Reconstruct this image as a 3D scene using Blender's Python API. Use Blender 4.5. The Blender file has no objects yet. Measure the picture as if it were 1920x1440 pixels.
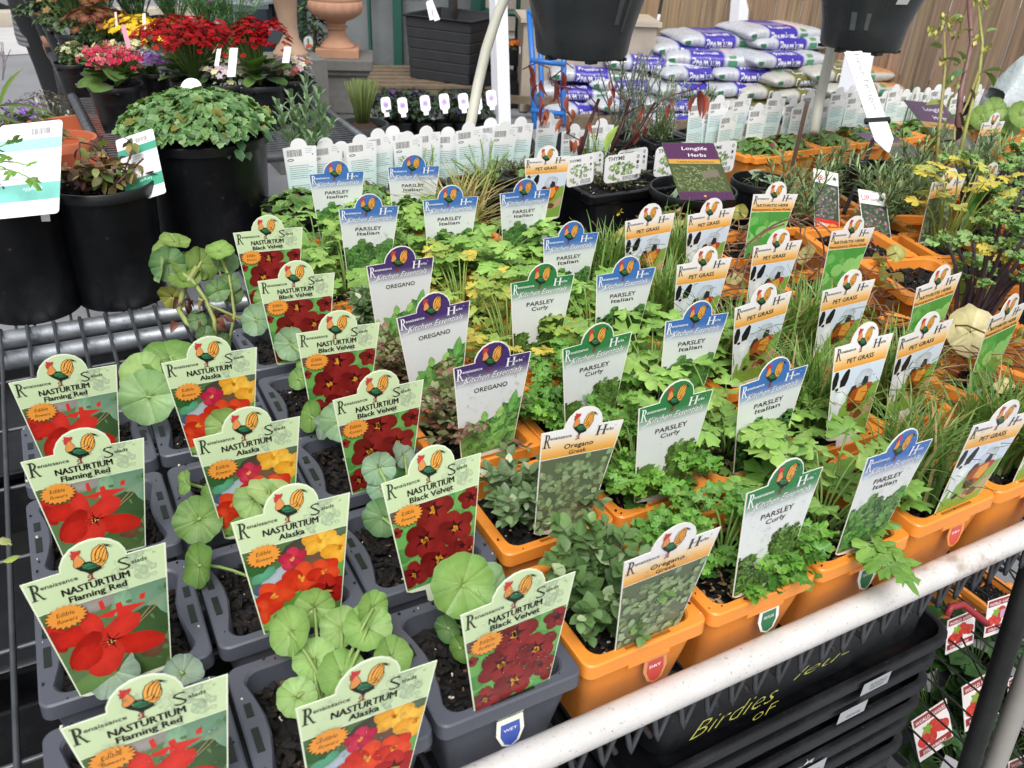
import bpy, math, random
import numpy as np
from mathutils import Vector, Matrix, Euler
from mathutils.geometry import tessellate_polygon
S = bpy.context.scene
COL = S.collection
rnd = random.Random(7)
PI = math.pi
# ------------------------------------------------------------------ camera (units: metres, z = 0 at the rims of the small pots)
FPX, YAW, PITCH, ROLL = 1579.9, .5158, .5329, .0518
CAM = Vector((-.2246, -.2912, .4231))
_f = Vector((math.sin(YAW)*math.cos(PITCH), math.cos(YAW)*math.cos(PITCH), -math.sin(PITCH)))
_r0 = Vector((math.cos(YAW), -math.sin(YAW), 0)); _u0 = _r0.cross(_f)
CR = math.cos(ROLL)*_r0 + math.sin(ROLL)*_u0
CU = -math.sin(ROLL)*_r0 + math.cos(ROLL)*_u0
CF = _f
cd = bpy.data.cameras.new('camera'); cam = bpy.data.objects.new('camera', cd); COL.objects.link(cam)
cam.matrix_world = Matrix(((CR.x, CU.x, -CF.x, CAM.x), (CR.y, CU.y, -CF.y, CAM.y), (CR.z, CU.z, -CF.z, CAM.z), (0, 0, 0, 1)))
cd.sensor_fit = 'HORIZONTAL'; cd.sensor_width = 4.8; cd.lens = FPX/1920*4.8
cd.clip_start = .01; cd.clip_end = 500
cd.dof.use_dof = True; cd.dof.focus_distance = .82; cd.dof.aperture_fstop = 2.8
S.camera = cam
# ------------------------------------------------------------------ sky, sun, exposure (bright overcast day)
SUN_EL, SUN_AZ = math.radians(58), math.radians(-150)
w = bpy.data.worlds.new('World'); S.world = w; w.use_nodes = True
nt = w.node_tree; bg = nt.nodes['Background']
sky = nt.nodes.new('ShaderNodeTexSky'); sky.sky_type = 'NISHITA'; sky.sun_disc = False
sky.sun_elevation = SUN_EL; sky.sun_rotation = SUN_AZ; sky.dust_density = 4; sky.ozone_density = 1.5
hs = nt.nodes.new('ShaderNodeHueSaturation'); hs.inputs['Saturation'].default_value = .22; hs.inputs['Value'].default_value = 1.0
nt.links.new(sky.outputs[0], hs.inputs['Color']); nt.links.new(hs.outputs[0], bg.inputs['Color']); bg.inputs['Strength'].default_value = .15
sl = bpy.data.lights.new('sun', 'SUN'); sl.energy = 1.05; sl.angle = math.radians(28); sl.color = (1, .97, .92)
sun = bpy.data.objects.new('sun', sl); COL.objects.link(sun)
# direction towards the sun: a little behind the camera's left shoulder
sd = Vector((math.sin(SUN_AZ)*math.cos(SUN_EL), math.cos(SUN_AZ)*math.cos(SUN_EL), math.sin(SUN_EL)))
sun.rotation_euler = sd.to_track_quat('Z', 'Y').to_euler(); sun.location = (0, 0, 5)
S.view_settings.view_transform = 'Standard'; S.view_settings.look = 'None'
S.view_settings.exposure = .56; S.view_settings.gamma = 1
S.cycles.max_bounces = 6; S.cycles.diffuse_bounces = 3; S.cycles.glossy_bounces = 2; S.cycles.transmission_bounces = 4; S.cycles.transparent_max_bounces = 12
S.cycles.use_denoising = True; S.cycles.caustics_reflective = False; S.cycles.caustics_refractive = False

def at(px, py, d=None, z=None, y=None, x=None):
    """the real point seen at photograph pixel (px, py): at depth d, or on the plane z / y / x"""
    v = CF + (px-960)/FPX*CR - (py-720)/FPX*CU
    t = d if d is not None else (z-CAM.z)/v.z if z is not None else (y-CAM.y)/v.y if y is not None else (x-CAM.x)/v.x
    return CAM + v*t
# ------------------------------------------------------------------ colours and materials
def L(c):
    if isinstance(c, str):
        c = c.lstrip('#'); c = tuple(int(c[i:i+2], 16)/255 for i in (0, 2, 4))
        return tuple(v/12.92 if v <= .04045 else ((v+.055)/1.055)**2.4 for v in c)
    return tuple(c)
def mix(a, b, t): return tuple(a[i]*(1-t)+b[i]*t for i in range(3))
def jit(c, a, r=None):
    r = r or rnd; k = 1+r.uniform(-a, a)
    return tuple(max(0, v*k*(1+r.uniform(-a, a)*.35)) for v in c)
MATS = {}
def mat(name, col=None, rough=.5, spec=.5, metal=0, noise=0, nscale=30, bump=0, bscale=200, trans=0, coat=0, clear=0, wear=None, speck=None, objvar=0, gain=1):
    """procedural material; col None = the mesh's own colour attribute"""
    if name in MATS: return MATS[name]
    m = bpy.data.materials.new(name); MATS[name] = m; m.use_nodes = True
    n = m.node_tree.nodes; l = m.node_tree.links; b = n['Principled BSDF']
    if col is None:
        a = n.new('ShaderNodeAttribute'); a.attribute_name = 'Col'; src = a.outputs['Color']
    else:
        a = n.new('ShaderNodeRGB'); a.outputs[0].default_value = (*L(col), 1); src = a.outputs[0]
    tc = n.new('ShaderNodeTexCoord')
    def ntex(sc, det=4, rough_=.6):
        t = n.new('ShaderNodeTexNoise'); t.inputs['Scale'].default_value = sc; t.inputs['Detail'].default_value = det; t.inputs['Roughness'].default_value = rough_
        l.new(tc.outputs['Object'], t.inputs['Vector']); return t.outputs['Fac']
    if noise:
        f = ntex(nscale); mr = n.new('ShaderNodeMapRange'); mr.inputs['From Min'].default_value = .3; mr.inputs['From Max'].default_value = .7
        mr.inputs['To Min'].default_value = (1-noise)*gain; mr.inputs['To Max'].default_value = (1+noise*.6)*gain; l.new(f, mr.inputs['Value'])
        mu = n.new('ShaderNodeVectorMath'); mu.operation = 'SCALE'; l.new(src, mu.inputs[0]); l.new(mr.outputs[0], mu.inputs['Scale']); src = mu.outputs[0]
    for kind in (wear, speck):
        if kind:
            c2, sc, lo, hi = kind
            f = ntex(sc, 6, .7); mr = n.new('ShaderNodeMapRange'); mr.inputs['From Min'].default_value = lo; mr.inputs['From Max'].default_value = hi; l.new(f, mr.inputs['Value'])
            mx = n.new('ShaderNodeMix'); mx.data_type = 'RGBA'; l.new(mr.outputs[0], mx.inputs['Factor']); l.new(src, mx.inputs['A']); mx.inputs['B'].default_value = (*L(c2), 1); src = mx.outputs['Result']
    if objvar:
        oi = n.new('ShaderNodeObjectInfo'); mr = n.new('ShaderNodeMapRange'); mr.inputs['To Min'].default_value = 1-objvar; mr.inputs['To Max'].default_value = 1+objvar; l.new(oi.outputs['Random'], mr.inputs['Value'])
        mu = n.new('ShaderNodeVectorMath'); mu.operation = 'SCALE'; l.new(src, mu.inputs[0]); l.new(mr.outputs[0], mu.inputs['Scale']); src = mu.outputs[0]
    l.new(src, b.inputs['Base Color'])
    b.inputs['Roughness'].default_value = rough; b.inputs['Specular IOR Level'].default_value = spec; b.inputs['Metallic'].default_value = metal
    b.inputs['Coat Weight'].default_value = coat
    if rough < .6:
        f = ntex(nscale*3 if noise else 60); mr = n.new('ShaderNodeMapRange'); mr.inputs['To Min'].default_value = rough*.6; mr.inputs['To Max'].default_value = min(1, rough*1.4); l.new(f, mr.inputs['Value']); l.new(mr.outputs[0], b.inputs['Roughness'])
    if bump:
        f = ntex(bscale, 5); bp_ = n.new('ShaderNodeBump'); bp_.inputs['Strength'].default_value = bump; bp_.inputs['Distance'].default_value = .3/bscale; l.new(f, bp_.inputs['Height']); l.new(bp_.outputs[0], b.inputs['Normal'])
    if clear: b.inputs['Transmission Weight'].default_value = clear; b.inputs['IOR'].default_value = 1.33
    if trans:
        tr = n.new('ShaderNodeBsdfTranslucent'); ms = n.new('ShaderNodeMixShader'); ms.inputs[0].default_value = trans
        gm = n.new('ShaderNodeVectorMath'); gm.operation = 'MULTIPLY'; gm.inputs[1].default_value = (1.25, 1.3, .7); l.new(src, gm.inputs[0]); l.new(gm.outputs[0], tr.inputs['Color'])
        l.new(b.outputs[0], ms.inputs[1]); l.new(tr.outputs[0], ms.inputs[2]); l.new(ms.outputs[0], n['Material Output'].inputs['Surface'])
    return m
LEAF = mat('leaf', rough=.42, spec=.45, gain=.96, noise=.2, nscale=70, wear=('#8f8a48', 48, .66, .76), trans=.22, bump=.35, bscale=260, objvar=.08)
PETAL = mat('petal', rough=.6, spec=.25, trans=.25, noise=.08, nscale=60)
PRINT = mat('printed_card', rough=.30, spec=.5, noise=.05, nscale=18, speck=('#4a4036', 210, .715, .76))
WOODY = mat('stem', rough=.65, noise=.2, nscale=80)
SOIL = mat('potting_mix', rough=.8, spec=.35, noise=.4, nscale=160, bump=.6, bscale=500)
POT = mat('pot_plastic', rough=.36, spec=.5, noise=.07, nscale=14, bump=.12, bscale=420, speck=('#2c221a', 170, .66, .72), wear=('#b9b2a8', 11, .66, .95))
BLACKP = mat('black_plastic', '#111215', rough=.36, spec=.5, noise=.4, nscale=12, bump=.15, bscale=300, speck=('#4a4c4e', 90, .64, .80), wear=('#26282a', 9, .5, .75))
GREYP = mat('grey_plastic', '#3b3d40', rough=.55, noise=.2, nscale=6)
GALV = mat('galvanised_steel', '#9ba0a5', rough=.42, metal=.75, noise=.35, nscale=22, bump=.2, bscale=120, wear=('#55585c', 40, .55, .72))
WIRE = mat('wire_steel', '#5d6064', rough=.45, metal=.6, noise=.3, nscale=40)
DARKST = mat('dark_steel', '#2a2b2a', rough=.5, metal=.3, noise=.4, nscale=20, bump=.2, bscale=150)
WHITEP = mat('white_paint', '#ccc9c6', rough=.35, noise=.10, nscale=26, speck=('#6d6660', 380, .60, .70), wear=('#94806a', 16, .60, .76), bump=.2, bscale=70)
POSTW = mat('white_post', '#d9dbe0', rough=.45, noise=.05, nscale=4)
TERRA = mat('terracotta', None, rough=.8, spec=.2, noise=.12, nscale=8, bump=.2, bscale=60)
CLEARW = bpy.data.materials.new('water'); CLEARW.use_nodes = True
_n = CLEARW.node_tree.nodes; _l = CLEARW.node_tree.links; _t = _n.new('ShaderNodeBsdfTransparent'); _g = _n.new('ShaderNodeBsdfGlossy'); _g.inputs['Roughness'].default_value = .06; _m = _n.new('ShaderNodeMixShader'); _fr = _n.new('ShaderNodeFresnel'); _fr.inputs['IOR'].default_value = 1.6
_l.new(_fr.outputs[0], _m.inputs[0]); _l.new(_t.outputs[0], _m.inputs[1]); _l.new(_g.outputs[0], _m.inputs[2]); _l.new(_m.outputs[0], _n['Material Output'].inputs['Surface'])
PLAIN = mat('painted', rough=.5, noise=.12, nscale=12)
# ------------------------------------------------------------------ mesh building
class MB:
    def __init__(s): s.v = []; s.f = []; s.c = []; s.m = []; s.mi = 0; s.T = None
    def vert(s, p, c):
        if s.T is not None: p = s.T @ Vector(p)
        s.v.append((p[0], p[1], p[2])); s.c.append((c[0], c[1], c[2], 1)); return len(s.v)-1
    def face(s, idx): s.f.append(tuple(idx)); s.m.append(s.mi)
    def poly(s, pts, c):
        s.face([s.vert(p, c) for p in pts])
    def loops(s, loops, c, close=True, cap0=False, cap1=False):
        """skin a list of vertex rings; c = colour or a colour per ring"""
        ids = []
        for i, lp in enumerate(loops):
            cc = c[i] if isinstance(c, list) else c
            ids.append([s.vert(p, cc) for p in lp])
        for a, b in zip(ids, ids[1:]):
            n = len(a)
            for i in range(n if close else n-1):
                j = (i+1) % n; s.face((a[i], a[j], b[j], b[i]))
        if cap0: s.face(ids[0][::-1])
        if cap1: s.face(ids[-1])
        return ids
    def tube(s, pts, r, c, n=8, cap=True):
        pts = [Vector(p) for p in pts]; rings = []
        rr = r if isinstance(r, (list, tuple)) else [r]*len(pts)
        up = None
        for i, p in enumerate(pts):
            t = (pts[min(i+1, len(pts)-1)]-pts[max(i-1, 0)])
            t = t.normalized() if t.length > 1e-9 else Vector((0, 0, 1))
            if up is None: up = t.orthogonal().normalized()
            else:
                up = up - t*up.dot(t)
                up = up.normalized() if up.length > 1e-6 else t.orthogonal().normalized()
            q = t.cross(up)
            rings.append([p+(up*math.cos(a)+q*math.sin(a))*rr[i] for a in [2*PI*k/n for k in range(n)]])
        s.loops(rings, c, cap0=cap, cap1=cap)
    def box(s, cx, cy, cz, sx, sy, sz, c, M=None):
        P = [Vector((cx+dx*sx/2, cy+dy*sy/2, cz+dz*sz/2)) for dz in (-1, 1) for dy in (-1, 1) for dx in (-1, 1)]
        if M is not None: P = [M @ p for p in P]
        i = [s.vert(p, c) for p in P]
        for q in ((0, 2, 3, 1), (4, 5, 7, 6), (0, 1, 5, 4), (2, 6, 7, 3), (0, 4, 6, 2), (1, 3, 7, 5)): s.face([i[k] for k in q])
    def lathe(s, prof, c, n=24, cx=0, cy=0, fl=None):
        """prof: (radius, z); fl(angle, k) scales the radius"""
        rings = []
        for k, (r, z) in enumerate(prof):
            rings.append([(cx+r*(fl(a, k) if fl else 1)*math.cos(a), cy+r*(fl(a, k) if fl else 1)*math.sin(a), z) for a in [2*PI*i/n for i in range(n)]])
        s.loops(rings, c)
    def add(s, o, T=None):
        k = len(s.v)
        if T is None: s.v += o.v
        else: s.v += [tuple(T @ Vector(p)) for p in o.v]
        s.c += o.c; s.f += [tuple(i+k for i in f) for f in o.f]; s.m += o.m
    def mesh(s, name, mats, smooth=False):
        me = bpy.data.meshes.new(name); me.from_pydata(s.v, [], s.f)
        a = me.color_attributes.new('Col', 'FLOAT_COLOR', 'POINT')
        a.data.foreach_set('color', np.array(s.c, dtype=np.float32).ravel())
        for m in (mats if isinstance(mats, (list, tuple)) else [mats]): me.materials.append(m)
        me.polygons.foreach_set('material_index', s.m)
        if smooth is True: me.polygons.foreach_set('use_smooth', [True]*len(me.polygons))
        elif smooth: me.polygons.foreach_set('use_smooth', [True]*len(me.polygons)); me.set_sharp_from_angle(angle=smooth)
        me.update(); return me
def link(name, me, parent=None, loc=None, rot=None, scale=None):
    o = bpy.data.objects.new(name, me); COL.objects.link(o)
    if parent: o.parent = parent
    if loc is not None: o.location = loc
    if rot is not None: o.rotation_euler = rot
    if scale is not None: o.scale = scale if hasattr(scale, '__len__') else (scale,)*3
    return o
def tag(o, label=None, cat=None, group=None, kind=None):
    if label: o['label'] = label
    if cat: o['category'] = cat
    if group: o['group'] = group
    if kind: o['kind'] = kind
    return o
def thing(name, label, cat, loc=(0, 0, 0), rot=(0, 0, 0), group=None, scale=1):
    o = bpy.data.objects.new(name, None); COL.objects.link(o); o.location = loc; o.rotation_euler = rot; o.scale = (scale,)*3; o.empty_display_size = .02
    return tag(o, label, cat, group)
def copy_tree(o, parent=None, keep=True):
    c = o.copy(); COL.objects.link(c); c.parent = parent
    for ch in list(o.children): copy_tree(ch, c)
    return c
ORD = ['first', 'second', 'third', 'fourth', 'fifth', 'sixth', 'seventh', 'eighth', 'ninth', 'tenth', 'eleventh', 'twelfth', 'thirteenth', 'fourteenth', 'fifteenth', 'sixteenth', 'seventeenth', 'eighteenth', 'nineteenth', 'twentieth', 'twenty first', 'twenty second', 'twenty third', 'twenty fourth', 'twenty fifth', 'twenty sixth', 'twenty seventh', 'twenty eighth', 'twenty ninth', 'thirtieth', 'thirty first', 'thirty second', 'thirty third']
# ------------------------------------------------------------------ lettering (built-in font turned into mesh)
_tc = {}
def text_geo(s, shear=0, bold=0, spacing=1.0):
    k = (s, shear, bold, spacing)
    if k in _tc: return _tc[k]
    cu = bpy.data.curves.new('t', 'FONT'); cu.body = s; cu.size = 1; cu.shear = shear; cu.offset = bold; cu.resolution_u = 2; cu.space_character = spacing; cu.fill_mode = 'FRONT'
    o = bpy.data.objects.new('t', cu); COL.objects.link(o)
    me = o.to_mesh(); v = [tuple(p.co)[:2] for p in me.vertices]; f = [tuple(p.vertices) for p in me.polygons]
    o.to_mesh_clear(); bpy.data.objects.remove(o); bpy.data.curves.remove(cu)
    xs = [p[0] for p in v] or [0]; _tc[k] = (v, f, min(xs), max(xs)); return _tc[k]
class Art:
    """flat printed artwork in sheet coordinates (x right, y up); every layer lies a hair in front of the last"""
    def __init__(s, k=1.0, eps=4e-6, clip=None): s.b = MB(); s.k = k; s.e = eps; s.n = 1; s.clip = clip; s.oy = 0; s.front = -.0003
    def P(s, x, y): return (x*s.k, s.front-s.n*s.e, (y+s.oy)*s.k)
    def poly(s, pts, c, clip=True, shade=0, fan=None):
        if clip and s.clip:
            out = list(pts)
            for (ax, ay), (bx, by) in zip(s.clip, s.clip[1:]+s.clip[:1]):
                ins = lambda p: (bx-ax)*(p[1]-ay)-(by-ay)*(p[0]-ax) >= 0
                src, out = out, []
                for i, p in enumerate(src):
                    q = src[i-1]
                    if ins(p) != ins(q):
                        dx, dy = p[0]-q[0], p[1]-q[1]; den = (bx-ax)*dy-(by-ay)*dx
                        t = -((bx-ax)*(q[1]-ay)-(by-ay)*(q[0]-ax))/den; out.append((q[0]+dx*t, q[1]+dy*t))
                    if ins(p): out.append(p)
                if len(out) < 3: return
            pts = out
        if fan:
            n = len(pts); mx, my = sum(p[0] for p in pts)/n, sum(p[1] for p in pts)/n; m = s.b.vert(s.P(mx, my), fan); ids = [s.b.vert(s.P(*p), jit(c, shade)) for p in pts]
            sg = sum(pts[i-1][0]*pts[i][1]-pts[i][0]*pts[i-1][1] for i in range(n))
            for i in range(n): s.b.face((m, ids[i-1], ids[i]) if sg > 0 else (m, ids[i], ids[i-1]))
            return
        ids = [s.b.vert(s.P(*p), jit(c, shade) if shade else c) for p in pts]
        for t in tessellate_polygon([[Vector((p[0], p[1], 0)) for p in pts]]):
            a, b_, c_ = (pts[i] for i in t)
            if (b_[0]-a[0])*(c_[1]-a[1])-(b_[1]-a[1])*(c_[0]-a[0]) < 0: t = t[::-1]
            s.b.face([ids[i] for i in t])
    def lay(s, n=1): s.n += n
    def ell(s, x, y, rx, ry, rot, c, n=14, wob=0):
        ca, sa = math.cos(rot), math.sin(rot); pts = []
        for i in range(n):
            a = 2*PI*i/n; k = 1+rnd.uniform(-wob, wob); u, v = rx*math.cos(a)*k, ry*math.sin(a)*k
            pts.append((x+u*ca-v*sa, y+u*sa+v*ca))
        s.poly(pts, mix(c, (0, 0, 0), .16), shade=.14, fan=tuple(min(1, v*1.12) for v in c)) if max(rx, ry) > .022 else s.poly(pts, c)
    def line(s, pts, w, c):
        for (x0, y0), (x1, y1) in zip(pts, pts[1:]):
            d = math.hypot(x1-x0, y1-y0) or 1; nx, ny = -(y1-y0)/d*w/2, (x1-x0)/d*w/2
            s.poly([(x0+nx, y0+ny), (x0-nx, y0-ny), (x1-nx, y1-ny), (x1+nx, y1+ny)], c)
    def grad(s, x0, x1, stops, halfw=None):
        """vertical gradient bands; stops (y, colour); halfw(y) gives the half width"""
        for (ya, ca_), (yb, cb) in zip(stops, stops[1:]):
            xa0, xa1, xb0, xb1 = (x0, x1, x0, x1) if halfw is None else (-halfw(ya), halfw(ya), -halfw(yb), halfw(yb))
            i = [s.b.vert(s.P(x, y), c) for x, y, c in ((xb0, yb, cb), (xb1, yb, cb), (xa1, ya, ca_), (xa0, ya, ca_))]; s.b.face(i)
    def text(s, t, x0, x1, base, h, c, shear=0, bold=0, align='fit', spacing=1.0):
        """h = cap height; 'fit' stretches the words to x0..x1, 'c' centres them on x0"""
        v, f, a, b = text_geo(t, shear, bold, spacing); kh = h/.69
        if align == 'fit': kx = (x1-x0)/max(1e-6, b-a); ox = x0
        else: kx = kh*(x1 or 1); ox = x0-(b-a)*kx/2
        ids = [s.b.vert(s.P(ox+(p[0]-a)*kx, base+p[1]*kh), c) for p in v]
        for q in f: s.b.face([ids[i] for i in q])
    def capR(s, x, y, w_, h, c):
        st = w_*.16; g = lambda pts: s.poly([(x+p[0]*w_, y+p[1]*h) for p in pts], c)
        g([(.12, .0), (.30, .0), (.30, 1), (.12, 1)]); g([(0, 0), (.42, 0), (.42, .05), (0, .05)]); g([(0, .95), (.3, .95), (.3, 1), (0, 1)])
        o = [(.30+.36*math.sin(a), .745+.255*math.cos(a)) for a in [PI*k/8 for k in range(9)]]; i = [(.30+.20*math.sin(a), .745+.195*math.cos(a)) for a in [PI*k/8 for k in range(9)]]
        for k in range(8): g([o[k], i[k], i[k+1], o[k+1]])
        g([(.34, .5), (.50, .5), (.78, .08), (1.0, 0), (.74, -.04)])
    def capH(s, x, y, w_, h, c):
        g = lambda pts: s.poly([(x+p[0]*w_+p[1]*h*.12, y+p[1]*h) for p in pts], c)
        for a in (.08, .70): g([(a, 0), (a+.19, 0), (a+.19, 1), (a, 1)]); g([(a-.1, 0), (a+.29, 0), (a+.29, .045), (a-.1, .045)]); g([(a-.1, .955), (a+.29, .955), (a+.29, 1), (a-.1, 1)])
        g([(.2, .49), (.8, .49), (.8, .55), (.2, .55)])
    def mesh(s, name): return s.b.mesh(name, PRINT)
LABELPOSES = {"flaming0": [-0.238, 0.016, -0.015, -0.0, 0.001, -0.004],
    "flaming1": [-0.25, 0.115, 0.042, 0.025, -0.0, 0.002],
    "flaming2": [-0.249, 0.236, 0.01, -0.0, -0.03, 0.001],
    "flaming3": [-0.253, 0.352, 0.02, -0.03, -0.02, 0],
    "alaska0": [-0.15, -0.019, 0.045, -0.001, -0.096, -0.005],
    "alaska1": [-0.142, 0.117, 0.018, 0.075, -0.03, -0.001],
    "alaska2": [-0.145, 0.222, 0.013, 0.0, -0.017, -0.001],
    "alaska3": [-0.148, 0.336, -0.007, 0.0, -0.014, 0.0],
    "velvet0": [-0.045, 0.005, 0.023, -0.019, 0.009, -0.005],
    "velvet1": [-0.045, 0.114, 0.058, 0.119, 0.002, -0.0],
    "velvet2": [-0.044, 0.232, 0.032, -0.0, -0.01, -0.0],
    "velvet3": [-0.042, 0.344, -0.026, 0.001, -0.04, -0.001],
    "velvet4": [-0.044, 0.459, -0.051, 0.001, -0.019, 0.001],
    "velvet5": [-0.038, 0.59, -0.06, 0.001, -0.019, 0.002],
    "greek0": [0.057, 0.007, 0.015, -0.094, -0.005, -0.004],
    "greek1": [0.064, 0.128, 0.037, -0.001, -0.121, -0.002],
    "oregano0": [0.056, 0.241, 0.05, -0.0, -0.025, -0.001],
    "oregano1": [0.054, 0.343, 0.033, 0.0, 0.044, 0.001],
    "oregano2": [0.063, 0.46, 0.015, 0.0, -0.015, -0.0],
    "curly0": [0.157, 0.01, 0.057, 0.035, -0.047, 0.001],
    "curly1": [0.157, 0.128, 0.028, 0.0, -0.022, -0.0],
    "curly2": [0.156, 0.234, 0.043, 0.0, 0.004, -0.0],
    "curly3": [0.175, 0.367, 0.007, 0.0, -0.03, -0.0],
    "italian0": [0.256, 0.009, 0.036, -0.038, -0.081, 0.002],
    "italian1": [0.258, 0.124, 0.006, -0.001, 0.037, 0.001],
    "italian2": [0.263, 0.238, -0.016, 0.002, -0.054, -0.001],
    "italian3": [0.264, 0.351, -0.001, 0.001, -0.033, -0.0],
    "italian4": [0.265, 0.46, 0.011, 0.0, -0.031, -0.0],
    "italian5": [0.293, 0.616, -0.013, 0.001, -0.024, 0.0],
    "italian6": [0.192, 0.624, -0.038, 0.001, -0.03, 0.0],
    "italian7": [0.086, 0.627, -0.03, 0.002, -0.052, -0.0],
    "italian8": [0.095, 0.767, -0.049, 0.001, -0.022, 0.001],
    "italian9": [0.198, 0.76, -0.09, 0.003, -0.045, 0.001],
    "pet0": [0.366, 0.008, 0.0, -0.06, -0.09, 0],
    "pet1": [0.356, 0.117, 0.028, 0.1, -0.02, 0.011],
    "pet2": [0.455, 0.133, 0.022, -0.0, 0.062, 0.001],
    "pet3": [0.356, 0.241, 0.027, -0.0, 0.059, 0.001],
    "pet4": [0.462, 0.235, -0.009, -0.0, 0.016, 0.0],
    "pet5": [0.359, 0.342, -0.015, 0.001, -0.026, -0.0],
    "pet6": [0.473, 0.353, -0.003, 0.001, -0.03, -0.0],
    "pet7": [0.391, 0.478, 0.011, -0.0, 0.018, 0.0],
    "pet8": [0.476, 0.468, -0.004, -0.0, 0.014, 0.0],
    "pet9": [0.399, 0.74, -0.067, 0.0, -0.007, 0.001],
    "arthritis0": [0.596, 0.492, -0.097, 0.006, -0.075, 0.0],
    "arthritis1": [0.59, 0.354, -0.003, 0.001, -0.069, -0.0],
    "arthritis2": [0.565, 0.206, 0.054, 0.001, 0.053, 0.001],
    "arthritis3": [0.562, 0.129, 0.15, -0.001, -0.016, -0.0],
    "tarragon0": [1.306, 0.676, 0.063, -0.001, -0.039, -0.0],
    "rosemary0": [0.894, 0.452, 0.011, 0.0, -0.009, 0.0],
    "stevia0": [0.981, 0.452, 0.057, -0.001, -0.069, -0.0],
    "pet10": [0.465, 0.008, 0.02, -0.03, -0.09, 0]}
ITW = ['nearest the rail', 'second from the rail', 'third from the rail', 'fourth from the rail', 'fifth from the rail, leaning over curly parsley', 'behind the black tray corner', 'left of the dry grass tuft', 'behind the purple labels', 'leftmost of the farthest pair', 'right one of the farthest pair']
PTW = ['wet one nearest the rail', 'large one second from the rail', 'beside the big dry cream leaf', 'right behind a blue parsley label', 'below the black pots, facing the front', 'left column, fourth from the rail', 'below the pennywort label', 'leftmost one against the black tray', 'right one against the black tray', 'far one beside the white thyme tags', 'cut off by the right edge at the rail']
ARW = ['farthest left in front of the round black pot', 'in front of the pink rosemary tag', 'tilted one beside thick purple stems', 'touching the big dry cream leaf']
# ------------------------------------------------------------------ plant labels (sheet unit = shoulder width W; y = 0 at the shoulders, -1.233 where the card enters the pot)
W = .0737; HB = 1.233
DOME = [(-.24, .006), (-.235, .055), (-.2, .128), (-.142, .187), (-.065, .222), (.006, .229), (.073, .217), (.136, .183), (.19, .125), (.217, .06), (.224, .004)]
def halfw(y): return .5+.15/1.233*y
CARD = [(-.5, 0)] + DOME + [(.5, 0), (.35, -1.233), (.30, -1.262), (.155, -1.285), (.155, -1.40), (.06, -1.50), (-.02, -1.51), (-.14, -1.42), (-.155, -1.285), (-.30, -1.262), (-.35, -1.233)]
CARD = CARD[::-1]
def inset(pts, d):
    """crude inset for the white border"""
    out = []
    n = len(pts)
    for i, p in enumerate(pts):
        a, b = pts[i-1], pts[(i+1) % n]; dx, dy = b[0]-a[0], b[1]-a[1]; L_ = math.hypot(dx, dy) or 1
        out.append((p[0]-dy/L_*d, p[1]+dx/L_*d))
    return out
def card_mesh(name, pts, k, col, th=.0005, oy=0, bend=0):
    b = MB(); n = len(pts)
    f = [b.vert((x*k, -th/2, (y+oy)*k), col) for x, y in pts]; g = [b.vert((x*k, th/2, (y+oy)*k), col) for x, y in pts]
    for t in tessellate_polygon([[Vector((p[0], p[1], 0)) for p in pts]]):
        a, q, c_ = (pts[i] for i in t)
        if (q[0]-a[0])*(c_[1]-a[1])-(q[1]-a[1])*(c_[0]-a[0]) < 0: t = t[::-1]
        b.face([f[i] for i in t]); b.face([g[i] for i in t[::-1]])
    for i in range(n): j = (i+1) % n; b.face((f[j], f[i], g[i], g[j]))
    return b.mesh(name, PRINT)
CLIP = [(-.348+.008, -1.225), (.348-.008, -1.225), (.5-.012, -.002), (-.5+.012, -.002)]
def newart(n=1):
    a = Art(W, clip=CLIP); a.oy = HB; a.n = n; return a
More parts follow.
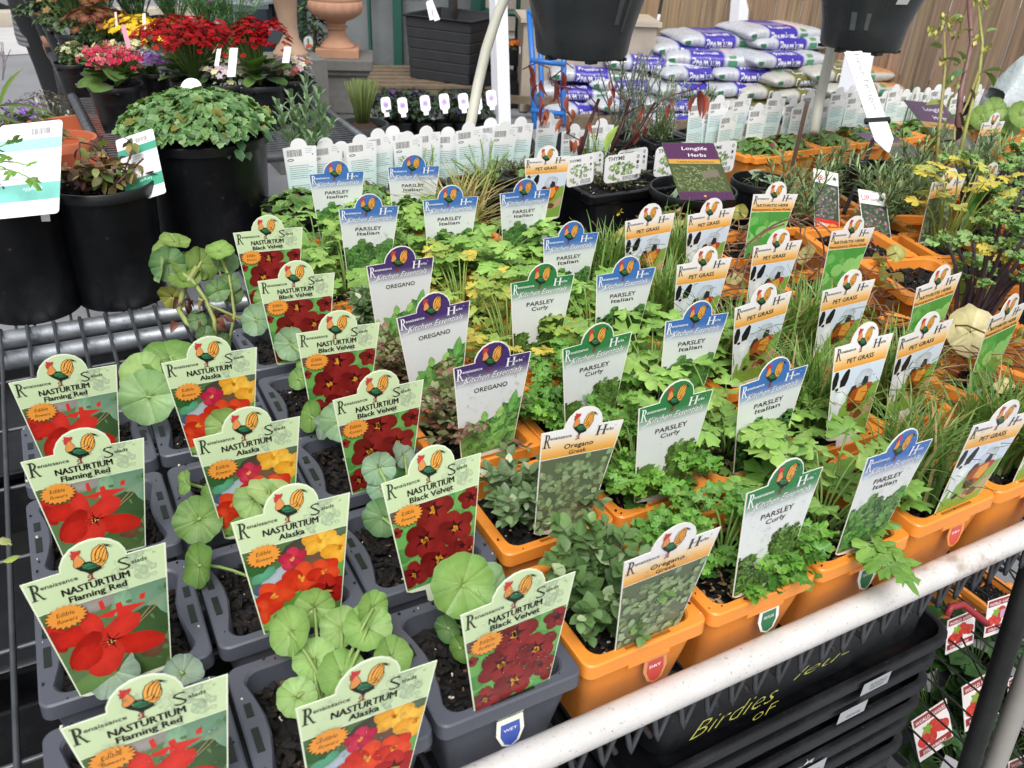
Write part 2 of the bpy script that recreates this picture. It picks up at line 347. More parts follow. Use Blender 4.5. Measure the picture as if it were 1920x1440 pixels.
def rooster(dark=L('#20241c')):
    a = newart(60)
    org, org2 = L('#e89a3c'), L('#f0a94c')
    a.poly([(.07, .168), (.106, .150), (.15, .118), (.11, .139), (.14, .106), (.098, .135)], dark, 0)
    a.lay(); tail_ = [(-.015, .048), (-.016, .094), (.002, .138), (.034, .163), (.07, .169), (.095, .152), (.101, .124), (.10, .085), (.09, .048), (.07, .014), (.053, -.016), (.028, -.03), (.004, -.0), (-.019, .029)]
    def feather(pts, w0, w1):
        n = len(pts)-1
        for ext, c in ((.0055, dark), (0, org2)):
            Lf, Rt = [], []
            for i, (x, y) in enumerate(pts):
                qx, qy = pts[min(n, i+1)]; rx, ry = pts[max(0, i-1)]; dx, dy = qx-rx, qy-ry; m = math.hypot(dx, dy); w_ = (w0+(w1-w0)*i/n)*(1 if i < n else .25)+ext
                Lf.append((x-dy/m*w_, y+dx/m*w_)); Rt.append((x+dy/m*w_, y-dx/m*w_))
            a.poly(Lf+Rt[::-1], c, 0); a.lay()
    for pts in ([(.045, -.01), (.075, .025), (.085, .06), (.09, .09)], [(.03, -.01), (.06, .03), (.078, .075), (.092, .118)], [(.015, .0), (.04, .045), (.062, .095), (.095, .140)], [(.005, .01), (.022, .06), (.045, .115), (.088, .155)], [(-.005, .03), (.0, .085), (.02, .13), (.065, .163)]): feather(pts, .010, .011)
    for pts in ([(.0, .005), (.035, -.005), (.06, .02)], [(.01, -.005), (.04, -.018), (.07, .0)], [(-.01, .02), (.02, .02), (.045, .045)]): feather(pts, .011, .010)
    a.lay()
    neck = [(-.127, .115), (-.095, .126), (-.071, .077), (-.055, .022), (-.076, .020), (-.11, .014), (-.136, .012), (-.143, .042), (-.133, .069), (-.134, .101)]
    a.lay(); a.poly([(x*1.03+.003, y*1.03) for x, y in neck], dark, 0); a.lay(); a.poly([(x*.94-.006, y*.94+.004) for x, y in neck], L('#dd9450'), 0)
    a.lay()
    for k in range(5): a.line([(-.118+.008*k, .108), (-.126+.016*k, .06), (-.128+.016*k, .022)], .0058, dark)
    body = [(-.143, .042), (-.132, .014), (-.105, .013), (-.066, .046), (-.028, .039), (.002, .007), (.030, -.024), (.037, -.053), (-.002, -.067), (-.026, -.069), (-.034, -.084), (-.052, -.077), (-.068, -.054), (-.106, -.022), (-.131, .007)]
    a.poly(body, dark, 0); a.lay()
    a.poly([(-.088, .020), (-.041, .030), (.009, -.004), (.022, -.026), (-.005, -.033), (-.052, -.030), (-.087, -.004)], L('#2f7a50'), 0)
    a.lay()
    for k in range(3): a.line([(-.07, .012-.012*k), (-.03, .010-.012*k), (.008, -.012-.008*k)], .005, dark)
    red = L('#c23a3a')
    a.poly([(-.137, .174), (-.124, .174), (-.118, .164), (-.106, .168), (-.1, .161), (-.070, .163), (-.072, .145), (-.084, .124), (-.1, .124), (-.11, .112), (-.129, .088), (-.146, .1), (-.144, .121), (-.138, .138), (-.135, .157)], red, 0)
    a.lay(); a.ell(-.118, .134, .006, .006, 0, L('#ffffff'), 8); a.lay(); a.ell(-.117, .134, .003, .003, 0, dark, 6)
    a.poly([(-.152, .142), (-.137, .143), (-.142, .130)], L('#5a4030'), 0)
    leg = L('#8a3a34')
    a.poly([(-.048, -.073), (-.034, -.08), (-.037, -.120), (-.018, -.132), (-.049, -.131), (-.076, -.137), (-.079, -.127), (-.051, -.117)], leg, 0)
    a.line([(-.045, -.078), (-.066, -.088), (-.07, -.104), (-.058, -.106)], .008, leg)
    return a.mesh('rooster_emblem')
def wordmark(a, col, second='Herbs', shear=0):
    a.capR(-.458, -.178, .098, .155, col); a.text('enaissance', -.385, -.135, -.092, .036, col, bold=.010)
    if second == 'Salads':
        a.text('S', .145, .228, -.130, .118, col, bold=-.01); a.text('alads', .236, .348, -.096, .038, col, bold=.010)
    else:
        a.capH(.165, -.128, .125, .112, col); a.text('erbs', .292, .385, -.092, .036, col, bold=.010)
    a.text('TM', .392, .412, -.052, .012, col)
STRB = []
for k in range(40):
    r = 1 if k % 2 == 0 else .80
    STRB.append((math.cos(2*PI*k/40)*r, math.sin(2*PI*k/40)*r))
def starburst():
    a = newart(260); cx, cy = -.278, -.392
    a.poly([(cx+x*.152, cy+y*.118-.006) for x, y in STRB], L('#5d4a2e')); a.lay(3)
    a.poly([(cx+x*.148, cy+y*.115) for x, y in STRB], L('#e8973c')); a.lay(3)
    blk = L('#1d1a12')
    a.text('Edible', cx-.062, cx+.062, cy+.010, .040, blk, shear=.15); a.text('flowers', cx-.070, cx+.072, cy-.052, .036, blk, shear=.25)
    return a.mesh('starburst')
def petalflower(a, x, y, r, cols, rot=0, dark=None, core=None, n=5, sq=.9):
    for k in range(n):
        t = rot+2*PI*k/n; d = r*.52
        a.ell(x+math.cos(t)*d, y+math.sin(t)*d*sq, r*.56, r*.46, t, cols[k % len(cols)], 16, .05); a.lay()
    if dark: 
        for k in range(n):
            t = rot+2*PI*k/n; a.poly([(x-math.sin(t)*r*.13, y+math.cos(t)*r*.13), (x+math.sin(t)*r*.13, y-math.cos(t)*r*.13), (x+math.cos(t)*r*.55, y+math.sin(t)*r*.55)], dark)
        a.lay(); a.ell(x, y, r*.22, r*.2, 0, dark, 10, .2); a.lay()
    if core:
        for k in range(4): a.ell(x+rnd.uniform(-.12, .12)*r, y+rnd.uniform(-.12, .12)*r, r*.16, r*.07, rnd.uniform(0, 3), jit(core, .12), 8)
        a.lay()
def header(a, salads=True):
    if salads:
        base = L('#c9dcae')
        a.poly(inset([(-.5, 0)]+DOME+[(.5, 0), (halfw(-.315), -.315), (-halfw(-.315), -.315)], .0)[::-1] if 0 else shrink([(-.5, 0)]+DOME+[(.5, 0), (halfw(-.315), -.315), (-halfw(-.315), -.315)]), base, 0)
        a.lay()
        r2 = random.Random(3)
        for k in range(26):
            x, y = r2.uniform(.02, .42), r2.uniform(-.28, .0); 
            a.ell(x, y, r2.uniform(.02, .06), r2.uniform(.015, .04), r2.uniform(0, 3), mix(base, L('#a3b69a'), r2.uniform(.15, .75)), 9, .25); a.lay()
        for k in range(8):
            x, y = r2.uniform(-.16, .14), r2.uniform(.03, .18); a.ell(x, y, .03, .02, 0, mix(base, L('#dcebc4'), .6), 9, .3)
        a.lay()
def shrink(pts, k=.968):
    # pull towards the middle so that a thin white border shows
    cx, cy = 0, -.05
    return [(cx+(x-cx)*(.972 if abs(x) > .3 else .955), cy+(y-cy)*(.95 if y > .01 else .965 if y > -.05 else 1)) for x, y in pts][::-1]
def pic_flaming(a):
    a.poly([(-.47, -.325), (-.35, -1.225), (.35, -1.225), (.47, -.325)], L('#5f7a4e'))
    a.lay(); R2 = random.Random(5)
    for (x, y, rx, ry, t, c) in [(-.1, -.38, .2, .07, .1, '#9a938c'), (.3, -.42, .22, .13, .3, '#6f9377'), (.36, -.66, .12, .20, 0, '#7da486'), (.2, -.75, .22, .2, .3, '#3f5a34'), (.1, -.44, .07, .13, -.3, '#86ad8c'), (-.2, -1.15, .2, .12, .2, '#6d8f52'), (.2, -1.1, .25, .15, 0, '#4d6638'), (-.4, -.42, .08, .1, 0, '#55703f'), (.26, -1.0, .12, .08, .4, '#6a4a34')]:
        a.ell(x, y, rx, ry, t, L(c), 18, .12); a.lay()
    for k in range(30):
        a.ell(R2.uniform(-.4, .45), R2.uniform(-1.2, -.36), R2.uniform(.02, .05), R2.uniform(.01, .03), R2.uniform(0, 3), jit(L('#5b7a4c'), .3, R2), 8, .3)
    a.lay()
    red, r2, r3 = L('#c5281c'), L('#d3362a'), L('#a91f16')
    for p in ([(-.05, -.36), (-.02, -.35), (-.01, -.44), (-.045, -.45)], [(.06, -.43), (.10, -.42), (.12, -.55), (.05, -.57)], [(.10, -.47), (.28, -.50), (.12, -.56)], [(.24, -.41), (.28, -.40), (.27, -.46), (.23, -.46)], [(-.1, -.5), (.08, -.47), (.02, -.55)]):
        a.poly(p, r2); a.lay()
    for x0 in (.25, .3): a.line([(.1, -.75), (x0, -.6), (x0+.1, -.5)], .008, L('#a88a68'))
    a.lay()
    for (x, y, rx, ry, t, c) in [(-.40, -.50, .09, .06, .2, red), (-.38, -.62, .06, .12, .2, r3), (-.27, -.62, .13, .10, .0, red), (-.13, -.57, .075, .15, .15, r2), (-.22, -.78, .19, .09, .9, r3), (.06, -.67, .16, .10, .5, r2), (.15, -.88, .20, .11, -.25, red), (-.10, -.93, .13, .20, -.35, r2), (-.22, -.86, .14, .10, .8, red)]:
        a.ell(x, y, rx, ry, t, c, 18, .07); a.lay()
    dk = L('#4a0d0a')
    for k in range(14):
        t = R2.uniform(0, 2*PI); r = R2.uniform(.05, .12); a.line([(-.03+.02*math.cos(t), -.775+.02*math.sin(t)), (-.03+r*math.cos(t), -.775+r*math.sin(t)*.8)], .006, dk)
    a.ell(-.03, -.78, .03, .03, 0, dk, 10); a.lay()
    for k in range(8): a.ell(-.03+R2.uniform(-.03, .03), -.79+R2.uniform(-.025, .025), .006, .006, 0, L('#e8c07a'), 6)
def pic_velvet(a):
    a.poly([(-.47, -.325), (-.35, -1.225), (.35, -1.225), (.47, -.325)], L('#6ba655')); a.lay(); R2 = random.Random(8)
    for k in range(46):
        a.ell(R2.uniform(-.45, .45), R2.uniform(-1.22, -.34), R2.uniform(.04, .12), R2.uniform(.03, .08), R2.uniform(0, 3), jit(L('#5f9e52'), .3, R2), 12, .2); a.lay()
    a.ell(-.40, -.38, .08, .07, 0, L('#6b5550'), 10, .2); a.lay()
    for k in range(9):
        x, y = R2.uniform(-.4, .4), R2.uniform(-1.2, -.5)
        for j in range(5): t = R2.uniform(0, 6.28); a.line([(x, y), (x+.07*math.cos(t), y+.07*math.sin(t))], .004, L('#a8cf95'))
    a.lay()
    cs = [L('#7d1d1b'), L('#8e2422'), L('#6c1515')]; dk = L('#35080b'); core = L('#d9962f')
    for x, y, r, t in [(.37, -.43, .13, .3), (.35, -1.0, .15, .6), (-.02, -.43, .20, .1), (-.40, -.55, .06, .2), (.19, -.70, .19, .5), (-.13, -.72, .21, -.2), (.0, -.99, .19, .3), (.25, -.93, .1, 0), (-.26, -1.06, .15, .4)]:
        petalflower(a, x, y, r, cs, t, dk, core if r > .14 else None); a.lay()
def pic_alaska(a):
    a.poly([(-.47, -.325), (-.35, -1.225), (.35, -1.225), (.47, -.325)], L('#4f6f40')); a.lay(); R2 = random.Random(9)
    for (x, y, rx, ry, t, c) in [(.1, -.42, .25, .12, .1, '#4a4038'), (.12, -.6, .2, .14, 0, '#6a4d3c'), (-.22, -.68, .2, .07, .6, '#a9b6bf'), (-.3, -.6, .12, .06, .4, '#5aa07c'), (-.35, -.5, .1, .08, 0, '#33602e'), (.38, -.75, .12, .12, 0, '#69a552'), (-.33, -.74, .08, .06, 0, '#4d5c78'), (0, -.95, .2, .12, .3, '#5f9a3e'), (-.2, -1.1, .2, .1, .2, '#8cb35a'), (.25, -1.15, .2, .08, 0, '#6f9a3c'), (.35, -.36, .1, .05, 0, '#5c6b50')]:
        a.ell(x, y, rx, ry, t, L(c), 18, .12); a.lay()
    for k in range(36): a.ell(R2.uniform(-.4, .4), R2.uniform(-1.22, -.85), R2.uniform(.015, .04), R2.uniform(.01, .02), R2.uniform(0, 3), jit(L('#74a548'), .35, R2), 7, .3)
    a.lay(); yl = [L('#eeb03a'), L('#f2bd48'), L('#e59f2c')]; rd = [L('#d3361e'), L('#df4a26'), L('#c42a1a')]; pk = [L('#b82242'), L('#c8304e')]
    petalflower(a, .20, -.40, .15, yl, .2, None, L('#d98a20')); petalflower(a, .37, -.53, .16, yl, .8, None, L('#d98a20'))
    petalflower(a, -.04, -.51, .12, pk, .3, None, L('#e8a050')); petalflower(a, .02, -.74, .17, rd, .1, None, L('#eda03c')); petalflower(a, .22, -.74, .15, rd, .7, None, L('#eda03c'))
    petalflower(a, .24, -.95, .18, [L('#a81c18'), L('#be2a1e')], .4, L('#4a100c'), L('#e0a050')); petalflower(a, -.22, -.84, .17, rd, .9, None, L('#eda03c')); petalflower(a, -.36, -.98, .13, rd, 0); petalflower(a, .07, -1.06, .15, rd, .5)
def leaflet(a, x, y, l, w_, t, c, vein=True):
    ct, st = math.cos(t), math.sin(t); P = []
    for u, v in ((0, 0), (.25, .42), (.55, .5), (.85, .25), (1, 0), (.85, -.25), (.55, -.5), (.25, -.42)): P.append((x+u*l*ct-v*w_*st, y+u*l*st+v*w_*ct))
    a.poly(P, c, shade=.22); a.lay(.5)
    if vein: a.line([(x, y), (x+l*ct*.9, y+l*st*.9)], w_*.06, mix(c, L('#cfe0b0'), .35))
def pic_greek(a):
    a.poly([(-.47, -.325), (-.35, -1.225), (.35, -1.225), (.47, -.325)], L('#5e6a50')); R2 = random.Random(11)
    for k in range(150):
        t = k/150; a.lay(); leaflet(a, R2.uniform(-.5, .45), R2.uniform(-1.25, -.38), R2.uniform(.07, .13), R2.uniform(.05, .085), R2.uniform(0, 6.28), jit(mix(L('#62744f'), L('#93a97d'), t), .16, R2))
def pic_lobes(a, top, c0, c1, n, size, seed, hump=0):
    R2 = random.Random(seed)
    if seed != 22: a.poly([(-.48+.04*i, top(-.48+.04*i)-.02) for i in range(25)]+[(.35, -1.225), (-.35, -1.225)], mix(c0, c1, .15)); a.lay()
    for k in range(n):
        t = k/n; x = R2.uniform(-.46, .46); y0 = top(x); y = y0-(y0+1.23)*R2.random()**1.1
        c = jit(mix(c0, c1, R2.random()), .15, R2); a.lay(.6)
        for j in range(3):
            r = size*R2.uniform(.6, 1.1); tt = R2.uniform(0, 6.28)
            pts = [(x+r*(1 if i % 2 else .62)*math.cos(tt+i*PI/4.5), y+r*.8*(1 if i % 2 else .62)*math.sin(tt+i*PI/4.5)) for i in range(9)]
            a.poly(pts, mix(jit(c, .12, R2), (0, 0, 0), .2), shade=.2, fan=mix(c, L('#c8dc90'), .22)); x += R2.uniform(-.03, .03); y += R2.uniform(-.03, .03)
def pic_oregano(a):
    R2 = random.Random(12)
    a.poly([(-.44, -1.02), (-.2, -.95), (-.1, -.80), (.1, -.74), (.22, -.62), (.47, -.56), (.35, -1.225), (-.35, -1.225)], L('#3c6b34')); a.lay()
    for k in range(46):
        x = R2.uniform(-.42, .42); yt = -.60-.42*max(0, .42-x)/.84
        y = yt-(yt+1.2)*R2.random(); t0 = R2.uniform(0, 6.28)
        for j in range(4): leaflet(a, x, y, R2.uniform(.10, .15), R2.uniform(.07, .09), t0+j*PI/2+R2.uniform(-.3, .3), jit(mix(L('#3f7a38'), L('#86bd62'), R2.random()), .1, R2))
    leaflet(a, .27, -.75, .30, .12, 1.35, L('#6aa850')); leaflet(a, -.06, -.80, .16, .10, 1.7, L('#86bd62')); leaflet(a, .1, -.78, .16, .1, 1.2, L('#9ac870'))
def pic_pet(a):
    a.poly([(-.47, -.325), (-.35, -1.225), (.35, -1.225), (.47, -.325)], L('#7ea644')); a.lay()
    a.poly([(-.48, -.32), (-.43, -.70), (.45, -.585), (.48, -.32)], L('#cfdcea')); a.lay(); R2 = random.Random(13)
    for k in range(60): x, y = R2.uniform(-.4, .4), R2.uniform(-1.2, -.75); a.line([(x, y), (x+R2.uniform(-.02, .02), y+.05)], .006, jit(L('#6f9a3a'), .3, R2))
    a.lay(); wh = L('#d6dde0')
    # white dog: back, chest and legs
    a.poly([(-.43, -.50), (-.34, -.46), (-.2, -.52), (-.12, -.62), (-.14, -.76), (-.22, -.84), (-.24, -1.0), (-.28, -1.0), (-.29, -.88), (-.33, -.90), (-.35, -1.02), (-.385, -1.02), (-.36, -.86), (-.39, -.74)], wh); a.lay()
    a.ell(.12, -.50, .15, .12, .3, L('#c3cdd6'), 14, .12); a.lay(); a.ell(-.24, -.66, .11, .14, 0, L('#e4e8ea'), 12, .1); a.lay()
    blk = L('#1b1a1c')
    a.poly([(-.43, -.55), (-.44, -.45), (-.41, -.33), (-.36, -.33), (-.335, -.40), (-.345, -.50), (-.38, -.56)], blk); a.poly([(-.29, -.55), (-.30, -.46), (-.24, -.36), (-.19, -.32), (-.155, -.35), (-.165, -.46), (-.2, -.54)], blk); a.ell(-.335, -.565, .03, .022, 0, blk, 8)
    a.lay(); a.poly([(.13, -.48), (.20, -.50), (.21, -.58), (.13, -.63), (.09, -.58)], L('#2b3038')); a.lay()
    a.poly([(-.10, -.86), (-.11, -.66), (-.07, -.58), (-.01, -.57), (.04, -.63), (.02, -.8)], L('#4a3524')); a.lay()
    hen = [(-.08, -.88), (-.10, -.74), (-.04, -.64), (.08, -.60), (.15, -.61), (.21, -.58), (.27, -.60), (.285, -.66), (.24, -.71), (.21, -.82), (.13, -.89), (.02, -.90)]
    a.poly(hen, L('#a04c1e')); a.lay(); a.poly([(.02, -.78), (.06, -.64), (.20, -.60), (.23, -.70), (.16, -.82)], L('#e09a3e')); a.lay(); a.poly([(-.09, -.90), (-.08, -.80), (.04, -.80), (.10, -.90), (.0, -.93)], L('#4a2414')); a.lay()
    a.ell(.255, -.625, .04, .045, 0, L('#c23a44'), 9, .1); a.lay()
    a.poly([(-.08, -1.04), (-.02, -.93), (.08, -.95), (.2, -.92), (.33, -.80), (.38, -.82), (.33, -1.0), (.1, -1.06)], L('#b79c74')); a.lay()
    a.ell(.13, -.98, .08, .06, .2, L('#6a4526'), 10, .15); a.lay(); a.ell(.02, -.98, .05, .04, 0, L('#8a6a44'), 9, .2)
    a.ell(-.15, -1.0, .05, .035, .3, L('#2a1f3c'), 9, .15); a.ell(-.13, -.99, .02, .02, 0, L('#e8b23a'), 7)
def pic_arth(a):
    R2 = random.Random(14); a.poly([(-.47, -.325), (-.35, -1.225), (.35, -1.225), (.47, -.325)], L('#4f9a45'))
    for k in range(26):
        a.lay(); x, y, r = R2.uniform(-.45, .45), R2.uniform(-1.2, -.36), R2.uniform(.08, .2); pts = [(x+r*(1+.06*(-1)**i)*math.cos(i*PI/11), y+r*.8*(1+.06*(-1)**i)*math.sin(i*PI/11)) for i in range(22)]
        a.poly(pts, jit(mix(L('#3f9a3c'), L('#9fd67e'), R2.random()), .1, R2))
        for j in range(4): t = R2.uniform(0, 6.28); a.line([(x, y), (x+r*.8*math.cos(t), y+r*.6*math.sin(t))], .005, L('#a8dc90'))
LABELK = {}
ROO = rooster(); BURST = starburst()
def label_kind(kind, title, sub, hdr, pic, st=.058):
    """card, emblem, lettering, picture (and starburst) of one kind of label"""
    card = card_mesh('card', CARD, W, L('#eceade') if hdr != 'salads' else L('#e3ecd0'), oy=HB)
    p = newart(1); t = newart(80); blk = L('#231f1a'); wht = L('#f2f2f4')
    if hdr == 'salads': header(p)
    elif hdr == 'orange':
        p.poly(shrink([(-.5, 0)]+DOME+[(.5, 0), (halfw(-.06), -.06), (-halfw(-.06), -.06)]), L('#eceaea'), 0)
        p.grad(0, 0, [(-.06, L('#eceaea')), (-.15, L('#f0d9b4')), (-.24, L('#eeb86a')), (-.315, L('#e59c3a'))], lambda y: halfw(y)-.013)
    else:
        c = L(hdr); lt = L('#d7dada')
        p.poly(shrink([(-.5, 0)]+DOME+[(.5, 0), (halfw(-.09), -.09), (-halfw(-.09), -.09)]), c, 0)
        p.grad(0, 0, [(-.09, c), (-.15, mix(c, lt, .12)), (-.22, mix(c, lt, .55)), (-.29, lt), (-1.222, L('#dcdddb'))], lambda y: halfw(y)-.013)
        p.lay()
        for k in range(46): x = -.42+k*.0185; t.poly([(x, -.272), (x+.008, -.272), (x+.008, -.265), (x, -.265)], wht)
    p.lay(); top_ = -.322 if hdr in ('salads', 'orange') else -.30; hw_ = halfw(top_)-.012; p.clip = [(-.34, -1.225), (.34, -1.225), (hw_, top_), (-hw_, top_)]; pic(p)
    if hdr == 'salads':
        wordmark(t, L('#2b3326'), 'Salads'); [t.text(title, -.264+d_, .202+d_, -.208-d_*.2, .064, blk) for d_ in (0, .003, .006)]; t.text(sub, -.03-.0182*len(sub), -.03+.0182*len(sub), -.284, .056, blk, bold=.008); t.text(sub, -.026-.0182*len(sub), -.026+.0182*len(sub), -.285, .056, blk, bold=.008)
    elif hdr == 'orange':
        wordmark(t, L('#3a3430')); wd = .0255*len(title)
        if sub: t.text(title, -.02-wd, -.02+wd, -.225, st*.95, blk, bold=.010); wd = .0215*len(sub); t.text(sub, -.02-wd, -.02+wd, -.296, st*.8, blk, bold=.003)
        else: t.text(title, -.02-wd, -.02+wd, -.243, st, blk, bold=.010)
    else:
        wordmark(t, wht)
        t.text('Kitchen Essentials', -.36, .40, -.226, .075, mix(L(hdr), (0, 0, 0), .5), shear=.45, bold=-.004); t.lay(); t.text('Kitchen Essentials', -.365, .395, -.222, .075, wht, shear=.45, bold=.002); t.line([(-.43, -.245), (-.37, -.235), (-.33, -.205)], .008, wht)
        wd = .031*len(title); t.text(title, -.01-wd, -.01+wd, -.375, .058, blk, bold=.010)
        if sub: wd = .0265*len(sub); t.text(sub, -.01-wd, -.01+wd, -.452, .054, blk, bold=.010)
    root = thing('plant_label', 'x', 'plant label'); link('card', card, root); link('picture', p.mesh('picture'), root); link('lettering', t.mesh('lettering'), root); link('rooster_emblem', ROO, root)
    if hdr == 'salads': link('starburst', BURST, root)
    LABELK[kind] = [root, False]
label_kind('flaming', 'NASTURTIUM', 'Flaming Red', 'salads', pic_flaming)
label_kind('alaska', 'NASTURTIUM', 'Alaska', 'salads', pic_alaska)
label_kind('velvet', 'NASTURTIUM', 'Black Velvet', 'salads', pic_velvet)
label_kind('greek', 'Oregano', 'Greek', 'orange', pic_greek)
label_kind('oregano', 'OREGANO', '', '#46306a', pic_oregano)
def top_curly(x): return -.50-.35*max(0, .05-x)/.5-(.25 if -.22 < x < -.06 else 0)+(-.06 if .2 < x < .26 else 0)
label_kind('curly', 'PARSLEY', 'Curly', '#2f7a45', lambda a: (pic_lobes(a, lambda x: -.62 if x > .0 else -.98+.2*(x < -.18), L('#2c4a1c'), L('#6d9a40'), 230, .05, 21), pic_lobes(a, lambda x: -.56 if .02 < x < .34 else -.98, L('#3f6426'), L('#6d9a44'), 90, .035, 22)))
label_kind('italian', 'PARSLEY', 'Italian', '#3f6fb4', lambda a: pic_lobes(a, lambda x: -.62-.06*math.sin(x*14), L('#24552c'), L('#68a650'), 240, .055, 23))
label_kind('pet', 'PET GRASS', '', 'orange', pic_pet)
label_kind('arthritis', 'ARTHRITIS HERB', 'Pennywort, Gotu Kola', 'orange', pic_arth, .050)
label_kind('stevia', 'STEVIA', 'Natural Sugar', 'orange', pic_arth, .050)
label_kind('tarragon', 'TARRAGON', 'French', 'orange', pic_greek, .050)
label_kind('rosemary', 'ROSEMARY', 'Tuscan Blue', 'orange', pic_greek, .050)
DESC = {'flaming': 'pale green label with red nasturtium flower', 'alaska': 'pale green label with yellow and red nasturtiums', 'velvet': 'pale green label with dark crimson nasturtiums',
        'greek': 'orange headed label with a grey green oregano leaf picture', 'oregano': 'purple headed oregano label', 'curly': 'green headed curly parsley label', 'italian': 'blue headed Italian parsley label', 'pet': 'pet grass label with hen and dog',
        'arthritis': 'pennywort label with round green leaves', 'stevia': 'orange headed stevia label', 'tarragon': 'orange headed tarragon label', 'rosemary': 'orange headed rosemary label'}
LOCS = {'flaming': 'leftmost column of grey pots', 'alaska': 'middle column of grey pots', 'velvet': 'right column of grey pots'}
GRP = {k: v+' labels' for k, v in dict(flaming='red nasturtium', alaska='mixed nasturtium', velvet='dark nasturtium', greek='Greek oregano', oregano='purple oregano', curly='green curly parsley', italian='blue Italian parsley', pet='orange pet grass', arthritis='pennywort', stevia='stevia', tarragon='tarragon', rosemary='rosemary').items()}
def place_label(kind, q, label):
    x, y, yaw, lean, rl, z0 = q
    ent = LABELK[kind]; o = ent[0] if not ent[1] else copy_tree(ent[0]); ent[1] = True
    o['label'] = label; o['category'] = 'plant label'; o['group'] = GRP[kind]
    ax = Vector((math.cos(yaw), math.sin(yaw), 0)); nn = Vector((-math.sin(yaw), math.cos(yaw), 0)); up = Vector((0, 0, 1))*math.cos(lean)+nn*math.sin(lean)
    a2 = ax*math.cos(rl)+up*math.sin(rl); u2 = -ax*math.sin(rl)+up*math.cos(rl); bk = u2.cross(a2)
    o.matrix_world = Matrix(((a2.x, bk.x, u2.x, x), (a2.y, bk.y, u2.y, y), (a2.z, bk.z, u2.z, z0), (0, 0, 0, 1)))
    return o
POSES = dict(LABELPOSES)
def nth(i): return 'front' if i == 0 else ORD[i]
for k, q in POSES.items():
    kind = k.rstrip('0123456789'); i = int(k[len(kind):])
    n_ = sum(1 for kk in POSES if kk.rstrip('0123456789') == kind)
    if kind in LOCS: lab = f"{DESC[kind]}, {nth(i)} one in its column" if i else f"{DESC[kind]}, frontmost of its column"
    elif kind in ('greek', 'oregano', 'curly'): lab = f"{DESC[kind]}, {'nearest the rail' if i == 0 else ORD[i]+' from the front'}"
    elif kind == 'italian': lab = f"{DESC[kind]}, {ITW[i]}"
    elif kind == 'pet': lab = f"{DESC[kind]}, {PTW[i]}"
    elif kind == 'arthritis': lab = f"{DESC[kind]}, {ARW[i]}"
    else: lab = DESC[kind]+' at the far right'
    place_label(kind, q, lab)
# ------------------------------------------------------------------ small square pots
def rsq(hx, hy, r, z, n=4, bow=0):
    pts = []
    for cx, cy, a0 in ((1, 1, 0), (-1, 1, PI/2), (-1, -1, PI), (1, -1, 1.5*PI)):
        for k in range(n+1):
            a = a0+PI/2*k/n; pts.append([cx*(hx-r)+r*math.cos(a), cy*(hy-r)+r*math.sin(a), z])
        nx, ny = ((-1, 1), (-1, -1), (1, -1), (1, 1))[(0, 1, 2, 3)[len(pts)//(n+4)-0] if 0 else 0]
        # extra points along the side that follows this corner
        b0 = pts[-1]; a1 = a0+PI/2
        ncx, ncy = {(1, 1): (-1, 1), (-1, 1): (-1, -1), (-1, -1): (1, -1), (1, -1): (1, 1)}[(cx, cy)]
        e = [ncx*(hx-r)+r*math.cos(a1), ncy*(hy-r)+r*math.sin(a1), z]
        for k in (1, 2, 3, 4):
            t = k/5; x, y = b0[0]*(1-t)+e[0]*t, b0[1]*(1-t)+e[1]*t; s_ = math.sin(PI*t)*bow
            if abs(x) > abs(y) and abs(b0[0]-e[0]) < 1e-6: x -= math.copysign(s_, x)
            pts.append([x, y, z])
    return pts
PH = .093
def small_pot(name, col, bow):
    b = MB(); h = .0495; c = L(col); d = mix(c, (0, 0, 0), .0)
    b.loops([rsq(h-.0012, h-.0012, .006, PH-.0125), rsq(h, h, .007, PH-.0115), rsq(h-.0004, h-.0004, .007, PH-.0012), rsq(h-.0016, h-.0016, .006, PH), rsq(h-.0085, h-.007, .009, PH-.0002, bow=bow), rsq(h-.0098, h-.0083, .009, PH-.0018, bow=bow), rsq(h-.0125, h-.011, .010, PH-.030, bow=0), rsq(h-.014, h-.013, .01, PH-.034)], c)
    b.loops([rsq(h-.0012, h-.0012, .006, PH-.0125), rsq(h-.0045, h-.0045, .008, PH-.0122), rsq(h-.0065, h-.0065, .010, PH-.03), rsq(h-.0155, h-.0155, .010, .004), rsq(h-.017, h-.017, .009, 0)], c, cap1=False)
    k = (.008, .014, .010)
    if bow:
        for s in (-1, 1):
            for yy, ln in ((-.009, .017), (.013, .010)): b.box(s*(h-.0066), yy, PH+.0002, .0042, ln, .0006, k)
        for s in (-1, 1): b.box(0, s*(h-.0042), PH+.0002, .030, .0026, .0006, k)
    else:
        for s in (-1, 1): b.box(0, s*(h-.0042), PH+.0002, .036, .0022, .0006, mix(c, (0, 0, 0), .6))
        b.box(0, -(h-.001), PH-.0128, .034, .003, .004, c)
    return b.mesh(name, POT, smooth=math.radians(32))
GREY_ME = small_pot('grey_pot_shell', '#50535d', .0055); ORANGE_ME = small_pot('orange_pot_shell', '#ea9036', 0)
